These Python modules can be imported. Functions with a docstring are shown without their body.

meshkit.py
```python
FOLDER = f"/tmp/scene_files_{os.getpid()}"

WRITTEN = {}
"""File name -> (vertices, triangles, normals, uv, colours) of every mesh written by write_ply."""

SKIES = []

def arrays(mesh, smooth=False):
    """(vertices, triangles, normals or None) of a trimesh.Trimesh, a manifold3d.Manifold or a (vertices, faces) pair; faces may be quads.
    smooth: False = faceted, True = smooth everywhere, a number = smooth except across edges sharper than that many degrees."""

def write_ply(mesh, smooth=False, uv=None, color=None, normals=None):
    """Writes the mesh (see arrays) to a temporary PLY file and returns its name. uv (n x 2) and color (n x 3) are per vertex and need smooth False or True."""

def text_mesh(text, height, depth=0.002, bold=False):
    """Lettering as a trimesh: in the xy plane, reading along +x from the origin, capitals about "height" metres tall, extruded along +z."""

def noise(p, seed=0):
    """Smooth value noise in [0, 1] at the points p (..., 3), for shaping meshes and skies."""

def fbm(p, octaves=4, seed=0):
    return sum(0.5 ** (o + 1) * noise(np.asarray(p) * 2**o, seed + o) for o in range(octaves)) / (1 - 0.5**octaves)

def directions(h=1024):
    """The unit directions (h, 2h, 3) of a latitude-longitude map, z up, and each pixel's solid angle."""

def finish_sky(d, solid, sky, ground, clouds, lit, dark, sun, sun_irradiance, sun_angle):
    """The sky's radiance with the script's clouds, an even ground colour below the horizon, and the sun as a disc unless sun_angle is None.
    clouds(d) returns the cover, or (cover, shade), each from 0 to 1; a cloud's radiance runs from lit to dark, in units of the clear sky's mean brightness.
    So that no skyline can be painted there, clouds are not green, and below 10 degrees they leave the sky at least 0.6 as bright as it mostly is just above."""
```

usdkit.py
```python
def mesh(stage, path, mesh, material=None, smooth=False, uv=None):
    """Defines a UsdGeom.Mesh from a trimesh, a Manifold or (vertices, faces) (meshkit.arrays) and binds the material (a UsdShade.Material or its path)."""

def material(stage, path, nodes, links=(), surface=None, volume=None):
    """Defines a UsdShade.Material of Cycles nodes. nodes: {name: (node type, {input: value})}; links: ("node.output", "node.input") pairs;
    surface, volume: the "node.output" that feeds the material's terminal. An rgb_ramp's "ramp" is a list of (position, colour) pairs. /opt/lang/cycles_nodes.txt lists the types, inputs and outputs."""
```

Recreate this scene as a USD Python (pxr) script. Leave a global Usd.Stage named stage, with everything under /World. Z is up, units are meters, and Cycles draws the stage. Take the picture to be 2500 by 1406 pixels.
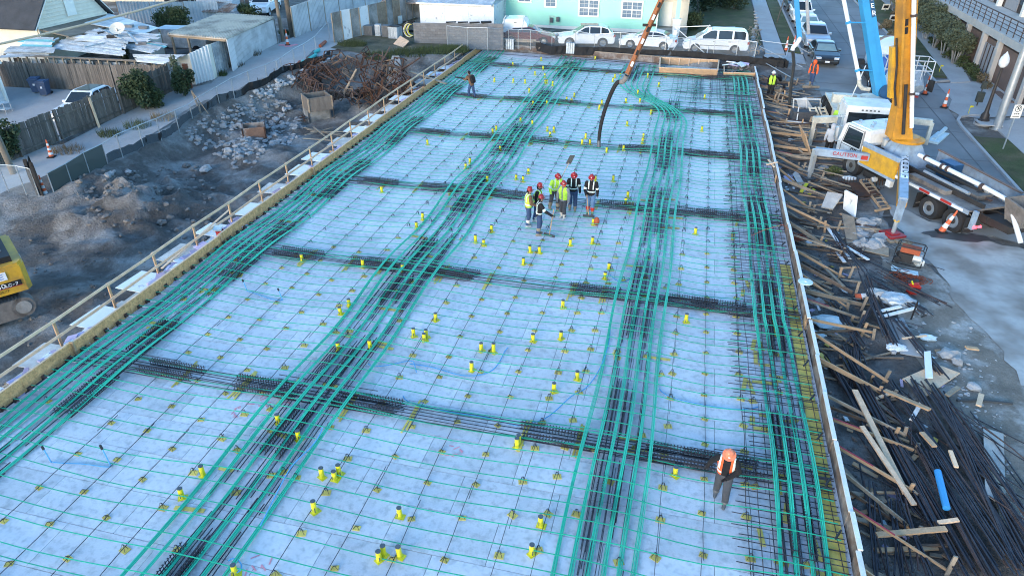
import math, random
import numpy as np, trimesh, usdkit, meshkit, manifold3d
from scipy.spatial import Delaunay
from shapely.geometry import Polygon, Point, LineString
from shapely import contains_xy, distance as shp_distance, points as shp_points
from pxr import Usd, UsdGeom, UsdLux, UsdShade, Gf, Sdf, Vt

stage = Usd.Stage.CreateInMemory()
UsdGeom.SetStageUpAxis(stage, UsdGeom.Tokens.z)
UsdGeom.SetStageMetersPerUnit(stage, 1.0)
UsdGeom.Xform.Define(stage, '/World')
UsdGeom.Scope.Define(stage, '/World/Looks')
RNG = random.Random(7)
NR = np.random.default_rng(7)
rad = math.radians

# ------------------------------------------------------------------ camera
FPX, CX, CY, HOR, CAM_H = 1700., 1250., 703., -301., 13.0     # lens and horizon in the photograph's pixels
PITCH = math.atan((CY - HOR) / FPX)
YAW = math.atan2(493 / FPX, 1 / math.cos(PITCH))
EYE = np.array([0., 0., CAM_H])
_fh = np.array([-math.sin(YAW), math.cos(YAW), 0.])
RIGHT = np.array([math.cos(YAW), math.sin(YAW), 0.])
FWD = _fh * math.cos(PITCH) + np.array([0, 0, -math.sin(PITCH)])
UPV = _fh * math.sin(PITCH) + np.array([0, 0, math.cos(PITCH)])
cam = UsdGeom.Camera.Define(stage, '/World/camera')
cam.CreateHorizontalApertureAttr(36.0)
cam.CreateVerticalApertureAttr(36.0 * 575 / 1024)
cam.CreateFocalLengthAttr(36.0 * FPX / 2500)
cam.CreateClippingRangeAttr(Gf.Vec2f(0.1, 5000))
cam.AddTransformOp().Set(Gf.Matrix4d(*RIGHT, 0, *UPV, 0, *(-FWD), 0, *EYE, 1))
cam.CreateExposureAttr(2.1)

# ------------------------------------------------------------------ sky and sun (blue hour: the sun just up, the site in open shade)
SUN_EL, SUN_AZ = rad(9), rad(200)             # azimuth = atan2(x, y): behind the camera, to its right
dome = UsdLux.DomeLight.Define(stage, '/World/sky')
dome.CreateIntensityAttr(1.0)
skym = usdkit.material(stage, '/World/Looks/sky_air', {
    's': ('sky_texture', {'sky_type': 'single_scattering', 'sun_disc': False, 'sun_elevation': SUN_EL, 'sun_rotation': SUN_AZ,
                          'altitude': 100.0, 'air_density': 1.3, 'aerosol_density': 0.6, 'ozone_density': 4.4}),
    'b': ('background_shader', {'strength': 0.15})}, [('s.color', 'b.color')], surface='b.background')
UsdShade.MaterialBindingAPI.Apply(dome.GetPrim()).Bind(skym)
sun = UsdLux.DistantLight.Define(stage, '/World/sun')
sun.CreateIntensityAttr(0.17)
sun.CreateAngleAttr(25.0)
sun.CreateColorAttr(Gf.Vec3f(1.0, 0.89, 0.82))
UsdLux.LightAPI(sun.GetPrim()).CreateNormalizeAttr(True)
_sd = np.array([math.sin(SUN_AZ) * math.cos(SUN_EL), math.cos(SUN_AZ) * math.cos(SUN_EL), math.sin(SUN_EL)])
_sx = np.cross([0, 0, 1.], _sd); _sx /= np.linalg.norm(_sx); _sy = np.cross(_sd, _sx)
sun.AddTransformOp().Set(Gf.Matrix4d(*_sx, 0, *_sy, 0, *_sd, 0, 0, 0, 60, 1))

# ------------------------------------------------------------------ where a pixel of the photograph lies in the world
def ray(u, v): return (u - CX) / FPX * RIGHT - (v - CY) / FPX * UPV + FWD
def P(u, v, z=0.):
    d = ray(u, v); return EYE + d * ((z - CAM_H) / d[2])
def proj(q):
    d = np.asarray(q, float) - EYE; zc = d @ FWD
    return CX + FPX * (d @ RIGHT) / zc, CY - FPX * (d @ UPV) / zc
def tall(base, v2):
    """height over base at which a vertical reaches row v2"""
    lo, hi = 0., 25.
    for _ in range(40):
        m = (lo + hi) / 2
        if proj(np.asarray(base) + [0, 0, m])[1] > v2: lo = m
        else: hi = m
    return m

# ------------------------------------------------------------------ terrain
def sstep(a, b, x):
    t = np.clip((np.asarray(x, float) - a) / (b - a), 0, 1); return t * t * (3 - 2 * t)
PIT = None
def z_left(x, y): return np.interp(y, [0, 25, 33, 50, 65, 120], [-1.6, -1.5, -1.0, 0.7, 0.9, 1.3])
def z_right(x, y): return np.interp(y, [0, 28, 60, 90, 140], [-0.3, -0.2, 0.5, 0.9, 1.4])
def ground(x, y, rough=True):
    x = np.asarray(x, float); y = np.asarray(y, float)
    w = sstep(-24, -10, x)
    z = z_left(x, y) * (1 - w) + z_right(x, y) * w
    trench = sstep(8.6, 6.2, x) * sstep(-2, 4, x) * sstep(60, 54, y)
    z = z - .45 * trench
    under = sstep(4.7, 4.3, x) * sstep(60.4, 59.6, y + .11 * (x + 17.6)) * sstep(-18.6, -18., x)
    z = z * (1 - under) - 2.6 * under
    if PIT is not None:
        pts = shp_points(x, y)
        inside = contains_xy(PIT, x, y)
        d = shp_distance(PIT.exterior, pts) * np.where(inside, 1, -1)
        bank = np.interp(y, [20, 30, 40, 52, 58], [4.5, 3.5, 2.6, 2.2, .3])
        k = np.clip(d / bank + .12, 0, 1)
        k = k * k * (3 - 2 * k)
        z = np.where(under > 0, z, z * (1 - k) + (-2.3 + .25 * np.sin(x * .3) * np.cos(y * .23)) * k)
        if rough:
            q = np.stack([x, y, 0 * x], -1)
            n = meshkit.fbm(q * .55, 4, 3) - .5
            n2 = meshkit.fbm(q * 2.1, 3, 9) - .5
            edge = sstep(-1.5, 1.0, d)
            z = z + edge * (1 - under) * (.55 * n + .22 * n2)
            mound = 0
            for mx, my, mr, mh in MOUNDS:
                r = np.hypot(x - mx, y - my) / mr
                mound = mound + mh * np.exp(-r * r * 1.6) * (.8 + .9 * n + .8 * n2)
            z = z + mound * (1 - under)
            z = z + trench * (.25 * n + .18 * n2)
    return z
MOUNDS = []
def W(u, v, dz=0.):
    """the point of the ground that the pixel shows"""
    d = ray(u, v); d = d / np.linalg.norm(d)
    t = np.arange(8, 180, .25)
    q = EYE + d * t[:, None]
    below = np.nonzero(q[:, 2] < ground(q[:, 0], q[:, 1], False) + dz)[0]
    if not len(below): return P(u, v, 0.5)
    a, b = t[max(below[0] - 1, 0)], t[below[0]]
    for _ in range(12):
        m = (a + b) / 2; p = EYE + d * m
        if p[2] < float(ground(p[0:1], p[1:2], False)[0]) + dz: b = m
        else: a = m
    return EYE + d * b
PIT = Polygon([(-17.8, -10), (-60, -10), (-60, 17), (-40, 22), (-33.5, 26), (-31.6, 29.5), (-31.5, 34), (-31.4, 38), (-30.6, 41.5), (-29.2, 45.5),
               (-27.8, 48.6), (-26.5, 51.3), (-23.5, 52.2), (-18.7, 54.4), (-17.7, 60.2)])
MOUNDS += [(-27.3, 27.6, 4.2, 1.9), (-24.6, 31.0, 3.0, .6), (-23.0, 47.6, 3.6, 1.5), (-25.0, 36.6, 3.2, .7), (-28.6, 40.0, 2.4, .7), (-27.0, 44.5, 2.6, .9), (-20.6, 30.5, 2.0, .5), (-23, 20.5, 3, .35)]

# ------------------------------------------------------------------ materials
LOOK = {}
def M(name, col, rough=.75, metal=0., var=.18, scale=2.5, fine=30., bump=0., orand=0., col2=None, mixat=(.45, .62), mixscale=1.2, spec=.4, coat=0., bscale=None, emit=None, stretch=None):
    col = np.array(col, float); c2 = np.array(col2 if col2 is not None else col, float)
    n = {'g': ('geometry', {}), 'n1': ('noise_texture', {'scale': scale, 'detail': 4.0, 'roughness': .6}), 'n2': ('noise_texture', {'scale': fine, 'detail': 3.0, 'roughness': .65}),
         'r1': ('rgb_ramp', {'ramp': [(0.25, (1 - var,) * 3), (0.75, (1 + var,) * 3)]}), 'r2': ('rgb_ramp', {'ramp': [(0.25, (1 - .7 * var,) * 3), (0.75, (1 + .7 * var,) * 3)]}),
         'mm': ('mix', {'mix_type': 'multiply', 'fac': 1.0}), 'mc': ('mix', {'mix_type': 'multiply', 'fac': 1.0}), 'p': ('principled_bsdf', {'roughness': rough, 'metallic': metal, 'specular_ior_level': spec, 'coat_weight': coat, 'coat_roughness': .1})}
    L = [('n1.fac', 'r1.fac'), ('n2.fac', 'r2.fac'), ('r1.color', 'mm.color1'), ('r2.color', 'mm.color2'), ('mm.color', 'mc.color1')]
    pos = 'g.position'
    if stretch is not None:
        n['map'] = ('mapping', {'mapping_type': 'point', 'scale': stretch}); L += [('g.position', 'map.vector')]; pos = 'map.vector'
    L += [(pos, 'n1.vector'), (pos, 'n2.vector')]
    if col2 is not None:
        n['n3'] = ('noise_texture', {'scale': mixscale, 'detail': 6.0, 'roughness': .62})
        n['r3'] = ('rgb_ramp', {'ramp': [(mixat[0], tuple(col)), (mixat[1], tuple(c2))]})
        L += [(pos, 'n3.vector'), ('n3.fac', 'r3.fac'), ('r3.color', 'mc.color2')]
    else:
        n['c'] = ('color', {'value': tuple(col)}); L += [('c.color', 'mc.color2')]
    out = 'mc.color'
    if orand:
        n['oi'] = ('object_info', {}); n['ro'] = ('rgb_ramp', {'ramp': [(0, (1 - orand,) * 3), (1, (1 + orand,) * 3)]}); n['mo'] = ('mix', {'mix_type': 'multiply', 'fac': 1.0})
        L += [('oi.random', 'ro.fac'), ('ro.color', 'mo.color1'), (out, 'mo.color2')]; out = 'mo.color'
    L.append((out, 'p.base_color'))
    if bump:
        n['nb'] = ('noise_texture', {'scale': bscale or fine, 'detail': 5.0, 'roughness': .7}); n['b'] = ('bump', {'strength': 1.0, 'distance': bump})
        L += [(pos, 'nb.vector'), ('nb.fac', 'b.height'), ('b.normal', 'p.normal')]
    if emit:
        n['p'][1].update({'emission_color': emit[0], 'emission_strength': emit[1]})
    LOOK[name] = usdkit.material(stage, '/World/Looks/' + name, n, L, surface='p.BSDF')
    return LOOK[name]

for i, k in enumerate((.92, .97, 1.02, 1.06)):
    M(f'form_ply_{i}', (.625 * k, .605 * k, .625 * k), .46, var=.11, scale=.8, fine=24, col2=(.41 * k, .41 * k, .42 * k), mixat=(.48, .70), mixscale=4.2 + .6 * i, spec=.5)
M('tendon_green_dark', (.012, .31, .19), .4, var=.12, scale=1.5, fine=20, spec=.5)
M('tendon_green', (.014, .37, .22), .38, var=.10, scale=1.5, fine=20, spec=.5)
M('tendon_green_pale', (.04, .50, .31), .36, var=.10, spec=.5)
M('rebar', (.048, .048, .057), .55, .35, var=.35, scale=3, fine=30)
M('rebar_brown', (.075, .052, .048), .7, .15, var=.3, scale=3)
M('rust', (.085, .040, .024), .85, .1, var=.35, scale=4, fine=25, col2=(.040, .028, .025), mixscale=3)
M('pvc_yellow', (.62, .56, .02), .35, var=.06, orand=.08, spec=.5)
M('yellow_ply', (.66, .49, .11), .65, var=.2, fine=15, orand=.2)
M('cap_grey', (.07, .085, .10), .5, var=.1)
M('conduit_blue', (.10, .35, .60), .4, var=.08)
M('conduit_black', (.02, .025, .03), .5, var=.1)
M('lumber', (.46, .29, .165), .75, var=.22, scale=3, fine=18, orand=.14, stretch=(1.0, 1.0, 3.0))
M('lumber_pale', (.70, .48, .31), .75, var=.2, scale=3, fine=18, orand=.1)
M('lumber_grey', (.30, .235, .17), .85, var=.3, scale=3, fine=18, orand=.22)
M('lumber_dark', (.15, .105, .075), .85, var=.3, scale=3, fine=18, orand=.25)
M('osb', (.68, .36, .15), .8, var=.3, scale=6, fine=45, col2=(.50, .26, .11), mixscale=14)
M('form_white', (.68, .67, .65), .7, var=.12, scale=4, fine=20, orand=.06)
M('form_brown', (.13, .09, .07), .8, var=.3, scale=3, fine=20, col2=(.24, .21, .19), mixscale=1.6)
M('ply_walk', (.52, .50, .46), .75, var=.18, scale=2, fine=20, orand=.14, col2=(.40, .38, .36))
M('scrap_lilac', (.42, .37, .52), .7, var=.15, orand=.25)
M('pink_paint', (.75, .30, .34), .8, var=.15)
M('dirt', (.130, .116, .104), .95, var=.34, scale=.5, fine=6, bump=.14, bscale=9, col2=(.31, .298, .282), mixat=(.45, .62), mixscale=.42)
M('gravel_brown', (.185, .162, .135), .95, var=.3, scale=1.2, fine=10, bump=.02, bscale=20, col2=(.33, .32, .30), mixat=(.48, .64), mixscale=.9)
M('alley_gravel', (.36, .355, .35), .95, var=.14, scale=.5, fine=9, bump=.012, bscale=30, col2=(.27, .26, .245), mixscale=.5, mixat=(.5, .7))
M('concrete', (.36, .365, .37), .85, var=.12, scale=.5, fine=10, bump=.004, bscale=25, col2=(.29, .29, .29), mixscale=.5)
M('concrete_old', (.30, .30, .29), .9, var=.22, scale=1, fine=9, bump=.006, col2=(.17, .165, .15), mixscale=.8)
M('asphalt', (.215, .22, .225), .9, var=.12, scale=.3, fine=18, bump=.003, bscale=60, col2=(.165, .168, .17), mixscale=.16)
M('road_joint', (.12, .12, .122), .95)
M('lot_crust', (.37, .37, .36), .9, var=.16, scale=.6, fine=8, bump=.01, col2=(.22, .20, .18), mixat=(.44, .62), mixscale=.5)
M('dead_grass', (.085, .078, .045), .95, var=.4, scale=1.2, fine=10, bump=.05, bscale=20, col2=(.135, .115, .075), mixscale=.9)
M('grass', (.055, .072, .024), .95, var=.35, scale=.8, fine=12, bump=.04, bscale=25, col2=(.095, .085, .045), mixscale=.5)
M('weeds', (.055, .075, .028), .9, var=.4, scale=3, fine=12, orand=.2)
M('dry_weeds', (.14, .115, .07), .9, var=.35, scale=3, fine=12, orand=.2)
M('leaf_dark', (.036, .058, .026), .8, var=.4, scale=3, fine=9)
M('leaf_grey', (.085, .105, .065), .85, var=.35, scale=2, fine=9)
M('bark', (.10, .085, .068), .9, var=.3, fine=25, bump=.01)
M('wood_pole', (.17, .145, .115), .9, var=.25, scale=2, fine=25, stretch=(4, 4, .6))
M('fence_wood', (.135, .118, .102), .9, var=.28, scale=2, fine=14, orand=.28, stretch=(3, 3, .7))
M('metal_white', (.60, .62, .63), .45, .0, var=.10, scale=.8, fine=10, col2=(.47, .49, .50), mixscale=.9, spec=.5)
M('metal_bluegrey', (.33, .37, .40), .45, .2, var=.2, scale=1, fine=12, orand=.2, col2=(.50, .54, .56), mixscale=1.5)
M('metal_aged', (.40, .43, .45), .55, .1, var=.35, scale=1.2, fine=9, orand=.18, col2=(.17, .18, .18), mixat=(.53, .70), mixscale=1.3, stretch=(1, 2.2, 1))
M('metal_teal', (.15, .42, .45), .5, 0., var=.2, scale=1.2, fine=9)
M('roof_tan', (.54, .47, .385), .6, .0, var=.14, scale=.7, fine=8, col2=(.29, .25, .21), mixscale=.6)
M('roof_rust', (.22, .13, .09), .8, .0, var=.3, scale=1.5, col2=(.36, .33, .30), mixscale=1.0)
M('shingle', (.055, .058, .064), .95, var=.25, scale=1.2, fine=25, bump=.01)
M('shingle_brown', (.17, .145, .115), .95, var=.25, scale=1.2, fine=25, bump=.01)
M('stucco_cream', (.58, .51, .38), .85, var=.08, scale=1)
M('siding_cream', (.68, .63, .53), .8, var=.08, scale=1.5, fine=14)
M('siding_mint', (.36, .72, .56), .6, var=.05, scale=1.2, fine=10)
M('trim_white', (.74, .72, .66), .6, var=.05)
M('white_board', (.72, .74, .74), .7, var=.07, scale=1.2, fine=9, col2=(.40, .41, .42), mixat=(.60, .68), mixscale=2.5)
M('block', (.165, .165, .17), .9, var=.16, scale=2, fine=20, orand=.12, bump=.004)
M('mortar', (.20, .20, .20), .95)
M('pit_wall', (.33, .335, .33), .9, var=.25, scale=.9, fine=6, col2=(.10, .10, .095), mixat=(.50, .66), mixscale=.7, bump=.01, stretch=(1, 1, .5))
M('pipe_galv', (.42, .45, .47), .4, .6, var=.15, orand=.1)
M('pipe_dark', (.075, .08, .085), .5, .5, var=.2)
M('silt_black', (.016, .016, .017), .8, var=.35, scale=3, bump=.02, bscale=5)
M('mesh_green', (.045, .052, .045), .85, var=.25, scale=3, fine=60)
M('rubber', (.018, .018, .019), .8, var=.2)
M('tyre', (.022, .022, .024), .85, var=.25, fine=12)
M('chrome', (.60, .62, .64), .22, .9, var=.05)
M('glass_dark', (.012, .016, .020), .06, 0., var=.1, spec=.7)
M('glass_pale', (.16, .25, .27), .05, 0., var=.1, spec=.8)
M('car_white', (.72, .74, .75), .28, 0., var=.03, coat=.6)
M('car_red', (.075, .008, .012), .3, 0., var=.05, coat=.6)
M('car_silver', (.34, .40, .47), .32, .3, var=.04, coat=.6)
M('car_black', (.018, .02, .023), .3, 0., var=.05, coat=.6)
M('lamp_clear', (.55, .57, .58), .15, 0., var=.05, spec=.7)
M('lamp_red', (.30, .02, .015), .25, 0., var=.05)
M('lamp_red_lit', (.6, .02, .02), .3, 0., var=.05, emit=((1., .04, .06), 2.2))
M('lamp_amber_lit', (.7, .2, .04), .3, 0., var=.05, emit=((1., .25, .06), 1.2))
M('plastic_grey', (.10, .105, .11), .5, var=.15)
M('bin_blue', (.055, .085, .15), .5, var=.12, orand=.15)
M('cone_orange', (.66, .125, .045), .5, var=.14, scale=6, fine=20)
M('cone_white', (.70, .72, .72), .4, var=.08)
M('machine_yellow', (.60, .34, .035), .4, var=.12, scale=2, fine=10, col2=(.42, .24, .05), mixscale=1.3)
M('boom_orange', (.52, .24, .025), .45, var=.14, scale=1.5, fine=10, col2=(.36, .17, .03), mixscale=1.2)
M('tip_orange', (.30, .105, .04), .5, var=.2)
M('boom_blue', (.035, .27, .52), .4, var=.10, scale=1.5)
M('boom_blue_dark', (.02, .07, .15), .5, var=.1)
M('truck_blue', (.26, .345, .44), .5, var=.14, scale=1.5, fine=8, col2=(.20, .25, .31), mixscale=1.6)
M('truck_white', (.70, .71, .71), .4, var=.08, scale=2, fine=9, col2=(.58, .58, .57), mixscale=1.5)
M('truck_cream', (.56, .545, .47), .55, var=.15, scale=2, fine=8, col2=(.38, .36, .31), mixscale=1.5)
M('truck_deck', (.13, .125, .125), .7, .2, var=.3, scale=1.5, fine=9, col2=(.24, .22, .20), mixscale=1.2)
M('grime_dark', (.03, .029, .029), .75, .1, var=.35, scale=2)
M('paint_red', (.40, .035, .03), .4, var=.1)
M('paint_blue', (.03, .10, .35), .4, var=.1)
M('ink_black', (.012, .012, .014), .6)
M('ink_red', (.32, .03, .05), .6)
M('ink_white', (.75, .76, .77), .6)
M('skin', (.30, .17, .12), .6, var=.05)
M('hat_red', (.30, .025, .03), .3, var=.08)
M('hat_coral', (.80, .23, .12), .3, var=.06)
M('hat_white', (.7, .7, .68), .35)
M('cloth_black', (.010, .010, .012), .9, var=.25)
M('cloth_charcoal', (.05, .055, .065), .9, var=.25, fine=9)
M('cloth_grey', (.20, .21, .23), .9, var=.15)
M('cloth_silver', (.42, .44, .47), .8, var=.12)
M('cloth_brown', (.15, .085, .05), .9, var=.2)
M('denim', (.035, .065, .14), .9, var=.25, fine=12)
M('denim_light', (.09, .17, .30), .9, var=.2, fine=12)
M('hivis_yellow', (.46, .75, .06), .7, var=.06)
M('hivis_orange', (.80, .12, .03), .7, var=.06)
M('tape_pale', (.62, .72, .66), .45, var=.05)
M('boot_tan', (.26, .21, .15), .85, var=.2)
M('boot_pale', (.52, .50, .46), .8, var=.15)
M('stone_pale', (.34, .335, .33), .95, var=.25, scale=3, fine=9, orand=.22)
M('stone_dark', (.17, .155, .142), .95, var=.3, scale=3, fine=9, orand=.3)
M('brick', (.30, .12, .07), .9, var=.2, orand=.25)
M('apt_brick', (.155, .105, .085), .85, var=.18, scale=1.5, fine=12)
M('apt_dark', (.045, .032, .028), .6, var=.15)
M('apt_concrete', (.40, .395, .38), .85, var=.12, scale=1)
M('apt_grey', (.27, .27, .28), .7, var=.08)
M('rail_dark', (.06, .04, .035), .5, var=.15)
M('tarp_pale', (.50, .62, .66), .6, var=.15)
M('pipe_teal', (.04, .38, .33), .4, var=.1)
M('pipe_blue', (.05, .30, .62), .4, var=.08)
M('petrol_red', (.42, .03, .02), .4, var=.08)
M('wet_stain', (.055, .055, .057), .45, var=.2)
M('rope_tan', (.55, .43, .30), .8, var=.1)
M('globe', (.62, .66, .68), .25, var=.05, spec=.6)
M('lamp_iron', (.03, .026, .025), .5, var=.1)
M('strap_orange', (.30, .07, .03), .7)

# ------------------------------------------------------------------ prims
USED = {}
def numbered(parent, name):
    k = (parent, name); i = USED.get(k, 0); USED[k] = i + 1
    return f'{parent}/{name}' if i == 0 else f'{parent}/{name}_{i:03d}'
class Node:
    def __init__(s, path, prim, org=(0, 0, 0), rz=0.):
        s.path, s.prim, s.org, s.rz = path, prim, np.asarray(org, float), rz
        c, n = math.cos(-rz), math.sin(-rz); s.R = np.array([[c, -n, 0], [n, c, 0], [0, 0, 1.]])
    def local(s, v): return (np.asarray(v, float) - s.org) @ s.R.T
def meta(prim, label=None, cat=None, group=None, kind=None):
    for k, v in (('label', label), ('category', cat), ('group', group), ('kind', kind)):
        if v: prim.SetCustomDataByKey(k, v)
def thing(name, label, cat, loc=(0, 0, 0), rz=0., group=None, kind=None):
    path = numbered('/World', name); x = UsdGeom.Xform.Define(stage, path)
    x.AddTranslateOp().Set(Gf.Vec3d(*map(float, loc))); x.AddRotateZOp().Set(math.degrees(rz))
    meta(x.GetPrim(), label, cat, group, kind)
    return Node(path, x.GetPrim(), loc, rz)
def dup(node, loc, rz=0., label=None, cat=None, group=None, tilt=0, sc=1):
    was = node.prim.GetCustomData(); base = node.path.split('/')[-1]
    if base[-4:-3] == '_' and base[-3:].isdigit(): base = base[:-4]
    path = numbered('/World', base); x = UsdGeom.Xform.Define(stage, path)
    x.AddTranslateOp().Set(Gf.Vec3d(*map(float, loc))); x.AddRotateZOp().Set(math.degrees(rz))
    if tilt: x.AddRotateXOp().Set(float(tilt)); x.AddScaleOp().Set(Gf.Vec3f(1, 1, sc))
    x.GetPrim().GetReferences().AddInternalReference(node.path); x.GetPrim().SetInstanceable(True)
    meta(x.GetPrim(), label or was.get('label'), cat or was.get('category'), group or was.get('group'))
    return Node(path, x.GetPrim(), loc, rz)
def put(path, v, f, mat, smooth=False):
    if smooth:
        v, f, n = meshkit.arrays(trimesh.Trimesh(v, f, process=True), smooth)
    else: n = None
    m = UsdGeom.Mesh.Define(stage, path)
    m.CreatePointsAttr(Vt.Vec3fArray.FromNumpy(np.ascontiguousarray(v, np.float32)))
    m.CreateFaceVertexCountsAttr(Vt.IntArray.FromNumpy(np.full(len(f), 3, np.int32)))
    m.CreateFaceVertexIndicesAttr(Vt.IntArray.FromNumpy(np.ascontiguousarray(f, np.int32).ravel()))
    m.CreateSubdivisionSchemeAttr('none')
    if n is not None:
        m.CreateNormalsAttr(Vt.Vec3fArray.FromNumpy(n.astype(np.float32))); m.SetNormalsInterpolation('vertex')
    UsdShade.MaterialBindingAPI.Apply(m.GetPrim()).Bind(LOOK[mat])
    return m.GetPrim()

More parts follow.
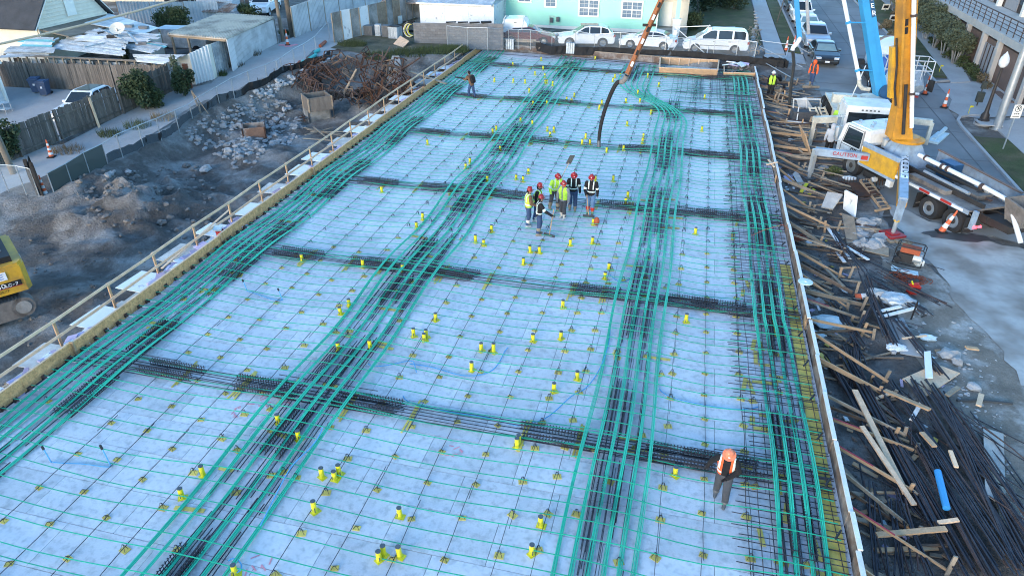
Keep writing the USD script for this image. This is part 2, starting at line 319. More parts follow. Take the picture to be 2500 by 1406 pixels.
BOXF = np.array([[0, 2, 1], [1, 2, 3], [4, 5, 6], [5, 7, 6], [0, 1, 4], [1, 5, 4], [2, 6, 3], [3, 6, 7], [0, 4, 2], [2, 4, 6], [1, 3, 5], [3, 7, 5]])
BOXV = np.array([[x, y, z] for z in (0, 1) for y in (0, 1) for x in (0, 1)], float) - .5
def unit(v): v = np.asarray(v, float); return v / (np.linalg.norm(v) + 1e-12)
def frame(a, b, up=(0, 0, 1.)):
    t = unit(np.subtract(b, a)); u = np.asarray(up, float)
    if abs(t @ u) > .98: u = np.array([0, 1., 0])
    s = unit(np.cross(t, u)); return t, s, np.cross(s, t)
class MB:
    def __init__(s): s.v, s.f, s.n = [], [], 0
    def add(s, v, f):
        v = np.asarray(v, float); s.v.append(v); s.f.append(np.asarray(f, int) + s.n); s.n += len(v); return s
    def box(s, c, size, rz=0., rx=0., ry=0.):
        v = BOXV * np.asarray(size, float)
        for ang, ax in ((rx, 0), (ry, 1), (rz, 2)):
            if ang:
                c_, s_ = math.cos(ang), math.sin(ang); i, j = [(1, 2), (2, 0), (0, 1)][ax]
                v = v.copy(); a = v[:, i] * c_ - v[:, j] * s_; b = v[:, i] * s_ + v[:, j] * c_; v[:, i], v[:, j] = a, b
        return s.add(v + np.asarray(c, float), BOXF)
    def span(s, a, b): a, b = np.asarray(a, float), np.asarray(b, float); return s.box((a + b) / 2, np.abs(b - a))
    def bar(s, a, b, w, h=None, up=(0, 0, 1.)):
        """rectangular section from a to b: w across, h along up"""
        h = h or w; a, b = np.asarray(a, float), np.asarray(b, float); t, x, y = frame(a, b, up)
        v = BOXV @ np.stack([x * w, y * h, t * np.linalg.norm(b - a)]) + (a + b) / 2
        return s.add(v, BOXF)
    def tube(s, pts, r, sides=6, caps=True):
        p = np.asarray(pts, float); t = np.gradient(p, axis=0); t /= np.linalg.norm(t, axis=1, keepdims=True) + 1e-12
        ref = np.array([0, 0, 1.]) if abs(t[:, 2]).mean() < .8 else np.array([1., 0, 0])
        a = np.cross(t, ref); a /= np.linalg.norm(a, axis=1, keepdims=True) + 1e-12; b = np.cross(a, t)
        ang = np.arange(sides) * 2 * math.pi / sides + math.pi / 4
        rr = np.broadcast_to(r, (len(p),))[:, None, None]
        v = p[:, None] + rr * (np.cos(ang)[None, :, None] * a[:, None] + np.sin(ang)[None, :, None] * b[:, None])
        i, j = np.meshgrid(np.arange(len(p) - 1), np.arange(sides), indexing='ij'); k = (j + 1) % sides
        q = np.stack([i * sides + j, i * sides + k, (i + 1) * sides + k, (i + 1) * sides + j], -1).reshape(-1, 4)
        f = [q[:, [0, 1, 2]], q[:, [0, 2, 3]]]
        if caps:
            fan = np.array([[0, x + 1, x] for x in range(1, sides - 1)]); f += [fan, fan[:, ::-1] + (len(p) - 1) * sides]
        return s.add(v.reshape(-1, 3), np.vstack(f))
    def cyl(s, a, b, r, r2=None, sides=10): return s.tube([a, b], np.array([r, r if r2 is None else r2]), sides)
    def lathe(s, c, prof, sides=14, axis=None):
        """prof: (radius, height) pairs, closed by their first and last points"""
        n = len(prof); ang = np.arange(sides) * 2 * math.pi / sides
        v = np.array([[r * math.cos(a), r * math.sin(a), z] for r, z in prof for a in ang])
        i, j = np.meshgrid(np.arange(n - 1), np.arange(sides), indexing='ij'); k = (j + 1) % sides
        q = np.stack([i * sides + j, i * sides + k, (i + 1) * sides + k, (i + 1) * sides + j], -1).reshape(-1, 4)
        fan = np.array([[0, x + 1, x] for x in range(1, sides - 1)])
        f = np.vstack([q[:, [0, 1, 2]], q[:, [0, 2, 3]], fan, fan[:, ::-1] + (n - 1) * sides])
        if axis is not None:
            t, x, y = frame((0, 0, 0), axis); v = v @ np.stack([x, y, t])
        return s.add(v + np.asarray(c, float), f)
    def sheet(s, corners, th, nu=1, nv=1, wave=0., waves=0, jag=0., seed=0):
        """a slab over four corners, thickness along its normal; wave: corrugation height, waves: number across the first direction"""
        c = np.asarray(corners, float); nu = max(nu, waves * 4 if waves else 1)
        u, v = np.meshgrid(np.linspace(0, 1, nu + 1), np.linspace(0, 1, nv + 1), indexing='ij'); u, v = u[..., None], v[..., None]
        p = (c[0] * (1 - u) + c[1] * u) * (1 - v) + (c[3] * (1 - u) + c[2] * u) * v
        nrm = unit(np.cross(c[1] - c[0], c[3] - c[0]))
        if waves: p = p + nrm * (wave * np.sign(np.sin(2 * math.pi * waves * u + .4)))
        if jag: p = p + nrm * (jag * (meshkit.fbm(p * 1.3, 3, seed)[..., None] - .5))
        top, bot = p.reshape(-1, 3), (p - nrm * th).reshape(-1, 3); m = len(top)
        i, j = np.meshgrid(np.arange(nu), np.arange(nv), indexing='ij'); i, j = i.ravel(), j.ravel(); w = nv + 1
        q = np.stack([i * w + j, (i + 1) * w + j, (i + 1) * w + j + 1, i * w + j + 1], -1)
        f = [q[:, [0, 1, 2]], q[:, [0, 2, 3]], q[:, [0, 2, 1]] + m, q[:, [0, 3, 2]] + m]
        ring = [a * w for a in range(nu + 1)] + [nu * w + b for b in range(1, nv + 1)] + [a * w + nv for a in range(nu - 1, -1, -1)] + [b for b in range(nv - 1, 0, -1)]
        r = np.array(ring); r2 = np.roll(r, -1)
        f += [np.stack([r, r + m, r2], -1), np.stack([r2, r + m, r2 + m], -1)]
        return s.add(np.vstack([top, bot]), np.vstack(f))
    def prism(s, poly, z0, z1):
        m = trimesh.creation.extrude_polygon(poly if isinstance(poly, Polygon) else Polygon(poly), z1 - z0, engine='earcut')
        return s.add(m.vertices + [0, 0, z0], m.faces)
    def side(s, prof, y0, y1):
        """prof in (x, z), extruded along y"""
        m = trimesh.creation.extrude_polygon(Polygon(prof), y1 - y0, engine='earcut'); v = m.vertices
        return s.add(np.stack([v[:, 0], y1 - v[:, 2], v[:, 1]], -1), m.faces)
    def mesh(s, m, T=None):
        if hasattr(m, 'to_mesh'):
            k = m.to_mesh(); v, f = np.array(k.vert_properties[:, :3]), np.array(k.tri_verts)
        else: v, f = np.array(m.vertices), np.array(m.faces)
        if T is not None: v = v @ np.asarray(T)[:3, :3].T + np.asarray(T)[:3, 3]
        return s.add(v, f)
    def arr(s): return np.vstack(s.v), np.vstack(s.f)
    def build(s, name, mat, node, world=False, smooth=False, label=None, sub=None, kind=None):
        """a part of node (or of its part sub)"""
        v, f = s.arr()
        if world: v = node.local(v)
        path = numbered(sub or node.path, name); pr = put(path, v, f, mat, smooth)
        if label: pr.SetCustomDataByKey('label', label)
        if kind: pr.SetCustomDataByKey('kind', kind)
        return path
    def solo(s, name, mat, label, cat, group=None, kind=None, smooth=False):
        v, f = s.arr(); pr = put(numbered('/World', name), v, f, mat, smooth); meta(pr, label, cat, group, kind); return pr
def structure(name, mb, mat, smooth=False):
    v, f = mb.arr(); meta(put(numbered('/World', name), v, f, mat, smooth), kind='structure')
def drape(poly, dz, step=.8, thick=.0, rough=False):
    """a sheet that follows the ground"""
    poly = poly if isinstance(poly, Polygon) else Polygon(poly)
    x0, y0, x1, y1 = poly.bounds
    gx, gy = np.meshgrid(np.arange(x0, x1, step), np.arange(y0, y1, step)); pts = np.stack([gx.ravel(), gy.ravel()], -1)
    pts = pts[contains_xy(poly.buffer(-step * .3), pts[:, 0], pts[:, 1])]
    L = poly.exterior.length; e = np.array([poly.exterior.interpolate(t).coords[0] for t in np.arange(0, L, step * .7)])
    pts = np.vstack([pts, e, np.array(poly.exterior.coords)[:-1]]); pts = np.unique(pts.round(4), axis=0)
    tri = Delaunay(pts).simplices; c = pts[tri].mean(1); tri = tri[contains_xy(poly, c[:, 0], c[:, 1])]
    a = np.cross(pts[tri[:, 1]] - pts[tri[:, 0]], pts[tri[:, 2]] - pts[tri[:, 0]]); tri[a < 0] = tri[a < 0][:, ::-1]
    z = ground(pts[:, 0], pts[:, 1], rough) + dz
    top = np.column_stack([pts, z]); mb = MB(); mb.add(top, tri)
    if thick:
        edges = {}
        for t in tri:
            for a_, b_ in ((t[0], t[1]), (t[1], t[2]), (t[2], t[0])): edges[(a_, b_)] = 1
        f = []
        m = len(top)
        for (a_, b_) in edges:
            if (b_, a_) not in edges: f += [[a_, a_ + m, b_], [b_, a_ + m, b_ + m]]
        mb = MB(); mb.add(np.vstack([top, top - [0, 0, thick]]), np.vstack([tri, np.array(f)]))
    return mb
# ================================================================== GROUND
_xs = np.concatenate([[-700, -300, -150, -100, -70], np.arange(-58, 24, .32), [26, 30, 36, 50, 80, 150, 300, 700]])
_ys = np.concatenate([[-500, -200, -80, -40, -20, -10, -4], np.arange(0, 72, .32), [74, 78, 84, 92, 105, 130, 180, 300, 500, 900]])
_X, _Y = np.meshgrid(_xs, _ys, indexing='ij'); _Z = ground(_X.ravel(), _Y.ravel())
_i, _j = np.meshgrid(np.arange(len(_xs) - 1), np.arange(len(_ys) - 1), indexing='ij'); _i, _j = _i.ravel(), _j.ravel(); _w = len(_ys)
_q = np.stack([_i * _w + _j, (_i + 1) * _w + _j, (_i + 1) * _w + _j + 1, _i * _w + _j + 1], -1)
g = MB(); g.add(np.column_stack([_X.ravel(), _Y.ravel(), _Z]), np.vstack([_q[:, [0, 1, 2]], _q[:, [0, 2, 3]]]))
structure('ground', g, 'dirt', smooth=True)

def rag(pts, amp, seed, step=.5):
    r = np.random.default_rng(seed); L = Polygon(pts).exterior; n = int(L.length / step); o = []
    for k in range(n):
        x, y = L.interpolate(k * L.length / n).coords[0]; w = meshkit.fbm(np.array([[x * .9, y * .9, seed]]), 3, seed)[0] - .5; o.append((x + amp * 2.4 * w + r.uniform(-.3, .3) * amp, y + amp * 2 * w + r.uniform(-.3, .3) * amp))
    p = Polygon(o).buffer(0); return max(p.geoms, key=lambda g_: g_.area) if hasattr(p, 'geoms') else p
def pw(*px): return [tuple(W(u, v)[:2]) for u, v in px]
structure('alley', drape([(-37.2, 22), (-31.9, 30.2), (-31.75, 38), (-30.9, 41.7), (-29.6, 45.6), (-28.6, 48.8), (-28.2, 56.5), (-27.6, 70), (-27, 120), (-33.9, 120), (-34.2, 60), (-34.0, 47), (-33.4, 44), (-35.6, 41.8), (-36.3, 33), (-41, 29.5)], .03, 1.0), 'alley_gravel')
structure('driveway', drape([(-36.8, 33.2), (-36.0, 41.2), (-42.6, 41.0), (-52, 40.5), (-60, 40.3), (-60, 24), (-44, 24)], .03, 1.2), 'concrete')
# the street: asphalt, worn concrete lot at its near end, gutter and pavements
structure('street', drape([(8.85, 38.5), (8.85, 140), (17.0, 140), (17.0, 51.2), (16.25, 49.0), (16.05, 46), (16.05, 26), (10.4, 26), (9.3, 30), (8.9, 34)], .02, 1.5), 'asphalt')
structure('gravel_lot', drape(rag(pw((2200, 585), (2290, 680), (2350, 760), (2430, 850), (2530, 960)) + [(26, 17), (26, 28), (16.05, 29), (11.2, 31.2), (9.6, 33)], .35, 4), .035, .6), 'lot_crust')
structure('gravel_margin', drape(rag([(9.6, 33), (12, 31), (24, 27), (24, 4), (9.6, 5), (8.8, 12), (8.3, 17), (8.2, 24), (8.2, 29)], .45, 9), .02, .6), 'gravel_brown')
structure('apron', drape([(17.0, 55.3), (20.1, 56.6), (23, 56.6), (23, 48.6), (19.8, 48.6), (17.6, 47.6), (16.6, 47.8), (16.25, 49.2), (17.0, 51.4)], .045, 1.0), 'concrete')
structure('pavement', drape([(5.85, 61.8), (7.35, 61.8), (7.45, 140), (5.95, 140)], .09, 1.2, .12), 'concrete')
structure('corner_ramp', drape([(5.4, 59.6), (8.7, 58.8), (8.75, 62.0), (7.5, 62.9), (7.42, 61.6), (5.8, 61.6)], .05, .8), 'concrete')
structure('pavement', drape([(18.0, 55.6), (19.4, 56.2), (21.6, 72), (22.2, 86), (22.6, 140), (20.3, 140), (20.0, 86), (19.2, 70)], .09, 1.2, .12), 'concrete')
structure('pavement', drape([(17.9, 46.5), (20.0, 48.2), (22.5, 48.4), (22.5, 38), (19.4, 30), (18.3, 30), (18.0, 41)], .09, 1.0, .12), 'concrete')
def kerb(pts, name='kerb'):
    m = MB(); p = [np.array([x, y, float(ground(np.array([x]), np.array([y]), False)[0])]) for x, y in pts]
    for a, b in zip(p[:-1], p[1:]):
        m.bar(a + [0, 0, .06], b + [0, 0, .06], .16, .14)
    structure(name, m, 'concrete')
kerb([(8.75, y) for y in np.arange(62.5, 118, 3.)])
kerb([(17.05, y) for y in np.arange(55.6, 118, 3.)])
kerb([(16.05, 29), (16.05, 34), (16.05, 38), (16.05, 42), (16.05, 45.6), (16.15, 46.8), (16.5, 47.6), (17.2, 48.1), (18.3, 48.25)])
kerb([(17.02, 55.6), (17.3, 55.9), (18.0, 56.2)])
m = MB()
for y in np.arange(40, 110, 4.6):
    z = float(ground(np.array([12.]), np.array([y]), False)[0]) + .026
    m.box((12.9, y, z), (8.0, .045, .004))
for y in np.arange(38, 110, 4.6):
    z0 = [float(ground(np.array([12.]), np.array([y + k]), False)[0]) + .031 for k in (0, 4.6)]
    for x in (12.9, 15.2): m.bar((x, y, z0[0]), (x, y + 4.6, z0[1]), .045, .004)
m.solo('road_joints', 'road_joint', 'dark tarred joints across the grey street slabs', 'road joints', kind='stuff')
structure('lawn', drape([(-2.6, 66.3), (5.75, 65.0), (5.85, 140), (-14, 140), (-14, 90), (-2.6, 90)], .05, 1.2), 'grass')
structure('grass_verge', drape([(7.42, 63), (8.65, 62.6), (8.65, 140), (7.52, 140)], .07, 1.0, .08), 'grass')
structure('grass_verge', drape([(17.15, 57.2), (18.15, 57.2), (19.3, 72), (20.0, 90), (20.2, 130), (17.15, 130)], .07, 1.0, .08), 'grass')
structure('grass_verge', drape([(16.2, 29), (18.2, 29.6), (17.9, 43.8), (16.2, 43.8)], .10, .8, .1), 'grass')
structure('planting_strip', drape([(19.6, 56.4), (21.3, 56.9), (24.5, 86), (22.4, 86), (21.7, 72)], .08, 1.0), 'weeds')

# ================================================================== DECK (z = 0 is the top of the form plywood)
XL, XR = -17.65, 4.80
def y_far(x): return 60.3 - .111 * (x + 17.65)
BY = [6.0, 13.9, 21.7, 29.55, 37.5, 45.5, 54.8]
COLX = [-15.8, -9.35, -.65, 3.7]
deck = thing('formwork_deck', None, None, (0, 0, 0), kind='structure')
m = MB(); m.prism([(XL - .1, -8), (XR + .1, -8), (XR + .1, y_far(XR) + .2), (XL - .1, y_far(XL) + .2)], -.34, -.028); m.build('joist_layer', 'grime_dark', deck)
far, count = MB(), 0
y = 4.72; row = 0
while y < 60.5:
    x = XL - (1.22 if row % 2 else 0.)
    while x < XR:
        a, b = max(x, XL) + .006, min(x + 2.44, XR) - .006
        yt = min(y + 1.208, y_far((a + b) / 2))
        if b - a > .05 and yt - y > .05:
            zz = RNG.uniform(-.0015, .0015)
            s = MB(); s.span((a, y, -.02 + zz), (b, yt, zz))
            if count < 299: s.build('plywood_sheet', f'form_ply_{RNG.randrange(4)}', deck); count += 1
            else: far.add(*s.arr())
        x += 2.44
    y += 1.22; row += 1
far.build('far_plywood_sheets', 'form_ply_2', deck, kind='stuff')

def wave_z(y): return .115 + .095 * math.cos(2 * math.pi * (y - 13.9) / 7.9)
# ---- long banded tendons: flat bundles of four green strands
def bundle(fx, y0, y1, label, group, pale=0, zoff=.02):
    t = thing('tendon_bundle', label, 'tendon bundle', (fx(y0), y0, 0), group=group)
    ys = np.arange(y0, y1 + .01, .55)
    for k in range(4):
        mb = MB(); off = (k - 1.5) * .026 + RNG.uniform(-.003, .003); ph = RNG.uniform(0, 6)
        mb.tube([(fx(y) + off * (1 + .25 * math.sin(y * .8 + ph)), y, wave_z(y) + zoff + (k % 2) * .004) for y in ys], .0152, 4)
        mb.build('strand', 'tendon_green_pale' if k % 2 == pale else 'tendon_green', t, world=True)
def wob(x, a=.05, p=0., k=.8): return lambda y: x + a * math.sin(k * (y - 13.9) * .8 + p)
GL = 'green tendon bundles along the left edge board'; GM = 'green tendon bundles of the left inner band'; GR = 'green tendon bundles of the right inner band'; GE = 'green tendon bundles along the right edge board'
for k, x in enumerate((-17.25, -16.95, -16.62, -16.28, -15.92, -15.55)):
    bundle(wob(x, .05, .3 * k), 5.2, y_far(x) - .3, 'flat bundle of green sheathed strands beside the left timber edge board', GL, k % 2)
for k, x in enumerate((-10.45, -10.05, -9.6, -9.15, -8.75, -8.3)):
    bundle(wob(x, .05, .2 * k), 5.2, y_far(x) - .3, 'flat bundle of green sheathed strands in the left inner band', GM, k % 2)
for k, x in enumerate((-1.5, -1.12, -.76, -.42, -.1, .2)):
    f = lambda y, x=x, k=k: x + .04 * math.sin(.64 * (y - 13.9) + .3 * k) - 3.45 * float(sstep(43.8, 52.5, y + .25 * k)) + .12 * k * float(sstep(44, 53, y))
    bundle(f, 5.2, y_far(x) - .3, 'flat bundle of green sheathed strands of the right inner band, bent aside far back', GR, k % 2)
for k, x in enumerate((3.22, 3.52, 3.83, 4.13)):
    f = lambda y, x=x, k=k: x + .04 * math.sin(.5 * (y - 12) + .2 * k) + (.10 if y < 21 else 0.) * (1 + .3 * k) * float(sstep(22, 19, y)) * .6
    bundle(f, 5.2, y_far(x) - .3, 'flat bundle of green sheathed strands beside the right edge form', GE, k % 2)

# ---- single tendons across the deck, draped high over the bands
_bx = [XL, -16.4, -13.0, -9.35, -5.0, -.65, 1.6, 3.7, XR]
_bz = [.16, .20, .055, .22, .05, .22, .06, .20, .16]
def drape_z(x): 
    i = min(max(int(np.searchsorted(_bx, x)) - 1, 0), len(_bx) - 2); t = (x - _bx[i]) / (_bx[i + 1] - _bx[i]); t = t * t * (3 - 2 * t)
    return _bz[i] * (1 - t) + _bz[i + 1] * t
ys, y = [], 5.6
while y < 57.3:
    ys.append(y + RNG.uniform(-.05, .05)); y += .505 if y < 40 else .56
for by in BY[1:]: ys += [by - .33, by + .36]
for y0 in ys:
    mb = MB(); a, ph, sk = RNG.uniform(.01, .05), RNG.uniform(0, 6), RNG.uniform(-.12, .12)
    xe = min(XR - .05, 3.2 + RNG.choice([0, 1.5, 1.5, 1.5]))
    xs = np.arange(XL + .06, xe, .6)
    mb.tube([(x, y0 + a * math.sin(x * .5 + ph) + sk * (x + 6) / 12, drape_z(x) + .012) for x in xs], .0130, 4)
    mb.solo('cross_tendon', 'tendon_green_dark' if len(USED) % 2 or RNG.random() < .55 else 'tendon_green', 'single green sheathed tendon sagging across the deck between the long bands', 'tendon', 'single green tendons across the deck')
# ---- anchors at the left board
an = thing('tendon_anchor', 'rusty anchor plate with pocket former on the inner face of the left edge board', 'anchor', (XL + .06, ys[0], .12), group='tendon anchors along the left edge board')
m = MB(); m.box((.02, 0, 0), (.035, .13, .13)); m.build('plate', 'rust', an)
m = MB(); m.cyl((.03, 0, 0), (.16, 0, .01), .045, .03, 6); m.build('wedge_barrel', 'rebar_brown', an)
m = MB(); m.cyl((.16, 0, .01), (.36, 0, .02), .02, .016, 5); m.build('sleeve', 'form_white', an)
for y0 in ys[1:]: dup(an, (XL + .06, y0 + RNG.uniform(-.04, .04), RNG.uniform(.08, .16)), RNG.uniform(-.2, .2))

# ---- thin support bars along the deck, each on bar chairs with yellow pads
SUPX = [-14.3, -13.15, -12.0, -10.95, -7.35, -6.2, -5.05, -3.9, -2.75, -1.95, .62, 1.6, 2.62]
for x in SUPX:
    y = 5.4
    while y < 57.5:
        ln = RNG.uniform(5.6, 6.4); o = RNG.uniform(-.06, .06)
        mb = MB(); yy = np.arange(y, min(y + ln, 57.8) + .3, .8)
        mb.tube([(x + o + RNG.uniform(-.015, .015), v, min(drape_z(x), .15) - .012) for v in yy], .009, 4)
        mb.solo('support_bar', 'rebar', 'thin dark bar lying along the deck on bar chairs under the green tendons', 'rebar', 'thin support bars along the deck')
        y += ln - .5
def chair(h, pad, seed):
    r = random.Random(seed)
    t = thing('bar_chair', 'small dark wire bar chair on a yellow pad under the tendons', 'bar chair', (0, 0, 0), group='bar chairs on yellow pads across the deck')
    m = MB(); m.sheet([(-pad, -pad * .75, .012), (pad, -pad * .8, .012), (pad * 1.02, pad * .75, .016), (-pad * .96, pad * .8, .012)], .012); m.build('pad', 'yellow_ply', t)
    m = MB()
    for sx, sy in ((-.075, -.05), (.075, -.05), (-.03, .06), (.04, .055)): m.tube([(sx, sy, .014), (sx * .35, sy * .2, h), (sx * .1, 0, h + .004)], .0062, 4)
    m.tube([(-.03, 0, h), (.03, 0, h)], .009, 4)
    m.build('wire_legs', 'rebar', t)
    return t
CH = None; spots = []
for i, x in enumerate(SUPX):
    y = 5.7 + (i % 3) * .37
    while y < 57.2:
        spots.append((x + RNG.uniform(-.03, .03), y, drape_z(x) > .12)); y += RNG.uniform(1.02, 1.28)
for k in range(150):
    b = RNG.choice(((-10.5, -8.2), (-1.5, .3), (2.6, 4.1), (-17.0, -15.5)))
    spots.append((RNG.uniform(*b), RNG.uniform(6, 40), True))
spots.sort(key=lambda s: math.hypot(s[0], s[1]))
protoA, protoB = None, None; rest = MB(); rest_p = MB(); n = 0
for x, y, hi in spots:
    rz = RNG.uniform(-.5, .5)
    if n < 299:
        if hi:
            if protoB is None: protoB = chair(.17, .11, 2); protoB_t = protoB; nd = protoB; nd.prim.GetAttribute('xformOp:translate').Set(Gf.Vec3d(x, y, 0))
            else: dup(protoB, (x, y, 0), rz)
        else:
            if protoA is None: protoA = chair(.075, .09, 1); protoA.prim.GetAttribute('xformOp:translate').Set(Gf.Vec3d(x, y, 0))
            else: dup(protoA, (x, y, 0), rz)
    else:
        h = .17 if hi else .085
        for sx, sy in ((-.075, -.05), (.075, -.05), (0, .06)): rest.bar((x + sx, y + sy, 0), (x + sx * .3, y, h), .016)
    n += 1
rest.solo('far_bar_chairs', 'rebar', 'far dark bar chairs under the green tendons toward the back of the deck', 'bar chairs', kind='stuff')

# ---- beam bars at each column line and lapped bars over the columns
for bi, by in enumerate(BY):
    for k in range(6):
        o = (k - 2.5) * .135 + RNG.uniform(-.03, .03); x0 = XL + RNG.uniform(.2, 1.2); 
        while x0 < XR - 1.3:
            ln = RNG.uniform(8, 11.5); x1 = min(x0 + ln, XR - .12); z = RNG.uniform(.045, .10); sk = RNG.uniform(-.06, .06)
            mb = MB(); mb.tube([(x, by + o + sk * (x - x0) / ln + .015 * math.sin(x + k), z) for x in np.linspace(x0, x1, 9)], .0115, 4)
            mb.solo('beam_bar', 'rebar', 'long dark steel bar lying in one of the cross bands of bars', 'rebar', 'long bars of the cross bands')
            x0 = x1 - .9
    for cx in COLX:
        for k in range(5):
            o = RNG.uniform(-.5, .55); ln = RNG.uniform(2.6, 4.6); c = cx + RNG.uniform(-.5, .5)
            a, b = max(c - ln / 2, XL + .1), min(c + ln / 2, XR - .1)
            mb = MB(); mb.tube([(a, by + o, .19), ((a + b) / 2, by + o + RNG.uniform(-.03, .03), .20), (b, by + o, .19)], .012, 4)
            mb.solo('column_bar', 'rebar', 'short dark top bar lapped over a column line between green tendons', 'rebar', 'short top bars over the columns')
# bars along the long bands
for cx, lo, hi, nb in ((-16.4, -.9, .9, 12), (-9.35, -.75, .8, 15), (-.65, -.5, .6, 13), (3.7, -.55, .5, 10)):
    for bi, by in enumerate(BY):
        for k in range(nb):
            o = cx + RNG.uniform(lo, hi); a = by - RNG.uniform(2.4, 4.4); b = by + RNG.uniform(2.4, 4.4)
            if cx == -.65 and by > 44: o -= 3.45 * float(sstep(44, 53, by)); a, b = by - 1.6, by + 2
            mb = MB(); mb.tube([(o, a, .045), (o + RNG.uniform(-.05, .05), (a + b) / 2, .12), (o, min(b, 57.6), .05)], .014, 4)
            mb.solo('band_bar', 'rebar', 'dark steel bar lying lengthwise among the green bundles near a column line', 'rebar', 'lengthwise bars among the tendon bundles')
# ---- stud rails: rows of upright studs on flat rails beside every column
def stud_rail(length, rows):
    t = thing('stud_rail', 'dark ladder of upright steel studs set beside a column line', 'stud rail', (0, 0, 0), group='stud rails around the columns')
    for r in range(rows):
        yy = (r - (rows - 1) / 2) * .13
        m = MB(); m.box((length / 2, yy, .035), (length, .03, .008)); m.build('rail', 'rebar', t)
        m = MB(); m.box((length / 2, yy, .165), (length, .014, .014)); m.build('top_bar', 'rebar', t)
        m = MB()
        for x in np.arange(.05, length, .085): m.bar((x, yy, .03), (x, yy, .2), .014); m.box((x, yy, .2), (.03, .03, .01))
        m.build('studs', 'rebar', t)
    return t
SR = None
def rail_at(x, y, rz):
    global SR
    if SR is None:
        SR = stud_rail(1.9, 2); SR.prim.GetAttribute('xformOp:translate').Set(Gf.Vec3d(x, y, 0)); SR.prim.GetAttribute('xformOp:rotateZ').Set(math.degrees(rz))
    else: dup(SR, (x, y, 0), rz)
for by in BY:
    for cx in COLX:
        x0 = cx if not (cx == -.65 and by > 46) else cx - 3.45 * float(sstep(44, 53, by))
        if cx != COLX[3]:
            rail_at(x0 + .75, by + .26, 0); rail_at(x0 + .6, by - .16, 0)
        if cx not in (COLX[0],): rail_at(x0 - .75, by + .22, math.pi); rail_at(x0 - .6, by - .2, math.pi)
        for dx in (-.32, .12) if cx != COLX[3] else (-.2, .18): rail_at(x0 + dx, by + .55, math.pi / 2); rail_at(x0 + dx + .1, by - .55, -math.pi / 2)

# ---- edge mat at the right form: short cross bars, bars along, yellow boards, dark pins
y = 5.6
while y < 57.2:
    x0 = 2.35 + RNG.uniform(-.12, .12) + .35 * (math.sin(y * .9) > .6); z = RNG.uniform(.05, .14)
    mb = MB(); yy = y + RNG.uniform(-.03, .03); sk = RNG.uniform(-.04, .04)
    mb.tube([(x0, yy, z), (3.6, yy + sk, z + .02), (4.72, yy + sk * 1.6, z), (4.72, yy + sk * 1.6, z + .12)], .011, 4)
    mb.solo('edge_bar', 'rebar', 'short dark cross bar hooked up against the right edge form', 'rebar', 'short bars along the right edge form')
    y += .20 if y < 30 else .25
for x in (2.62, 2.86, 3.36, 3.66, 3.98, 4.3, 4.54):
    for a in np.arange(5.4, 55, 8.2):
        mb = MB(); mb.tube([(x + RNG.uniform(-.04, .04), v, .10 + RNG.uniform(-.02, .02)) for v in np.linspace(a, min(a + 8.8, 57), 7)], .012, 4)
        mb.solo('edge_long_bar', 'rebar_brown', 'long dark bar running along the right edge mat of bars', 'rebar', 'long bars along the right edge mat')
y = 5.5
while y < 25:
    L = RNG.uniform(.9, 1.5); mb = MB(); x = 4.50 + RNG.uniform(-.02, .02)
    mb.sheet([(x - .16, y, .03), (x + .2, y, .035), (x + .2, y + L - .04, .03), (x - .16, y + L - .04, .035)], .012)
    mb.solo('yellow_board', 'yellow_ply', 'yellow strip board laid flat at the foot of the right edge form', 'board', 'yellow strip boards along the right edge form'); y += L
for k in range(46):
    x, y = RNG.uniform(2.4, 4.3), RNG.uniform(6, 34); mb = MB(); a = RNG.choice([0, 0, 1.57]) + RNG.uniform(-.2, .2)
    mb.box((x, y, .022), (RNG.uniform(.09, .15), RNG.uniform(.3, .8), .014), rz=a)
    mb.solo('pad_strip', 'yellow_ply', 'loose yellow pad strip under the right edge mat of bars', 'pad', 'yellow pad strips under the edge mat')
for k, by in enumerate(BY):                                   # pad strips across the bands
    for x in (-13.6, -11.9, -6.1, -3.2, -1.9, -10.3, -8.2):
        mb = MB(); xx = x + RNG.uniform(-.3, .3); n_ = RNG.choice((2, 3))
        for q in range(n_): mb.box((xx + q * .075 - .07, by + RNG.uniform(-.12, .12), .018 + .001 * q), (.055, RNG.uniform(.9, 1.5), .012), rz=RNG.uniform(-.06, .06))
        mb.solo('pad_bundle', 'yellow_ply', 'set of yellow pad strips laid under a cross band of dark bars', 'pads', 'yellow pad strips under the cross bands')
for k in range(34):
    b = RNG.choice(((-10.3, -8.3), (-1.4, .2), (-17, -15.6))); x, y = RNG.uniform(*b), RNG.uniform(6, 34); mb = MB()
    mb.box((x, y, .02), (RNG.uniform(.4, .9), .11, .014), rz=RNG.uniform(-.2, .2))
    mb.solo('pad_strip', 'yellow_ply', 'yellow pad strip lying across a long tendon band', 'pad', 'yellow pad strips across the long bands')
for y in np.arange(7.2, 33, 1.65):                            # short dark pins leaning over the yellow boards
    mb = MB(); x = 4.55; mb.tube([(x - .08, y - .12, .22), (x + .07, y + .14, .25)], .026, 6)
    mb.solo('dark_pin', 'conduit_black', 'short black tube lying askew over the yellow edge boards', 'tube', 'black tubes along the right edge form')
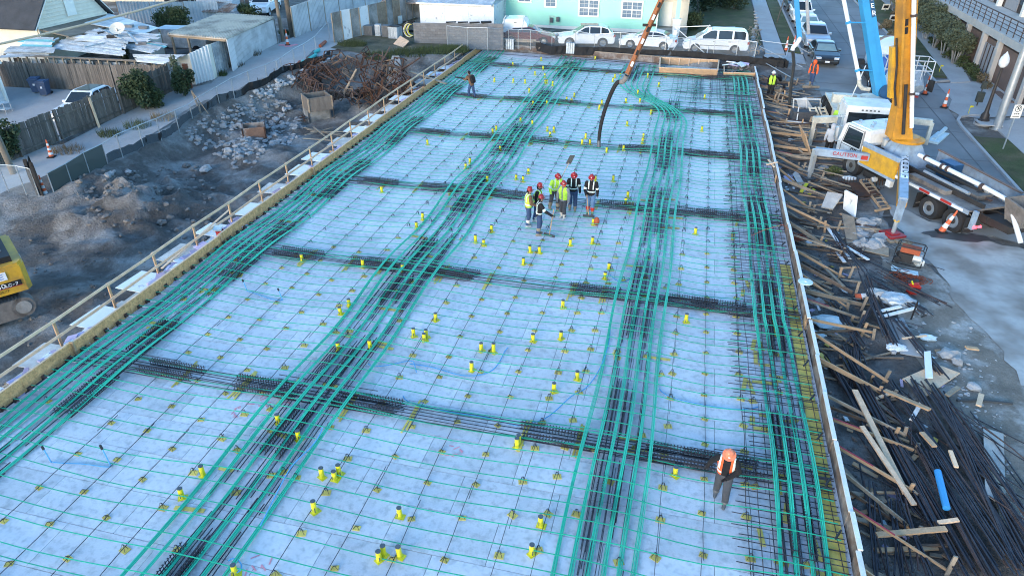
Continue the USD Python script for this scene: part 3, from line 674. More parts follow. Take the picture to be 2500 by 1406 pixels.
# dense mat at the far right
for k in range(58):
    mb = MB()
    if k < 34: x = RNG.uniform(-1.6, 3.9); a = RNG.uniform(46, 52); mb.tube([(x, a, .09), (x + RNG.uniform(-.1, .1), a + 4, .11), (x, min(a + RNG.uniform(6, 9), 57.4), .09)], .012, 4)
    else: y = RNG.uniform(47.5, 57.3); a = RNG.uniform(-2, 0); mb.tube([(a, y, .07), (2, y + RNG.uniform(-.05, .05), .09), (4.6, y, .08)], .012, 4)
    mb.solo('mat_bar', 'rebar', 'dark bar of the dense mat in the far right corner of the deck', 'rebar', 'bars of the dense far corner mat')
for k in range(16):
    mb = MB(); y = y_far(-6) - RNG.uniform(.4, 2.2); a = RNG.uniform(-17, -6); b = a + RNG.uniform(5, 9)
    mb.tube([(a, y + .111 * (-6 - a), .1), ((a + b) / 2, y + .111 * (-6 - (a + b) / 2), .13), (b, y + .111 * (-6 - b), .1)], .013, 4)
    mb.solo('far_edge_bar', 'rebar', 'dark bar lying along the far edge board of the deck', 'rebar', 'bars along the far edge board')

# ---- yellow pipe sleeves
SLEEVES = [(1321,149),(1252,163),(1326,171),(1453,147),(1306,184),(1330,190),(1207,200),(1253,202),(1282,204),(1331,206),(1335,205),(1349,210),(1292,226),(1501,191),(1496,200),(1514,189),(1581,190),(1608,212),(1695,181),(1720,242),(1557,230),(1402,237),(1383,248),(1395,251),(1528,251),(1562,250),(1469,256),(1463,268),(1482,259),(1589,280),(1301,257),(1335,257),(1531,307),(1713,321),(1212,319),(1203,327),(1271,299),(1300,306),(1336,321),(1352,323),(1343,334),(1429,339),(1421,354),(1440,353),(1570,339),(1568,351),(1481,373),(1522,368),(1221,370),(1044,354),(1147,399),(1290,424),(1260,439),(1277,444),(1190,443),(1453,445),(1497,443),(1532,484),(1527,498),(1448,549),(1200,567),(1161,592),(1181,600),(1294,616),(1317,618),(1278,646),(1392,599),(1446,595),(1486,658),(1476,681),(1697,572),(1674,787),(932,470),(1137,413),(738,638),(886,653),(984,662),(1032,537),(1017,557),(1064,783),(1010,822),(1036,832),(1041,824),(1175,857),(1205,860),(1152,905),(1301,833),(1369,828),(1374,752),(1409,926),(1352,957),(1262,1092),(1266,1084),(853,747),(832,767),(904,852),(827,856),(680,1032),(730,1074),(497,1162),(445,1215),(786,1164),(818,1170),(829,1160),(769,1250),(976,1260),(1320,1282),(1298,1352),(936,1353),(926,1367),(976,1357),(1647,1160),(575,1402)]
sl = None
for u, v in SLEEVES:
    p = P(u, v, 0)
    if sl is None:
        sl = thing('pipe_sleeve', 'yellow plastic pipe sleeve standing on the deck with a grey cap', 'pipe sleeve', p, group='yellow pipe sleeves on the deck')
        m = MB(); m.lathe((0, 0, 0), [(.088, 0), (.088, .012), (.07, .02), (.066, .05), (.060, .27), (.060, .30)], 14); m.build('tube', 'pvc_yellow', sl, smooth=40)
        m = MB(); m.lathe((0, 0, 0), [(.056, .30), (.063, .302), (.063, .318), (.05, .322)], 14); m.build('cap', 'cap_grey', sl)
        m = MB(); m.box((.02, 0, .006), (.23, .17, .012), rz=.4); m.build('flange', 'pvc_yellow', sl)
        m = MB(); m.box((0, -.0655, .10), (.018, .01, .12)); m.build('slot', 'cap_grey', sl)
    else: dup(sl, p, RNG.uniform(-1.2, 1.2), tilt=RNG.gauss(0, 2.2), sc=RNG.choice([1, 1, .93, 1.06, 1.14]))

# ---- conduits, paint marks
def conduit(px, z, mat, label, risers=()):
    t = thing('conduit', label, 'conduit', P(*px[0], 0))
    pts = [P(u, v, 0) + [0, 0, z] for u, v in px]
    from scipy.interpolate import make_interp_spline
    k = make_interp_spline(np.arange(len(pts)), pts, k=min(3, len(pts) - 1))(np.linspace(0, len(pts) - 1, len(pts) * 5))
    m = MB(); m.tube(k, .016, 6); m.build('pipe', mat, t, world=True)
    for u, v, v2 in risers:
        b = P(u, v, 0); h = tall(b, v2); m = MB(); m.tube([b + [0, 0, .02], b + [-.06, .02, h * .5], b + [-.1, .03, h * .85]], .016, 6); m.build('riser', mat, t, world=True)
        m = MB(); m.cyl(b + [-.1, .03, h * .8], b + [-.12, .03, h], .034, .03, 6); m.build('end_cap', 'conduit_black', t, world=True)
conduit([(126, 1128), (160, 1132), (205, 1134), (250, 1140), (272, 1138)], .025, 'conduit_blue', 'pale blue conduit with two upturned ends near the front left', [(126, 1130, 1093), (271, 1138, 1090)])
conduit([(604, 712), (640, 724), (665, 732), (690, 733)], .025, 'conduit_blue', 'blue conduit with two upturned ends in the left bay behind the second cross band', [(604, 712, 684), (690, 734, 706)])
conduit([(900, 892), (940, 896), (990, 886), (1010, 888), (1017, 912)], .06, 'conduit_blue', 'blue conduit curving off the left inner band beside three sleeves')
conduit([(985, 970), (1010, 988), (1060, 1000), (1120, 1012), (1200, 1025), (1260, 1042), (1300, 1035), (1345, 1015), (1395, 970), (1430, 950), (1470, 890), (1490, 800)], .05, 'conduit_blue', 'long blue conduit snaking from the first cross band up to the right inner band')
conduit([(1240, 850), (1222, 880), (1190, 912), (1130, 918), (1080, 905), (1000, 890)], .03, 'conduit_blue', 'blue conduit looping past two sleeves in the middle bay')
conduit([(790, 1060), (760, 1110), (720, 1150), (690, 1200), (660, 1260), (640, 1300)], .24, 'conduit_blue', 'blue conduit running beside the right bundle of the left inner band')
conduit([(1610, 950), (1650, 975), (1720, 990), (1790, 1000), (1850, 995)], .03, 'conduit_blue', 'thin blue conduit crossing the right bay in front of the walker')
conduit([(1480, 660), (1500, 684), (1525, 690), (1545, 672), (1530, 660)], .05, 'conduit_blue', 'short blue conduit loop beside a sleeve left of the right inner band')
conduit([(1580, 372), (1590, 384), (1588, 420), (1575, 452), (1566, 470)], .08, 'form_white', 'white cable hanging along the left side of the right inner band')
conduit([(560, 1376), (580, 1372), (592, 1388), (580, 1404)], .1, 'conduit_blue', 'short pale blue conduit end curled at the bottom edge of the left inner band')
for (u, v, r, lab) in ((640, 980, .28, 'pink sprayed mark left of the first cross band'), (700, 978, .2, 'pink sprayed mark by the left end of the first cross band'), (1110, 1100, .2, 'pink sprayed cross in the middle bay'), (630, 1385, .25, 'pink sprayed number at the bottom edge'), (1210, 400, .35, 'faint pink sprayed mark near the red rail in the far middle bay'), (580, 1010, .25, 'faint pink sprayed mark in the left bay')):
    c = P(u, v, .0045); mb = MB()
    for k in range(7):
        a = RNG.uniform(0, 6.3); L = RNG.uniform(.3, 1) * r; o = np.array([RNG.uniform(-r, r), RNG.uniform(-r, r), 0]); mb.box(c + o + [0, 0, k * .0004], (L, .035, .001), rz=a)
    mb.solo('paint_mark', 'pink_paint', lab, 'paint mark')

# ================================================================== EDGE FORMS
ef = thing('left_edge_form', 'long pale timber edge board along the left side of the deck', 'edge form', (XL, 30, 0))
ef_y = [4.8] + [b + .15 for b in BY[1:]] + [60.3]
for k, (a, b) in enumerate(zip(ef_y[:-1], ef_y[1:])):
    o = .0 if k % 2 else -.07
    yy = a
    while yy < b - .05:
        e = min(yy + 2.44, b); e = b if b - e < .8 else e
        m = MB(); m.span((XL - .03 + o, yy + .004, 0), (XL - .006 + o, e - .004, .45)); m.build('face_board', 'osb', ef, world=True)
        m = MB(); m.span((XL - .10 + o, yy + .002, .415), (XL - .033 + o, e - .006, .455 + RNG.uniform(-.004, .004))); m.build('top_plate', 'lumber_pale', ef, world=True); yy = e
    if k: m = MB(); m.span((XL - .14, a - .06, 0), (XL + .01, a - .002, .47)); m.build('end_block', 'lumber', ef, world=True)
fe = thing('far_edge_form', 'weathered timber edge board along the far end of the deck', 'edge form', (-6, 59, 0))
for k, x in enumerate(np.arange(XL + .02, -1.6, 2.44)):
    e = min(x + 2.42, -1.55)
    m = MB(); m.bar((x, y_far(x), .27), (e, y_far(e), .27), .045, .54); m.build('face_board', 'form_brown', fe, world=True)
    m = MB(); m.bar((x, y_far(x) + .05, .56), (e, y_far(e) + .05, .56), .11, .045); m.build('top_plate', 'lumber_grey', fe, world=True)
    m = MB(); m.bar((x + 1.2, y_far(x) - .03, .06), (x + 1.2, y_far(x) - .03, .5), .05); m.build('cleat', 'rebar_brown', fe, world=True)
# open timber box form and pallet frame behind the right half
def box_form(px, h, label):
    c = [P(u, v, h) for u, v in px]; t = thing('box_form', label, 'box form', (*c[0][:2], 0)); n = 0
    for a, b in zip(c, c[1:] + c[:1]):
        m = MB(); m.bar(a - [0, 0, h / 2 - .02], b - [0, 0, h / 2 - .02], .03, h - .06); m.build('side_board', 'lumber', t, world=True)
        m = MB(); m.bar(a + [0, 0, .02], b + [0, 0, .02], .10, .045); m.build('top_plate', 'lumber_pale', t, world=True)
    a, b, cc, d = c
    for k in range(1, 6):
        p = d + (cc - d) * k / 6; m = MB(); m.bar([*(p[:2] + unit(a - d)[:2] * .09), .0], [*(p[:2] + unit(a - d)[:2] * .09), h], .09, .045); m.build('stud', 'lumber_pale', t, world=True)
    return t
box_form([(1610, 166), (1752, 172), (1755, 148), (1612, 141)], .55, 'long open timber box form standing at the far right end of the deck')
t = thing('low_frame', 'low timber frame filled with rubble beside the long box form', 'frame', P(1800, 175, .1))
c = [P(1768, 178, .3), P(1843, 180, .3), P(1845, 158, .3), P(1768, 152, .3)]
for a, b in zip(c, c[1:] + c[:1]): m = MB(); m.bar(a - [0, 0, .13], b - [0, 0, .13], .04, .26); m.build('side_board', 'lumber', t, world=True); m = MB(); m.bar(a + [0, 0, .02], b + [0, 0, .02], .09, .04); m.build('top_plate', 'lumber_pale', t, world=True)
mb = MB()
for k in range(26):
    p = c[0] + (c[1] - c[0]) * RNG.uniform(.05, .9) + (c[3] - c[0]) * RNG.uniform(.1, .9); mb.box(p + [0, 0, -.12 + RNG.uniform(0, .15)], (RNG.uniform(.1, .45), RNG.uniform(.08, .25), RNG.uniform(.03, .12)), rz=RNG.uniform(0, 3), rx=RNG.uniform(-.4, .4))
mb.solo('frame_rubble', 'stone_dark', 'dark broken scraps lying inside the low timber frame', 'rubble', kind='stuff')
for k, (u, v) in enumerate(((1778, 158), (1792, 160), (1800, 155), (1810, 158), (1818, 156), (1785, 152))):
    mb = MB(); mb.box(P(u, v, .5), (RNG.uniform(.5, 1.1), RNG.uniform(.25, .5), .08), rz=RNG.uniform(-.8, .8), rx=RNG.uniform(-.3, .3), ry=RNG.uniform(-.3, .3))
    mb.solo('foam_scrap', ['tarp_pale', 'scrap_lilac', 'white_board'][k % 3], ['crumpled pale blue plastic sheet', 'lilac foam board scrap', 'white board scrap'][k % 3] + ' heaped on the low timber frame' + ['', '', '', ', topmost', ' at its right side', ' at its back'][k], 'scrap')
# right edge form: panels with white top edges, stepping slightly in and out
re_ = thing('right_edge_form', 'brown edge form with white top edges along the right side of the deck', 'edge form', (4.85, 25, 0))
steps = [5.0, 7.3, 9.5, 11.6, 12.7, 15.1, 17.1, 19.0, 21.0, 23.6, 26, 28.5, 30.9, 33.3, 36.0, 38.5, 41, 43.4, 45.9, 48.6, 51.0, 53.4, 55.7, 57.5]
hs = [0, .02, .0, .03, .01, .05, .0, -.01, .06, .05, .03, .04, .0, .01, .05, .0, .01, -.02, .06, .0, .02, .0, .01]
for k, (a, b) in enumerate(zip(steps[:-1], steps[1:])):
    o = [0, .03, -.02, .02, 0, -.03][k % 6]; h = .46 + hs[k % len(hs)]
    m = MB(); m.span((4.80 + o, a + .01, -.3), (4.83 + o, b - .005, h - .04)); m.build('face_panel', 'form_brown', re_, world=True)
    m = MB(); m.span((4.795 + o, a + .008, h - .037), (4.90 + o, b - .006, h)); m.build('top_edge', 'form_white', re_, world=True)
    m = MB(); m.span((4.835 + o, a + .05, h - .5), (4.88 + o, b - .05, h - .4)); m.build('waler', 'lumber_grey', re_, world=True)
for k, yy in enumerate((21.15, 34.4, 45.8)):
    m = MB(); m.span((4.76, yy - .1, -.3), (4.795, yy + .25, .40)); m.build('splice_board', 'lumber', re_, world=True)
t = thing('round_lid', 'pale round plastic lid resting on the right edge form', 'lid', (4.95, 23.4, .47)); mb = MB(); mb.lathe((0, 0, .07), [(.25, 0), (.26, .02), (.24, .035), (.05, .04)], 18); mb.build('disc', 'tarp_pale', t)
mb = MB(); mb.lathe((0, 0, .108), [(.05, 0), (.05, .02), (.03, .025)], 10); mb.build('knob', 'form_white', t)
# ================================================================== LEFT: WALKWAY AND GUARD RAIL
def at_y(u, v, y):
    d = ray(u, v); return EYE + d * (y / d[1])
def at_x(u, v, x):
    d = ray(u, v); return EYE + d * (x / d[0])
wk = thing('walkway', 'plywood walkway hung outside the left edge board', 'walkway', (-18.3, 30, -.05))
k = 0
for y in np.arange(5, 58.6, 1.22):
    x0 = -18.62 + RNG.uniform(-.1, .1); dz = RNG.uniform(-.01, .01)
    m = MB(); m.span((x0, y + .005, -.07 + dz), (-17.77, y + 1.212, -.05 + dz)); m.build('deck_sheet', 'ply_walk', wk, world=True); k += 1
for y in np.arange(5.3, 58.6, 2.35):
    m = MB(); m.span((-18.8, y, -.26), (-17.8, y + .09, -.085)); m.build('outrigger_beam', 'lumber', wk, world=True)
for k, y in enumerate(np.arange(5.9, 57.6, 2.35)):
    L = RNG.uniform(1.1, 1.5); o = RNG.uniform(-.1, .25); x0 = -19.25 + RNG.uniform(-.35, .15)
    m = MB(); m.box(((x0 - 18.1) / 2, y + o + L / 2, -.028), (-18.1 - x0, L, .018), rz=RNG.uniform(-.06, .06))
    m.solo('plywood_sheet', 'white_board' if k % 3 else 'ply_walk', 'pale plywood sheet jutting out of the walkway below the guard rail', 'plywood', 'plywood sheets jutting from the walkway')
gr = thing('guard_rail', 'new timber guard rail along the outside of the left walkway', 'guard rail', (-18.5, 30, 0))
py = [7.2, 9.55, 11.9, 14.3, 16.7, 19.0, 21.4, 23.8, 26.2, 28.6, 31.0, 33.4, 35.8, 38.2, 40.6, 43.0, 45.4, 47.8, 50.2, 52.6, 55.0, 57.0]
tops = []
for y in py:
    x = -18.5 + RNG.uniform(-.03, .03); h = 1.02 + RNG.uniform(-.03, .03); le = RNG.uniform(-.03, .03)
    m = MB(); m.bar((x, y, -.18), (x + le, y, h), .042, .09, up=(0, 1, 0)); m.build('post', 'lumber', gr, world=True); tops.append((x + le, y, h))
for a, b in zip(tops[:-1], tops[1:]):
    a, b = np.array(a), np.array(b)
    m = MB(); m.bar(a + [.045, -.12, -.045], b + [.045, .12, -.045 + RNG.uniform(-.02, .02)], .04, .09); m.build('top_rail', 'lumber_pale', gr, world=True)
    m = MB(); m.bar(a + [.085, -.1, -.57], b + [.085, .1, -.57 + RNG.uniform(-.02, .02)], .04, .09); m.build('mid_rail', 'lumber_pale', gr, world=True)
for k in range(330):
    y = RNG.choice([RNG.uniform(9, 58), RNG.uniform(9, 24)]); cl = math.sin(y * 1.4) + math.sin(y * .6 + 1)
    if cl < -.4: continue
    x = RNG.uniform(-18.45, -17.85); mb = MB(); mb.box((x, y, RNG.uniform(-.02, .10)), (RNG.uniform(.12, .34), RNG.uniform(.25, .75), RNG.uniform(.02, .05)), rz=RNG.uniform(-.8, .8), rx=RNG.uniform(-.2, .2), ry=RNG.uniform(-.25, .25))
    mb.solo('foam_offcut', 'scrap_lilac' if k % 4 else 'white_board', 'lilac foam board offcut lying on the left walkway', 'offcut', 'foam board offcuts on the left walkway')
for k, (a, b, lab) in enumerate((((395, 655), (560, 512), 'long pale batten lying slanted through the guard rail'), ((0, 985), (52, 930), 'split board end lying on the walkway at the left picture edge'), ((8, 945), (40, 925), 'short stub of board on the walkway at the left picture edge'))):
    mb = MB(); mb.bar(P(*a, .05), P(*b, .08), .09, .03); mb.solo('loose_board', 'lumber_pale', lab, 'board')
c = P(533, 585, 0); t = thing('red_bucket', 'red bucket with a white rag standing on the left walkway', 'bucket', (-18.15, c[1] + .2, -.04))
m = MB(); m.lathe((0, 0, 0), [(.14, 0), (.17, .36), (.18, .36), (.18, .38), (.155, .38), (.15, .3)], 14); m.build('pail', 'petrol_red', t, smooth=40)
m = MB(); m.box((-.08, .02, .44), (.34, .3, .10), rz=.4, rx=.3); m.build('rag', 'tarp_pale', t)
m = MB(); m.box((.16, -.06, .25), (.03, .14, .06)); m.build('handle', 'form_white', t)

# ================================================================== LEFT: PIT
t = thing('retaining_wall', 'stained old concrete retaining wall at the back of the pit', 'wall', (-21, 53, 0))
wl = [(-24.6, 52.0), (-22.8, 52.6), (-20.8, 53.5), (-18.9, 54.4), (-18.2, 57.5), (-17.75, 60.6)]
for a, b in zip(wl[:-1], wl[1:]):
    m = MB(); m.sheet([(*a, -2.9), (*b, -2.9), (*b, .15 + RNG.uniform(-.08, .08)), (*a, .15)], .3, 6, 6, jag=.12, seed=3); m.build('wall_section', 'pit_wall', t, world=True)
def rocks(mb, n, area, s0, s1, seed, dz=.0):
    r = np.random.default_rng(seed); base = trimesh.creation.icosphere(1)
    for _ in range(n):
        u, v = area(r); p = W(u, v) if not isinstance(u, np.ndarray) else u
        s = r.uniform(s0, s1) * r.uniform(.5, 1) ; q = base.vertices * (1 + r.uniform(-.28, .28, (len(base.vertices), 1)))
        q = q * [s, s * r.uniform(.5, .9), s * r.uniform(.35, .7)]; a = r.uniform(0, 6.3); c, n_ = math.cos(a), math.sin(a)
        q = q @ np.array([[c, -n_, 0], [n_, c, 0], [0, 0, 1]]).T
        z = float(ground(p[0:1], p[1:2])[0]); mb.add(q + [p[0], p[1], z + s * .12 + dz], base.faces)
    return mb
def quadarea(*px):
    px = np.array(px, float)
    def f(r):
        a, b = r.random(2); return tuple((px[0] * (1 - a) + px[1] * a) * (1 - b) + (px[3] * (1 - a) + px[2] * a) * b)
    return f
rocks(MB(), 420, quadarea((430, 330), (640, 235), (760, 300), (600, 430)), .08, .3, 1).solo('rubble_slope', 'stone_pale', 'pale broken rubble spilling down the bank below the left mesh fence', 'rubble', kind='stuff')
rocks(MB(), 200, quadarea((560, 310), (700, 300), (745, 340), (560, 420)), .1, .32, 2).solo('rubble_heap', 'stone_pale', 'pale slab rubble heaped beside the open brown box in the pit', 'rubble', kind='stuff')
rocks(MB(), 300, quadarea((180, 440), (520, 400), (560, 590), (220, 590)), .06, .24, 3).solo('clods', 'stone_dark', 'dark clods and stones on the big dirt mound in the left pit', 'clods', kind='stuff')
rocks(MB(), 220, quadarea((0, 560), (520, 540), (330, 720), (60, 860)), .03, .12, 4).solo('gravel', 'stone_dark', 'small stones on the muddy pit floor by the excavator', 'gravel', kind='stuff')
rocks(MB(), 120, quadarea((600, 240), (780, 160), (830, 130), (660, 250)), .08, .3, 5).solo('bank_rubble', 'stone_pale', 'pale stones along the black silt fence at the top of the bank', 'rubble', kind='stuff')
for k, (u, v, s, lab) in enumerate(((505, 425, .55, 'big pale flat boulder on the dirt mound near the walkway'), (275, 462, .42, 'pale boulder on the left flank of the dirt mound'), (308, 505, .40, 'brownish boulder low on the dirt mound'), (330, 503, .36, 'long upright stone low on the dirt mound'), (318, 437, .34, 'pale angular stone on the top of the dirt mound'), (285, 440, .25, 'small stone beside the green screened fence'), (602, 410, .3, 'pale stone right of the big flat boulder'), (700, 300, .4, 'pale block by the stacked grey crates'), (790, 247, .45, 'bluish white block right of the stacked grey crates'), (455, 408, .3, 'dark rock on the crest of the dirt mound'))):
    mb = rocks(MB(), 1, lambda r, u=u, v=v: (u, v), s, s * 1.05, 20 + k, .08); mb.solo('boulder', 'stone_pale' if 'dark' not in lab and 'brown' not in lab else 'stone_dark', lab, 'boulder')
# scrap heap of rusty frames on its mound
def heap_pt(u, v, y): return at_y(u, v, y)
hp = random.Random(5)
for k in range(64):
    u = hp.uniform(715, 1000); mid = 868; top = 118 + abs(u - mid) ** 1.25 * .10; bot = 236 - abs(u - mid) * .12
    v = hp.uniform(min(top, bot - 8), bot); y = 49.8 - (v - 118) / 118 * 4.6 + hp.uniform(-.4, .4)
    c = at_y(u, v, y); a, b = hp.uniform(.8, 1.5), hp.uniform(.5, .9)
    R = trimesh.transformations.euler_matrix(hp.uniform(-1.4, 1.4), hp.uniform(-1.2, 1.2), hp.uniform(0, 6.3))[:3, :3]
    L = [(-a / 2, -b / 2, 0), (a / 2, -b / 2, 0), (a / 2, b / 2, 0), (-a / 2, b / 2, 0)]; L = [R @ np.array(q) + c for q in L]; dn = R @ np.array([0, 0, -hp.uniform(.5, .9)])
    mb = MB(); w = hp.uniform(.045, .07)
    for p, q in zip(L, L[1:] + L[:1]): mb.bar(p, q, w)
    if k % 3: 
        for p in L: mb.bar(p, p + dn, w)
    else: mb.bar((L[0] + L[1]) / 2, (L[2] + L[3]) / 2, w); mb.bar((L[0] + L[3]) / 2, (L[2] + L[1]) / 2, w)
    kind = ('rust', 'rust', 'rebar_brown', 'lumber_dark', 'rust')[k % 5]
    mb.solo('rusty_trestle', kind, 'rusty steel frame tangled in the scrap heap behind the pit' if kind != 'lumber_dark' else 'grey frame tangled in the scrap heap behind the pit', 'frame', 'rusty frames of the scrap heap' if kind != 'lumber_dark' else 'grey frames of the scrap heap')
for k in range(34):
    u, v = hp.uniform(725, 1010), hp.uniform(150, 238); c = at_y(u, v, 49.5 - (v - 118) / 118 * 4.6); d = np.array([hp.uniform(-1, 1), hp.uniform(-.6, .6), hp.uniform(-.9, .9)]); d = unit(d) * hp.uniform(.6, 1.5)
    mb = MB(); mb.bar(c - d, c + d, hp.uniform(.05, .09)); mb.solo('scrap_bar', 'rebar_brown' if k % 3 else 'rust', 'bent dark bar sticking out of the scrap heap', 'bar', 'loose bars in the scrap heap')
for a, b, y, lab in (((1002, 175), (1090, 205), 48.5, 'long grey board sloping from the scrap heap to the walkway'), ((870, 170), (838, 230), 46.5, 'grey plank standing in the front of the scrap heap'), ((930, 175), (945, 215), 47.5, 'dark sheet leaning on the right of the scrap heap')):
    mb = MB(); mb.bar(at_y(*a, y), at_y(*b, y - .8), .25, .05); mb.solo('loose_board', 'lumber_grey', lab, 'board')
for k, (c4, mat, lab) in enumerate((([(958, 138), (975, 138), (990, 205), (940, 215)], 'concrete_old', 'grey concrete panel leaning at the right end of the scrap heap'), ([(735, 182), (760, 175), (770, 205), (748, 212)], 'rust', 'rusty steel sheet leaning at the left end of the scrap heap'), ([(925, 214), (965, 206), (985, 214), (950, 224)], 'stone_dark', 'grey slab lying in front of the scrap heap'))):
    mb = MB(); ys_ = ([50.5, 50.5, 48.8, 48.8], [47, 47, 46, 46], [46.9, 47.3, 46.9, 46.4])[k]
    mb.sheet([at_y(u, v, y) for (u, v), y in zip(c4, ys_)], .08); mb.solo('panel', mat, lab, 'panel')
def strip(px, h, name, mat, label, cat, dz=0., seg=5, zfun=None, seed=0, th=.02, posts=0, jit=.35):
    """an upright cloth along a line of pixels on the ground"""
    pts = [zfun(u, v) if zfun else W(u, v) for u, v in px]; q = []
    for a, b in zip(pts[:-1], pts[1:]): q += [a + (b - a) * k / seg for k in range(seg)]
    q = np.array(q + [pts[-1]]); n = len(q); r = np.random.default_rng(seed)
    gz = ground(q[:, 0], q[:, 1]) if zfun is None else q[:, 2]
    wob_ = r.normal(0, .06, (n, 2)); bot = np.column_stack([q[:, :2], gz - .1 + dz]); mid = np.column_stack([q[:, :2] + wob_, gz + h * .5 + dz]); top = np.column_stack([q[:, :2] + wob_ * .7, gz + h * (1 + np.convolve(r.uniform(-jit, jit * .3, n + 2), [.3, .4, .3], 'valid')) + dz])
    v = np.vstack([bot, mid, top]); i = np.arange(n - 1); f = []
    for a in (0, n): f += [np.stack([i + a, i + a + 1, i + a + 1 + n], -1), np.stack([i + a, i + a + 1 + n, i + a + n], -1)]
    off = np.array([.0, -th, 0]); f = np.vstack(f); mb = MB(); mb.add(np.vstack([v, v + off]), np.vstack([f, f[:, ::-1] + 3 * n]))
    mb.solo(name, mat, label, cat)
strip([(266, 405), (300, 386), (350, 362), (395, 346), (425, 322), (445, 306), (470, 289), (510, 271), (560, 250), (600, 230), (654, 210), (671, 193), (700, 176), (737, 168), (771, 163), (793, 152), (806, 136)], .55, 'silt_fence', 'silt_black', 'sagging black silt fence at the foot of the left mesh fence', 'silt fence', seed=1)
strip([(735, 252), (760, 250), (805, 247), (856, 244), (900, 236), (955, 224), (985, 213), (1030, 202)], .7, 'silt_fence', 'silt_black', 'black silt fence curving across the pit below the scrap heap', 'silt fence', zfun=lambda u, v: P(u, v, -1.55), seed=2)
c = [P(u, v, -1.6) for u, v in ((720, 205), (1010, 190), (1010, 226), (735, 252))]
mb = MB(); mb.sheet([c[0] + [0, 0, .9], c[1] + [0, 0, .9], c[2], c[3]], .6, 14, 8, jag=.7, seed=8); mb.solo('mud_bank', 'dirt', 'dark mud bank under the scrap heap', 'mud bank', kind='stuff')
# crates, open box, boards in the pit
def crate(u, v, z, w, d, h, rz, label, mats=('concrete_old', 'lumber_grey'), open_top=False, name='crate'):
    b = P(u, v, z); t = thing(name, label, 'crate', b, rz)
    for sx, sy, ln in ((0, -d / 2, w), (0, d / 2, w), (-w / 2, 0, d), (w / 2, 0, d)):
        m = MB(); m.box((sx, sy, h / 2), (ln if sy else .06, .06 if sy else ln - .07, h)); m.build('side_panel', mats[0], t)
    for sx in (-1, 1):
        for sy in (-1, 1): m = MB(); m.box((sx * (w / 2 + .02), sy * (d / 2 + .02), h / 2), (.09, .09, h + .02)); m.build('corner_post', mats[1], t)
    if not open_top: m = MB(); m.box((0, 0, h - .1), (w - .1, d - .1, .05)); m.build('lid', mats[0], t)
    return t
crate(777, 300, -2.2, 1.5, 1.3, 1.25, .78, 'lower grey panel crate of the stack in the pit', mats=('concrete_old', 'plastic_grey'))
crate(777, 300 - 35, -.93, 1.6, 1.4, .95, .78, 'open grey timber crate on top of the stack in the pit', mats=('fence_wood', 'lumber_grey'), open_top=True)
crate(623, 333, -1.9, 1.35, 1.15, .75, .55, 'open brown box on dark legs left of the rubble heap', mats=('roof_rust', 'rust'), open_top=True, name='open_box')
for k, (a, b) in enumerate((((742, 312), (842, 330)), ((750, 316), (845, 334)), ((758, 322), (838, 322)), ((745, 330), (812, 312)), ((740, 338), (835, 345)), ((765, 310), (800, 338)))):
    mb = MB(); mb.bar(P(*a, -1.9 + .05 * k), P(*b, -1.9 + .05 * k), .10, .04); mb.solo('timber_length', 'lumber_grey', 'long weathered board of the loose pile beside the walkway in the pit', 'board', 'loose boards in the pit beside the walkway')
for k, (a, b) in enumerate((((700, 285), (745, 270)), ((712, 296), (745, 285)), ((705, 275), (728, 268)), ((728, 268), (745, 296)))):
    mb = MB(); mb.bar(P(*a, -1.8), P(*b, -1.5), .09, .09); mb.solo('scrap_bar', 'rust', 'rusty bar lying left of the stacked crates in the pit', 'bar', 'rusty bars left of the stacked crates')
mb = MB(); mb.bar(P(813, 262, -.6), P(817, 300, -2.2), .07); mb.bar(P(800, 296, -1.9), P(822, 298, -1.9), .06); mb.solo('prop_stand', 'pipe_dark', 'dark steel prop standing right of the stacked crates', 'prop')
# ================================================================== LEFT: FENCES, ALLEY
_chain = usdkit.material(stage, '/World/Looks/chain_mesh', {'t': ('transparent_bsdf', {}), 'd': ('principled_bsdf', {'base_color': (.20, .22, .24), 'roughness': .6, 'metallic': .2}), 'm': ('mix_closure', {'fac': .09})}, [('t.BSDF', 'm.closure1'), ('d.BSDF', 'm.closure2')], surface='m.closure'); LOOK['chain_mesh'] = _chain
_scr = usdkit.material(stage, '/World/Looks/screen_mesh', {'t': ('transparent_bsdf', {}), 'd': ('principled_bsdf', {'base_color': (.03, .036, .030), 'roughness': .9}), 'm': ('mix_closure', {'fac': .80})}, [('t.BSDF', 'm.closure1'), ('d.BSDF', 'm.closure2')], surface='m.closure'); LOOK['screen_mesh'] = _scr
def mesh_fence(posts, label, rail=True, r=.028, screen=False, hmax=None):
    """posts: (base pixel u, v, top row) or world bases with heights"""
    w = []
    for q in posts:
        if len(q) == 3: b = W(q[0], q[1]); w.append((b, min(tall(b, q[2]), 2.3)))
        else: w.append((np.array(q[:3], float), q[3]))
    t = thing('mesh_fence', label, 'mesh fence', w[0][0])
    for b, h in w: m = MB(); m.cyl(b - [0, 0, .1], b + [0, 0, h], r, sides=6); m.build('post', 'pipe_galv', t, world=True)
    for (a, h), (b, k) in zip(w[:-1], w[1:]):
        if rail: m = MB(); m.cyl(a + [0, 0, h], b + [0, 0, k], r * .8, sides=6); m.build('top_rail', 'pipe_galv', t, world=True)
        m = MB(); m.sheet([a + [0, 0, .05], b + [0, 0, .05], b + [0, 0, k - .03], a + [0, 0, h - .03]], .004); m.build('wire_mesh', 'screen_mesh' if screen else 'chain_mesh', t, world=True)
    return t
mesh_fence([(265, 407, 352), (302, 391, 329), (352, 363, 307), (396, 348, 290), (439, 325, 270), (471, 293, 254), (492, 281, 238)], 'galvanised mesh fence along the alley above the dirt mound')
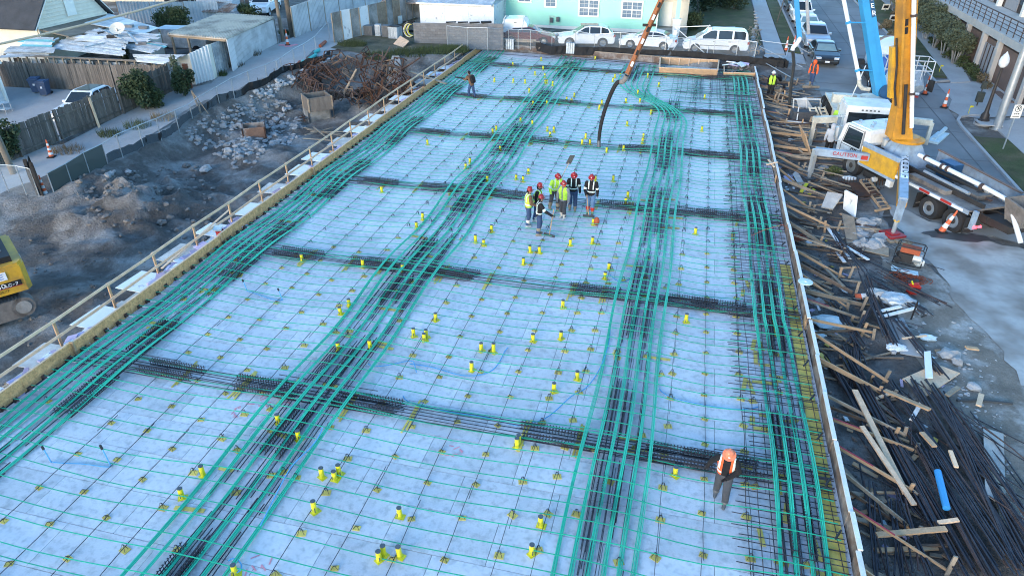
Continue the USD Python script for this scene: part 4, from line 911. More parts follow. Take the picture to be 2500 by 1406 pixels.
mesh_fence([(492, 281, 238), (537, 260, 213), (574, 245, 192), (613, 223, 174), (654, 202, 159), (690, 178, 142)], 'galvanised mesh fence along the alley between the leaning pole and the green pipe')
mesh_fence([(680, 186, 149), (721, 165, 121), (745, 140, 108), (772, 122, 90), (806, 100, 54)], 'galvanised mesh fence at the top of the alley by the concrete panels')
mesh_fence([(137, 485, 423), (180, 460, 400), (222, 432, 373), (265, 407, 352)], 'dark green screened mesh fence at the pit entrance', screen=True)
mesh_fence([(22, 470, 402), (66, 478, 405), (100, 488, 412)], 'open galvanised gate leaf at the pit entrance')
strip([(92, 480), (100, 486), (108, 489), (112, 492)], 2.1, 'gate_cloth', 'silt_black', 'black cloth hanging on the end of the screened fence', 'cloth', seed=6)
mb = MB(); a = W(492, 281); b = W(475, 283); mb.cyl(a, a + [-.25, -.1, 1.6], .07, .06, 8); mb.solo('leaning_post', 'wood_pole', 'leaning timber post in the alley mesh fence', 'post')
mb = MB(); mb.bar(W(512, 283), a + [-.2, -.1, 1.5], .05); mb.solo('post_brace', 'lumber_grey', 'slanting brace beside the leaning alley fence post', 'brace')
for k, (u, v, v2) in enumerate(((556, 245, 230), (520, 268, 246), (548, 246, 232), (630, 205, 190), (672, 190, 168), (354, 350, 335), (300, 385, 372))):
    b = W(u, v); mb = MB(); mb.bar(b, b + [.03, 0, tall(b, v2)], .04); mb.solo('short_stake', 'pipe_dark', 'short dark steel stake beside the alley silt fence', 'stake', 'short steel stakes beside the alley silt fence')
def picket_fence(pts, h, label, w=.14, seed=0, mat='fence_wood', hfun=None):
    t = thing('wood_fence', label, 'fence', (*pts[0], float(ground(np.array([pts[0][0]]), np.array([pts[0][1]]))[0]))); r = random.Random(seed)
    for a, b in zip(pts[:-1], pts[1:]):
        a, b = np.array(a, float), np.array(b, float); L = np.linalg.norm(b - a); d = (b - a) / L; nrm = np.array([-d[1], d[0]]); n = int(L / w)
        for k in range(n):
            p = a + d * (k + .5) * w; z = float(ground(p[0:1], p[1:2], False)[0]); hh = h * (1 + r.uniform(-.03, .03)); o = nrm * r.uniform(-.012, .012)
            m = MB(); m.bar([*(p + o), z - .1], [*(p + o + d * r.uniform(-.02, .02)), z + hh], w * .94, .02, up=(*nrm, 0)); m.build('picket', mat, t, world=True)
        for k in range(int(L / 2.4) + 1):
            p = a + d * min(k * 2.4 + .1, L) - nrm * .08; z = float(ground(p[0:1], p[1:2], False)[0]); m = MB(); m.bar([*p, z - .2], [*p, z + h * .95], .09); m.build('post', 'fence_wood', t, world=True)
        for q in (.3, 1.4):
            za, zb_ = [float(ground(p[0:1], p[1:2], False)[0]) for p in (a, b)]; m = MB(); m.bar([*(a - nrm * .035), za + q], [*(b - nrm * .035), zb_ + q], .04, .09); m.build('rail', 'fence_wood', t, world=True)
    return t
f1 = [W(38, 405), W(190, 335), W(335, 283), W(405, 243)]
picket_fence([(-37.6, 28.4), (-36.9, 33.5), (-35.9, 37.8), (-35.2, 42.3)], 1.85, 'long weathered plank fence along the left side of the alley', seed=1)
picket_fence([(-35.4, 42.2), (-39.5, 41.6), (-46, 40.9), (-54, 40.6)], 1.8, 'dark weathered plank fence behind the driveway and bins', seed=2)
mb = MB(); a = W(243, 312); mb.bar(a + [.05, -.05, 0], a + [-.1, 0, 1.9], .16, .025, up=(1, -.2, 0)); mb.solo('new_picket', 'lumber_pale', 'pale new plank nailed onto the alley plank fence', 'plank')
# wheeled bins
def wheelie(u, v, rz, label):
    b = W(u, v); t = thing('wheelie_bin', label, 'bin', b, rz)
    m = MB(); m.add([(x * s, y * s2, z) for z, s, s2 in ((.08, .24, .27), (.95, .30, .36)) for x, y in ((-1, -1), (1, -1), (1, 1), (-1, 1))], [[0, 1, 5], [0, 5, 4], [1, 2, 6], [1, 6, 5], [2, 3, 7], [2, 7, 6], [3, 0, 4], [3, 4, 7], [0, 2, 1], [0, 3, 2]]); m.build('body', 'bin_blue', t)
    m = MB(); m.box((0, 0, .98), (.66, .78, .07), rx=.05); m.box((0, .02, 1.03), (.5, .6, .04)); m.build('lid', 'bin_blue', t)
    for s in (-1, 1): m = MB(); m.cyl((s * .24, .3, .12), (s * .31, .3, .12), .12, sides=10); m.build('wheel', 'tyre', t)
    m = MB(); m.bar((-.25, .42, .92), (.25, .42, .92), .04); m.build('handle', 'bin_blue', t)
    m = MB(); m.box((.02, -.335, .62), (.13, .004, .15), rx=-.1); m.build('emblem', 'ink_white', t)
wheelie(113, 233, .3, 'front blue wheeled bin with a white emblem by the plank fence'); wheelie(93, 226, .45, 'dark blue wheeled bin half hidden behind the front bin')
# tall traffic cones
def cone(u, v, v2, label, big=True, tilt=0., stripes=4, z=None, base=True):
    b = W(u, v) if z is None else P(u, v, z); h = tall(b, v2); t = thing('traffic_cone', label, 'traffic cone', b, RNG.uniform(0, 1.5))
    if base: m = MB(); m.box((0, 0, .035), (.40, .40, .07)); m.box((0, 0, .085), (.3, .3, .03)); m.build('base', 'rubber', t)
    rs = lambda q: .135 * (1 - q) + .035 * q
    n = stripes * 2 + 1; top = h * .93
    for k in range(n):
        q0, q1 = k / n, (k + 1) / n; off = np.array([tilt * h, 0, 0]); s_ = np.array([math.cos(t.rz), -math.sin(t.rz), 0]); s_ = np.array([math.cos(-t.rz), math.sin(-t.rz), 0])
        m = MB(); m.tube([s_ * tilt * h * q0 + [0, 0, .07 + (top - .07) * q0], s_ * tilt * h * q1 + [0, 0, .07 + (top - .07) * q1]], np.array([rs(q0), rs(q1)]), 10)
        m.build('orange_band' if k % 2 == 0 else 'white_band', 'cone_orange' if k % 2 == 0 else 'cone_white', t)
    m = MB(); m.tube([s_ * tilt * h + [0, 0, top], s_ * tilt * h + [0, 0, h]], .035, 8); m.build('knob', 'cone_orange', t)
    return t
cone(127, 385, 342, 'tall orange cone with white bands by the alley plank fence', stripes=3)
cone(114, 482, 428, 'tall orange cone standing against the black gate cloth', stripes=3, base=False)
cone(703, 112, 73, 'tall orange cone on a pink base beside the utility pole', stripes=2)
cone(2257, 232, 185, 'tall banded cone beside the mixer truck on the street apron', stripes=2); cone(2304, 264, 218, 'tall banded cone alone on the street apron left of the lamp post', stripes=2)
cone(2297, 568, 512, 'leaning orange cone against the rear wheel of the front pump truck', stripes=2, tilt=.30)
cone(1918, 126, 90, 'left one of the two tall cones on the grass verge', stripes=2); cone(1935, 126, 88, 'right one of the two tall cones on the grass verge', stripes=2)
mb = MB()
for k in range(3): b = W(690 + 14 * k, 112 + (k % 2) * 3); mb.box(b + [0, 0, .04], (.55, .35, .06), rz=.5 * k)
mb.solo('pink_blocks', 'pink_paint', 'flat pinkish blocks around the alley cone', 'blocks')
# poles, posts and trunks in the alley
def pole(u, v, h, r0, r1, lean, label, mat='wood_pole', name='utility_pole'):
    b = W(u, v); mb = MB(); mb.tube([b - [0, 0, .2], b + np.array(lean) * h * .5 + [0, 0, h * .5], b + np.array(lean) * h + [0, 0, h]], np.array([r0, (r0 + r1) / 2, r1]), 10); mb.solo(name, mat, label, 'pole', smooth=50)
pole(692, 103, 9, .17, .13, (-.02, 0, 0), 'brown timber utility pole at the top of the alley')
pole(714, 90, 8, .24, .17, (-.015, .0, 0), 'grey leafless trunk standing beside the alley utility pole', 'bark', 'bare_trunk')
pole(34, 425, 8, .17, .14, (-.07, 0, 0), 'weathered timber pole at the left picture edge')
a, b = P(-60, 113, 6.2), P(415, -3, 6.8); d = b - a; mb = MB(); mb.tube([a - d * .3 + d * 1.7 * k / 12 - [0, 0, .25 * math.sin(math.pi * k / 12)] for k in range(13)], .055, 6); mb.solo('overhead_cable', 'rope_tan', 'thick tan overhead cable crossing above the tin roofs', 'cable')
# green and orange pipes
for k, (a, b, mat, lab) in enumerate((((738, 163), (772, 140), 'pipe_teal', 'long teal plastic pipe lying beside the alley silt fence'), ((733, 166), (742, 156), 'pipe_teal', 'short teal pipe piece beside the alley silt fence'), ((727, 165), (733, 158), 'strap_orange', 'short orange pipe end beside the teal pipe'), ((760, 138), (780, 128), 'pipe_teal', 'teal pipe with a dark clamp nearest the concrete panels'), ((782, 118), (795, 108), 'strap_orange', 'small orange pipe below the concrete panels'), ((752, 148), (768, 132), 'pipe_dark', 'dark pipe behind the long teal pipe'))):
    mb = MB(); mb.cyl(W(*a) + [0, 0, .16], W(*b) + [0, 0, .18], .13, sides=10); mb.solo('plastic_pipe', mat, lab, 'pipe', smooth=50)
# ================================================================== CARS
STY = {
 'sedan': (4.8, 1.82, 1.45, [(-2.34, .27), (-2.40, .45), (-2.39, .80), (-2.28, .95), (-1.7, .99), (1.0, .96), (1.25, .93), (1.95, .80), (2.28, .67), (2.40, .47), (2.36, .25)], [(-1.95, .95), (-1.2, 1.36), (-.65, 1.45), (.1, 1.44), (.35, 1.38), (1.22, .92)], .96, .335, (-1.38, 1.42), [(-1.45, -.42), (-.36, .75)]),
 'suv': (4.8, 1.93, 1.70, [(-2.33, .32), (-2.40, .55), (-2.39, .92), (-2.28, 1.07), (-1.7, 1.10), (1.05, 1.05), (1.25, 1.02), (1.95, .93), (2.28, .78), (2.40, .55), (2.35, .30)], [(-2.22, 1.05), (-1.78, 1.55), (-1.3, 1.68), (-.2, 1.70), (.15, 1.65), (1.22, 1.02)], 1.06, .385, (-1.40, 1.45), [(-1.85, -1.22), (-1.13, -.28), (-.2, .72)]),
 'van': (5.2, 1.86, 1.83, [(-2.54, .30), (-2.60, .55), (-2.58, 1.0), (-2.5, 1.08), (1.3, 1.06), (1.55, 1.04), (2.15, .92), (2.48, .75), (2.60, .5), (2.55, .28)], [(-2.50, 1.05), (-2.38, 1.66), (-2.1, 1.81), (.25, 1.83), (.55, 1.77), (1.72, 1.03)], 1.07, .34, (-1.55, 1.62), [(-2.25, -1.35), (-1.2, -.15), (.0, 1.1)]),
 'pickup': (5.6, 2.0, 1.86, [(-2.75, .45), (-2.80, .7), (-2.79, 1.12), (-2.7, 1.2), (1.1, 1.2), (1.4, 1.18), (2.35, 1.08), (2.7, .95), (2.80, .65), (2.75, .42)], [(-1.35, 1.17), (-1.2, 1.75), (-1.0, 1.85), (.25, 1.86), (.55, 1.8), (1.35, 1.16)], 1.2, .40, (-1.75, 1.85), [(-1.1, -.12), (-.03, .85)])}
def dense(poly, n=96):
    r = poly.exterior; return np.array([r.interpolate(t * r.length / n).coords[0] for t in range(n)])
def car(name, label, loc, rz, style, paint, cat='car', group=None, glass='glass_dark', roof=None, top=False):
    L, Wd, H, body, cab, belt, R, ax, wins = STY[style]
    t = thing(name, label, cat, loc, rz, group)
    bp = Polygon(body).buffer(-.05).buffer(.05)
    for x in ax: bp = bp.difference(Point(x, R).buffer(R + .065, 12))
    bp = bp.buffer(0); bp = max(bp.geoms, key=lambda q: q.area) if hasattr(bp, 'geoms') else bp
    st = [(-1, .93), (-.985, .965), (-.93, .99), (-.8, 1), (.8, 1), (.93, .99), (.985, .965), (1, .93)]
    pts = dense(bp, 120); c0 = np.array([0, .62])
    V = []; 
    for yy, s in st:
        q = c0 + (pts - c0) * [1 - (1 - s) * .35, s]; q[:, 1] = np.maximum(q[:, 1], 0.2)
        nose = np.clip((np.abs(q[:, 0]) - L * .38) / (L * .12), 0, 1)
        V.append(np.column_stack([q[:, 0], yy * Wd / 2 * (1 - .10 * nose ** 2 * (abs(yy) > .9)), q[:, 1]]))
    n = len(pts); v = np.vstack(V); i, j = np.meshgrid(np.arange(len(st) - 1), np.arange(n), indexing='ij'); k = (j + 1) % n
    q = np.stack([i * n + j, i * n + k, (i + 1) * n + k, (i + 1) * n + j], -1).reshape(-1, 4); F = [q[:, [0, 1, 2]], q[:, [0, 2, 3]]]
    tri = trimesh.creation.triangulate_polygon(Polygon(pts), engine='earcut')
    m = MB(); m.add(v, np.vstack(F))
    for e, flip in ((0, 1), (len(st) - 1, 0)):
        tv, tf = tri; q2 = c0 + (tv - c0) * [1 - .07 * .35, .93]; q2[:, 1] = np.maximum(q2[:, 1], .2); nose = np.clip((np.abs(q2[:, 0]) - L * .38) / (L * .12), 0, 1)
        m.add(np.column_stack([q2[:, 0], st[e][0] * Wd / 2 * (1 - .10 * nose ** 2), q2[:, 1]]), tf)
    m.build('body', paint, t, smooth=35)
    m = MB(); m.box((0, 0, .42), (L * .9, Wd * .72, .4)); m.build('underbody', 'grime_dark', t)
    hw = lambda z: Wd / 2 - .07 - .20 * np.clip((z - belt) / (H - belt), -.2, 1.2)
    cp = Polygon(cab).buffer(-.03).buffer(.03); pc = dense(cp, 60); V = []
    for s in (-1, -.96, -.8, .8, .96, 1):
        q = pc.copy(); y = hw(q[:, 1]) * s; q[:, 1] -= .03 * (abs(s) > .9) * (q[:, 1] > H - .2); V.append(np.column_stack([q[:, 0], y, q[:, 1]]))
    n = 60; i, j = np.meshgrid(np.arange(5), np.arange(n), indexing='ij'); k = (j + 1) % n; q = np.stack([i * n + j, i * n + k, (i + 1) * n + k, (i + 1) * n + j], -1).reshape(-1, 4)
    m = MB(); m.add(np.vstack(V), np.vstack([q[:, [0, 1, 2]], q[:, [0, 2, 3]]])); tv, tf = trimesh.creation.triangulate_polygon(Polygon(pc), engine='earcut')
    for s in (-1, 1):
        z = tv[:, 1] - .03 * (tv[:, 1] > H - .2); m.add(np.column_stack([tv[:, 0], hw(tv[:, 1]) * s, z]), tf)
    m.build('cabin', roof or paint, t, smooth=35)
    inner = Polygon(cab).buffer(-.085)
    for a, b in wins:
        w = inner.intersection(Polygon([(a, belt + .01), (b, belt + .01), (b, H), (a, H)])).buffer(-.02).buffer(.02)
        if w.is_empty: continue
        tv, tf = trimesh.creation.triangulate_polygon(w, engine='earcut')
        for s in (-1, 1): m = MB(); m.add(np.column_stack([tv[:, 0], (hw(tv[:, 1]) + .008) * s, tv[:, 1]]), tf); m.build('side_window', 'glass_dark', t)
    def pane(p, q, nm, mat):
        p, q = np.array(p), np.array(q); d = q - p; nn = unit(np.array([d[1], -d[0]])); nn = nn if nn[1] > 0 else -nn; p, q = p + d * .10 + nn * .012, q - d * .08 + nn * .012
        y0, y1 = hw(p[1]) * .9, hw(q[1]) * .86; m = MB(); m.add([(p[0], -y0, p[1]), (p[0], y0, p[1]), (q[0], y1, q[1]), (q[0], -y1, q[1])], [[0, 1, 2], [0, 2, 3]]); m.build(nm, mat, t)
    pane(cab[-1], cab[-2] if style != 'sedan' else cab[-2], 'windscreen', glass); pane(cab[0], cab[1], 'rear_window', 'glass_dark')
    if top:
        m = MB(); m.box((-.25, 0, H + .004), (1.5, Wd * .52, .012)); m.build('sunroof', 'glass_dark', t)
    for x in ax:
        for s in (-1, 1):
            y = s * (Wd / 2 - .13); m = MB(); m.lathe((x, y, R), [(R * .62, -.11 * s), (R * .97, -.11 * s), (R, -.07 * s), (R, .07 * s), (R * .97, .11 * s), (R * .66, .11 * s), (R * .64, .02 * s)], 20, axis=(0, 1, 0)); ty = m.build('tyre', 'tyre', t, smooth=40)
            m = MB(); m.lathe((x, y + s * .06, R), [(.04, .0), (R * .62, .0), (R * .66, s * .03), (R * .6, s * .045), (R * .52, s * .02)], 18, axis=(0, 1, 0))
            for k in range(5): a = k * 1.2566; m.bar((x, y + s * .09, R), (x + math.cos(a) * R * .58, y + s * .085, R + math.sin(a) * R * .58), .06, .02, up=(0, 1, 0))
            m.build('rim', 'chrome', t, sub=None)
    zf = {'sedan': .66, 'suv': .80, 'van': .74, 'pickup': .92}[style]
    for s in (-1, 1):
        m = MB(); m.box((L / 2 - .17, s * Wd * .36, zf), (.30, .34, .13), rz=-s * .3); m.build('headlight', 'lamp_clear', t)
        m = MB(); m.box((-L / 2 + .10, s * Wd * .40, zf + .14), (.16, .24, .2), rz=s * .25); m.build('tail_light', 'lamp_red', t)
        m = MB(); m.box((cab[-1][0] - .35, s * (Wd / 2 + .06), belt + .06), (.16, .18, .13)); m.build('mirror', paint, t)
        for a, b in wins[-2:]: m = MB(); m.box((a + .16, s * (Wd / 2 - .005), belt - .13), (.2, .03, .035)); m.build('door_handle', 'plastic_grey' if style == 'van' else paint, t)
    m = MB(); m.box((L / 2 - .035, 0, zf - .12), (.05, Wd * .5, .12)); m.build('grille', 'ink_black', t)
    m = MB(); m.box((L / 2 + .0, 0, .42), (.03, .32, .13)); m.build('number_plate', 'ink_white', t)
    m = MB(); m.box((-L / 2, 0, .6), (.03, .32, .13)); m.build('number_plate', 'ink_white', t)
    if style == 'van':
        for s in (-1, 1): m = MB(); m.box((.1, s * (Wd / 2 + .004), .62), (2.3, .02, .05)); m.build('side_moulding', 'plastic_grey', t)
    return t
def car_px(fw, rw, z, side, **k):
    """front and rear wheel contact pixels of the near side; side = +1 if that is the car's left"""
    a, b = P(*fw, z), P(*rw, z); d = unit(a - b); nrm = np.array([-d[1], d[0], 0]) * side; L, Wd = STY[k['style']][:2]; ax = STY[k['style']][7]
    mid = (a + b) / 2 - d * (ax[0] + ax[1]) / 2 - nrm * (Wd / 2 - .1); mid[2] = z
    return car(loc=mid, rz=math.atan2(d[1], d[0]), **k)
GC = None
car_px((1386, 116), (1474, 117), .5, 1, name='parked_suv', label='white sport utility car parked behind the far fence beside the red car', style='suv', paint='car_white', cat='car', top=True)
car_px((1538, 119), (1619, 124), .52, 1, name='parked_car', label='low white coupe with dark grey roof glass parked behind the far fence', style='sedan', paint='car_white', cat='car')
car_px((1697, 129), (1790, 133), .55, 1, name='parked_van', label='white minivan parked behind the far fence by the pavement', style='van', paint='car_white', cat='minivan', glass='glass_pale')
car_px((1329, 112), (1246, 109), .6, -1, name='parked_car', label='dark red car parked between the white shell and the sport utility car', style='sedan', paint='car_red', cat='car', glass='glass_pale')
for k, (u, v, pa, sty, lab, gl) in enumerate(((2012, 168, 'car_black', 'sedan', 'black car at the near end of the parked street row', 'glass_pale'), (1985, 127, 'car_silver', 'suv', 'silver blue car second from the near end of the street row', 'glass_dark'), (1966, 92, 'car_white', 'sedan', 'white car with a pale windscreen third in the street row', 'glass_pale'), (1962, 50, 'car_white', 'van', 'white van with a dark windscreen fourth in the street row', 'glass_dark'), (1948, 14, 'car_black', 'suv', 'dark car at the far end of the street row', 'glass_dark'))):
    p = W(u, v); L = STY[sty][0]; x = 10.0
    y = [p[1], 0, 0, 0, 0][0] if k == 0 else yprev + 5.75
    yprev = y; z = float(ground(np.array([x]), np.array([y + 2]), False)[0]) + .03
    car('street_car', lab, (x, y + L / 2, z), -math.pi / 2 + RNG.uniform(-.02, .02), sty, pa, glass=gl)
c = P(262, 216, 1.05); d = unit(P(225, 246, .9) - P(300, 214, .9)); c = c + np.cross(d, [0, 0, 1.]) * 1.5
car('pickup_truck', 'white pickup with a dark sunroof parked behind the alley plank fence', (c[0], c[1], -.85), math.atan2(d[1], d[0]), 'pickup', 'car_white', 'pickup', top=True)

# ================================================================== FAR END: BLOCK WALL, WHITE SHED, MINT HOUSE
bw0, bw1 = P(1012, 110, .7), P(1229, 117, .55); bw0[2] = bw1[2] = .35
t = thing('block_wall', 'dark grey concrete block wall below the white shed', 'wall', bw0, math.atan2(bw1[1] - bw0[1], bw1[0] - bw0[0]))
Lb = np.linalg.norm((bw1 - bw0)[:2]); nb = int(Lb / .405); hb = tall(P(1030, 110, .7), 56) + .35
m = MB(); m.box((Lb / 2, .10, hb / 2 - .02), (Lb, .14, hb - .04)); m.build('mortar_core', 'mortar', t)
rows = int(hb / .205)
for r in range(rows):
    for k in range(nb + 1):
        a = k * .405 - (.2 if r % 2 else 0); b = a + .395; a, b = max(a, 0), min(b, Lb)
        if b - a < .06: continue
        m = MB(); m.box(((a + b) / 2, .10 + RNG.uniform(-.004, .004), r * .205 + .0975), (b - a, .2, .195)); m.build('block', 'block', t)
# white shed
ys_ = 64.0; A, B = at_y(1025, 8, ys_), at_y(1192, 18, ys_); zt = A[2]; C = at_y(1216, 10, ys_ + 3.0); x0, x1 = A[0], B[0] + .5
t = thing('white_shed', 'white panelled shed with a pale blue roof behind the block wall', 'shed', ((x0 + x1) / 2, ys_, .8))
n = 3; w = (x1 - x0) / n
for k in range(n):
    for (za, zb_) in ((.85, zt - 1.0), (zt - .985, zt)):
        m = MB(); m.span((x0 + k * w + .012, ys_ - .03, za), (x0 + (k + 1) * w - .012, ys_, zb_)); m.build('wall_panel', 'white_board', t, world=True)
m = MB(); m.span((x0 - .06, ys_ + .005, .6), (x1, ys_ + 6, zt)); m.build('wall_core', 'white_board', t, world=True)
m = MB(); m.span((x1 - .13, ys_ - .04, .7), (x1 + .02, ys_ - .001, zt + .1)); m.build('corner_trim', 'trim_white', t, world=True)
m = MB(); m.sheet([(x0 - .25, ys_ - .35, zt + .06), (x1 - .1, ys_ - .35, zt + .06), (x1 - .1, ys_ + 6.2, zt + 1.6), (x0 - .25, ys_ + 6.2, zt + 1.6)], .06, 1, 8, jag=.04); m.build('roof', 'metal_bluegrey', t, world=True)
m = MB(); m.span((x0 - .25, ys_ - .40, zt - .02), (x1 - .1, ys_ - .355, zt + .1)); m.build('gutter', 'trim_white', t, world=True)
for k in range(4):
    q = bw0 + (bw1 - bw0) * (.42 + .13 * k); m = MB(); m.box([q[0], q[1] + .1, .35 + hb + .05 + .03 * (k == 3)], (.85, .3, .08 + .06 * (k == 3)), rz=t.rz + .42 + RNG.uniform(-.04, .04)); m.solo('roofing_scrap', 'ink_black', f'black scrap of roofing on top of the block wall, {["leftmost", "second from the left", "third from the left", "thick rightmost"][k]}', 'scrap')
# rusty lean-to behind the yard
t = thing('yard_lean_to', 'low lean-to with a rusty roof edge at the back of the junk yard', 'lean-to', at_y(990, 20, 68))
m = MB(); m.span(at_y(940, 40, 68), at_y(1024, 2, 68.2)); m.build('wall', 'concrete_old', t, world=True)
m = MB(); c = at_y(975, 3, 67.5); m.box(c + [.5, 0, .1], (4.2, 1.6, .12), rx=.2); m.build('roof', 'roof_rust', t, world=True)
# mint house
yh = 68.0; hx0, hx1 = at_y(1224, 30, yh)[0], at_y(1606, 30, yh)[0]; zb0, ze = .65, 4.6
t = thing('mint_house', 'mint green clapboard house with white framed windows behind the parked cars', 'house', (hx0, yh, .7))
m = MB(); m.span((hx0, yh + .03, zb0), (hx1, yh + 9, ze)); m.build('wall_core', 'siding_mint', t, world=True)
m = MB(); z = zb0 + .25
while z < ze: m.add([(hx0, yh + .02, z + .15), (hx1, yh + .02, z + .15), (hx1, yh - .012, z), (hx0, yh - .012, z), (hx0, yh + .03, z), (hx1, yh + .03, z)], [[0, 3, 2], [0, 2, 1], [3, 4, 5], [3, 5, 2]]); z += .15
m.build('clapboards', 'siding_mint', t, world=True, kind='stuff')
m = MB(); m.span((hx0 - .02, yh - .03, zb0 - .3), (hx1 + .02, yh + .04, zb0 + .24)); m.build('skirt_board', 'trim_white', t, world=True)
for s in (hx0, hx1): m = MB(); m.span((s - .07, yh - .045, zb0), (s + .07, yh + .02, ze)); m.build('corner_board', 'trim_white', t, world=True)
m = MB(); m.sheet([(hx0 - .5, yh - .6, ze - .1), (hx1 + 4.2, yh - .6, ze - .1), (hx1 + 4.2, yh + 4.6, ze + 2.6), (hx0 - .5, yh + 4.6, ze + 2.6)], .12); m.sheet([(hx0 - .5, yh + 9.6, ze - .1), (hx0 - .5, yh + 4.6, ze + 2.6), (hx1 + 4.2, yh + 4.6, ze + 2.6), (hx1 + 4.2, yh + 9.6, ze - .1)], .12); m.build('roof', 'shingle', t, world=True)
def window(t, u0, u1, v0, v1, y, dbl=True, frame_='trim_white', glass='glass_window', bars=(1, 2)):
    a, b = at_y(u0, v1, y), at_y(u1, v1, y); z0 = a[2]; z1 = at_y((u0 + u1) / 2, v0, y)[2] if v0 is not None else z0 + 1.55; x0, x1 = a[0], b[0]
    m = MB(); f = .09
    for q in ((x0, x0 + f, z0, z1), (x1 - f, x1, z0, z1), (x0 + f, x1 - f, z0, z0 + f), (x0 + f, x1 - f, z1 - f, z1)): m.span((q[0], y - .06, q[2]), (q[1], y - .015, q[3]))
    w = m.build('window', frame_, t, world=True)
    n = 2 if dbl else 1; ww = (x1 - x0 - 2 * f) / n
    for k in range(n):
        xa, xb = x0 + f + k * ww, x0 + f + (k + 1) * ww
        for (za, zb_) in ((z0 + f, (z0 + z1) / 2), ((z0 + z1) / 2, z1 - f)):
            m = MB(); m.span((xa + .04, y - .032, za + .04), (xb - .04, y - .022, zb_ - .04)); m.build('pane', glass, t, world=True, sub=w)
            m = MB()
            for q in ((xa, xa + .045, za, zb_), (xb - .045, xb, za, zb_)): m.span((q[0], y - .05, q[2]), (q[1], y - .02, q[3]))
            for q in (za, zb_ - .045): m.span((xa + .045, y - .05, q), (xb - .045, y - .02, q + .045))
            for i in range(1, bars[0] + 1): x = xa + .045 + (xb - xa - .09) * i / (bars[0] + 1); m.span((x - .01, y - .042, za + .045), (x + .01, y - .021, zb_ - .045))
            for i in range(1, bars[1]): zz = za + .045 + (zb_ - za - .09) * i / bars[1]; m.span((xa + .045, y - .045, zz - .01), (xb - .045, y - .0205, zz + .01))
            m.build('sash', 'trim_white', t, world=True, sub=w)
yw = yh - .012
M('glass_window', (.16, .22, .28), .12, 0., var=.25, scale=3, spec=.7)
window(t, 1411, 1462, None, 41, yw); window(t, 1515, 1568, None, 46, yw); window(t, 1329, 1359, None, 19, yw, False); window(t, 1264, 1298, None, 7, yw, False)
t_house = t
for u, v in ((1346, 50), (1362, 48)): m = MB(); m.box(at_y(u, v, yh - .15), (.28, .18, .42)); m.build('gas_meter', 'plastic_grey', t, world=True)
m = MB(); m.tube([at_y(1342, 62, yh - .08), at_y(1342, 40, yh - .08), at_y(1354, 41, yh - .08)], .03, 6); m.build('gas_pipe', 'pipe_galv', t, world=True)
# porch
px0, px1 = hx1 + .02, at_y(1668, 60, yh)[0]
m = MB(); m.span((px0, yh - 1.2, .45), (px1 + .4, yh + 4, 1.0)); m.build('porch_floor', 'concrete_old', t, world=True)
m = MB(); m.span((px0 + .1, yh + 1.6, 1.0), (px0 + 1.2, yh + 1.66, 3.1)); m.build('door', 'trim_white', t, world=True)
m = MB(); m.span((px0 + .0, yh + 1.66, .9), (px1 + .3, yh + 1.8, ze)); m.build('porch_wall', 'siding_cream', t, world=True)
c = at_y(1652, 60, yh - 1.0)[0]
m = MB(); m.span((c - .32, yh - 1.3, .5), (c + .32, yh - .7, 2.0)); m.span((c - .38, yh - 1.36, 2.0), (c + .38, yh - .64, 2.1)); m.build('pillar_base', 'trim_white', t, world=True)
m = MB(); m.span((c - .17, yh - 1.16, 2.1), (c + .17, yh - .84, ze - .2)); m.build('pillar', 'siding_mint', t, world=True)
m = MB(); m.span((px0, yh - 1.2, ze - .5), (c + .4, yh - .9, ze - .15)); m.build('porch_beam', 'trim_white', t, world=True)
# ladder on the house
t = thing('ladder', 'dark ladder leaning on the left end of the mint house', 'ladder', at_y(1228, 60, yh - .5))
for u in (1223, 1234): m = MB(); m.bar(at_y(u, 62, yh - .7), at_y(u + 1, -4, yh - .15), .05); m.build('stile', 'pipe_galv', t, world=True)
for k in range(9): v = 55 - 6.5 * k; m = MB(); m.bar(at_y(1223.5, v, yh - .6 + .03 * k), at_y(1234.5, v, yh - .6 + .03 * k), .03); m.build('rung', 'pipe_galv', t, world=True)
# white shell (boat or camper cap) left of the red car
c = P(1257, 108, .6); t = thing('white_shell', 'tall rounded white shell with side rails standing behind the block wall end', 'shell', c, .1)
zz = tall(c, 46); pr = [(-1.15, .55), (-1.2, zz * .6), (-1.05, zz * .86), (-.75, zz * .98), (.4, zz), (.8, zz * .95), (1.02, zz * .82), (1.15, zz * .55), (1.15, .55)]
m = MB(); m.side(pr, -.1, 1.8); m.build('shell', 'car_white', t, smooth=30)
for s in (-.9, .72): m = MB(); m.tube([(s - .1, -.15, zz * .62), (s, -.2, zz * 1.0), (s + .12, 0, zz * 1.09), (s + .2, .5, zz * 1.05)], .035, 6); m.build('side_rail', 'trim_white', t)
m = MB(); m.box((.05, -.11, zz * .86), (.22, .03, .06)); m.build('latch', 'ink_black', t)
m = MB(); m.box((.3, -.35, .45), (3.2, .5, .10)); m.build('board_stack', 'lumber_grey', t); m = MB(); m.box((.5, -.4, .33), (3.4, .45, .1)); m.build('board_stack', 'lumber_grey', t)
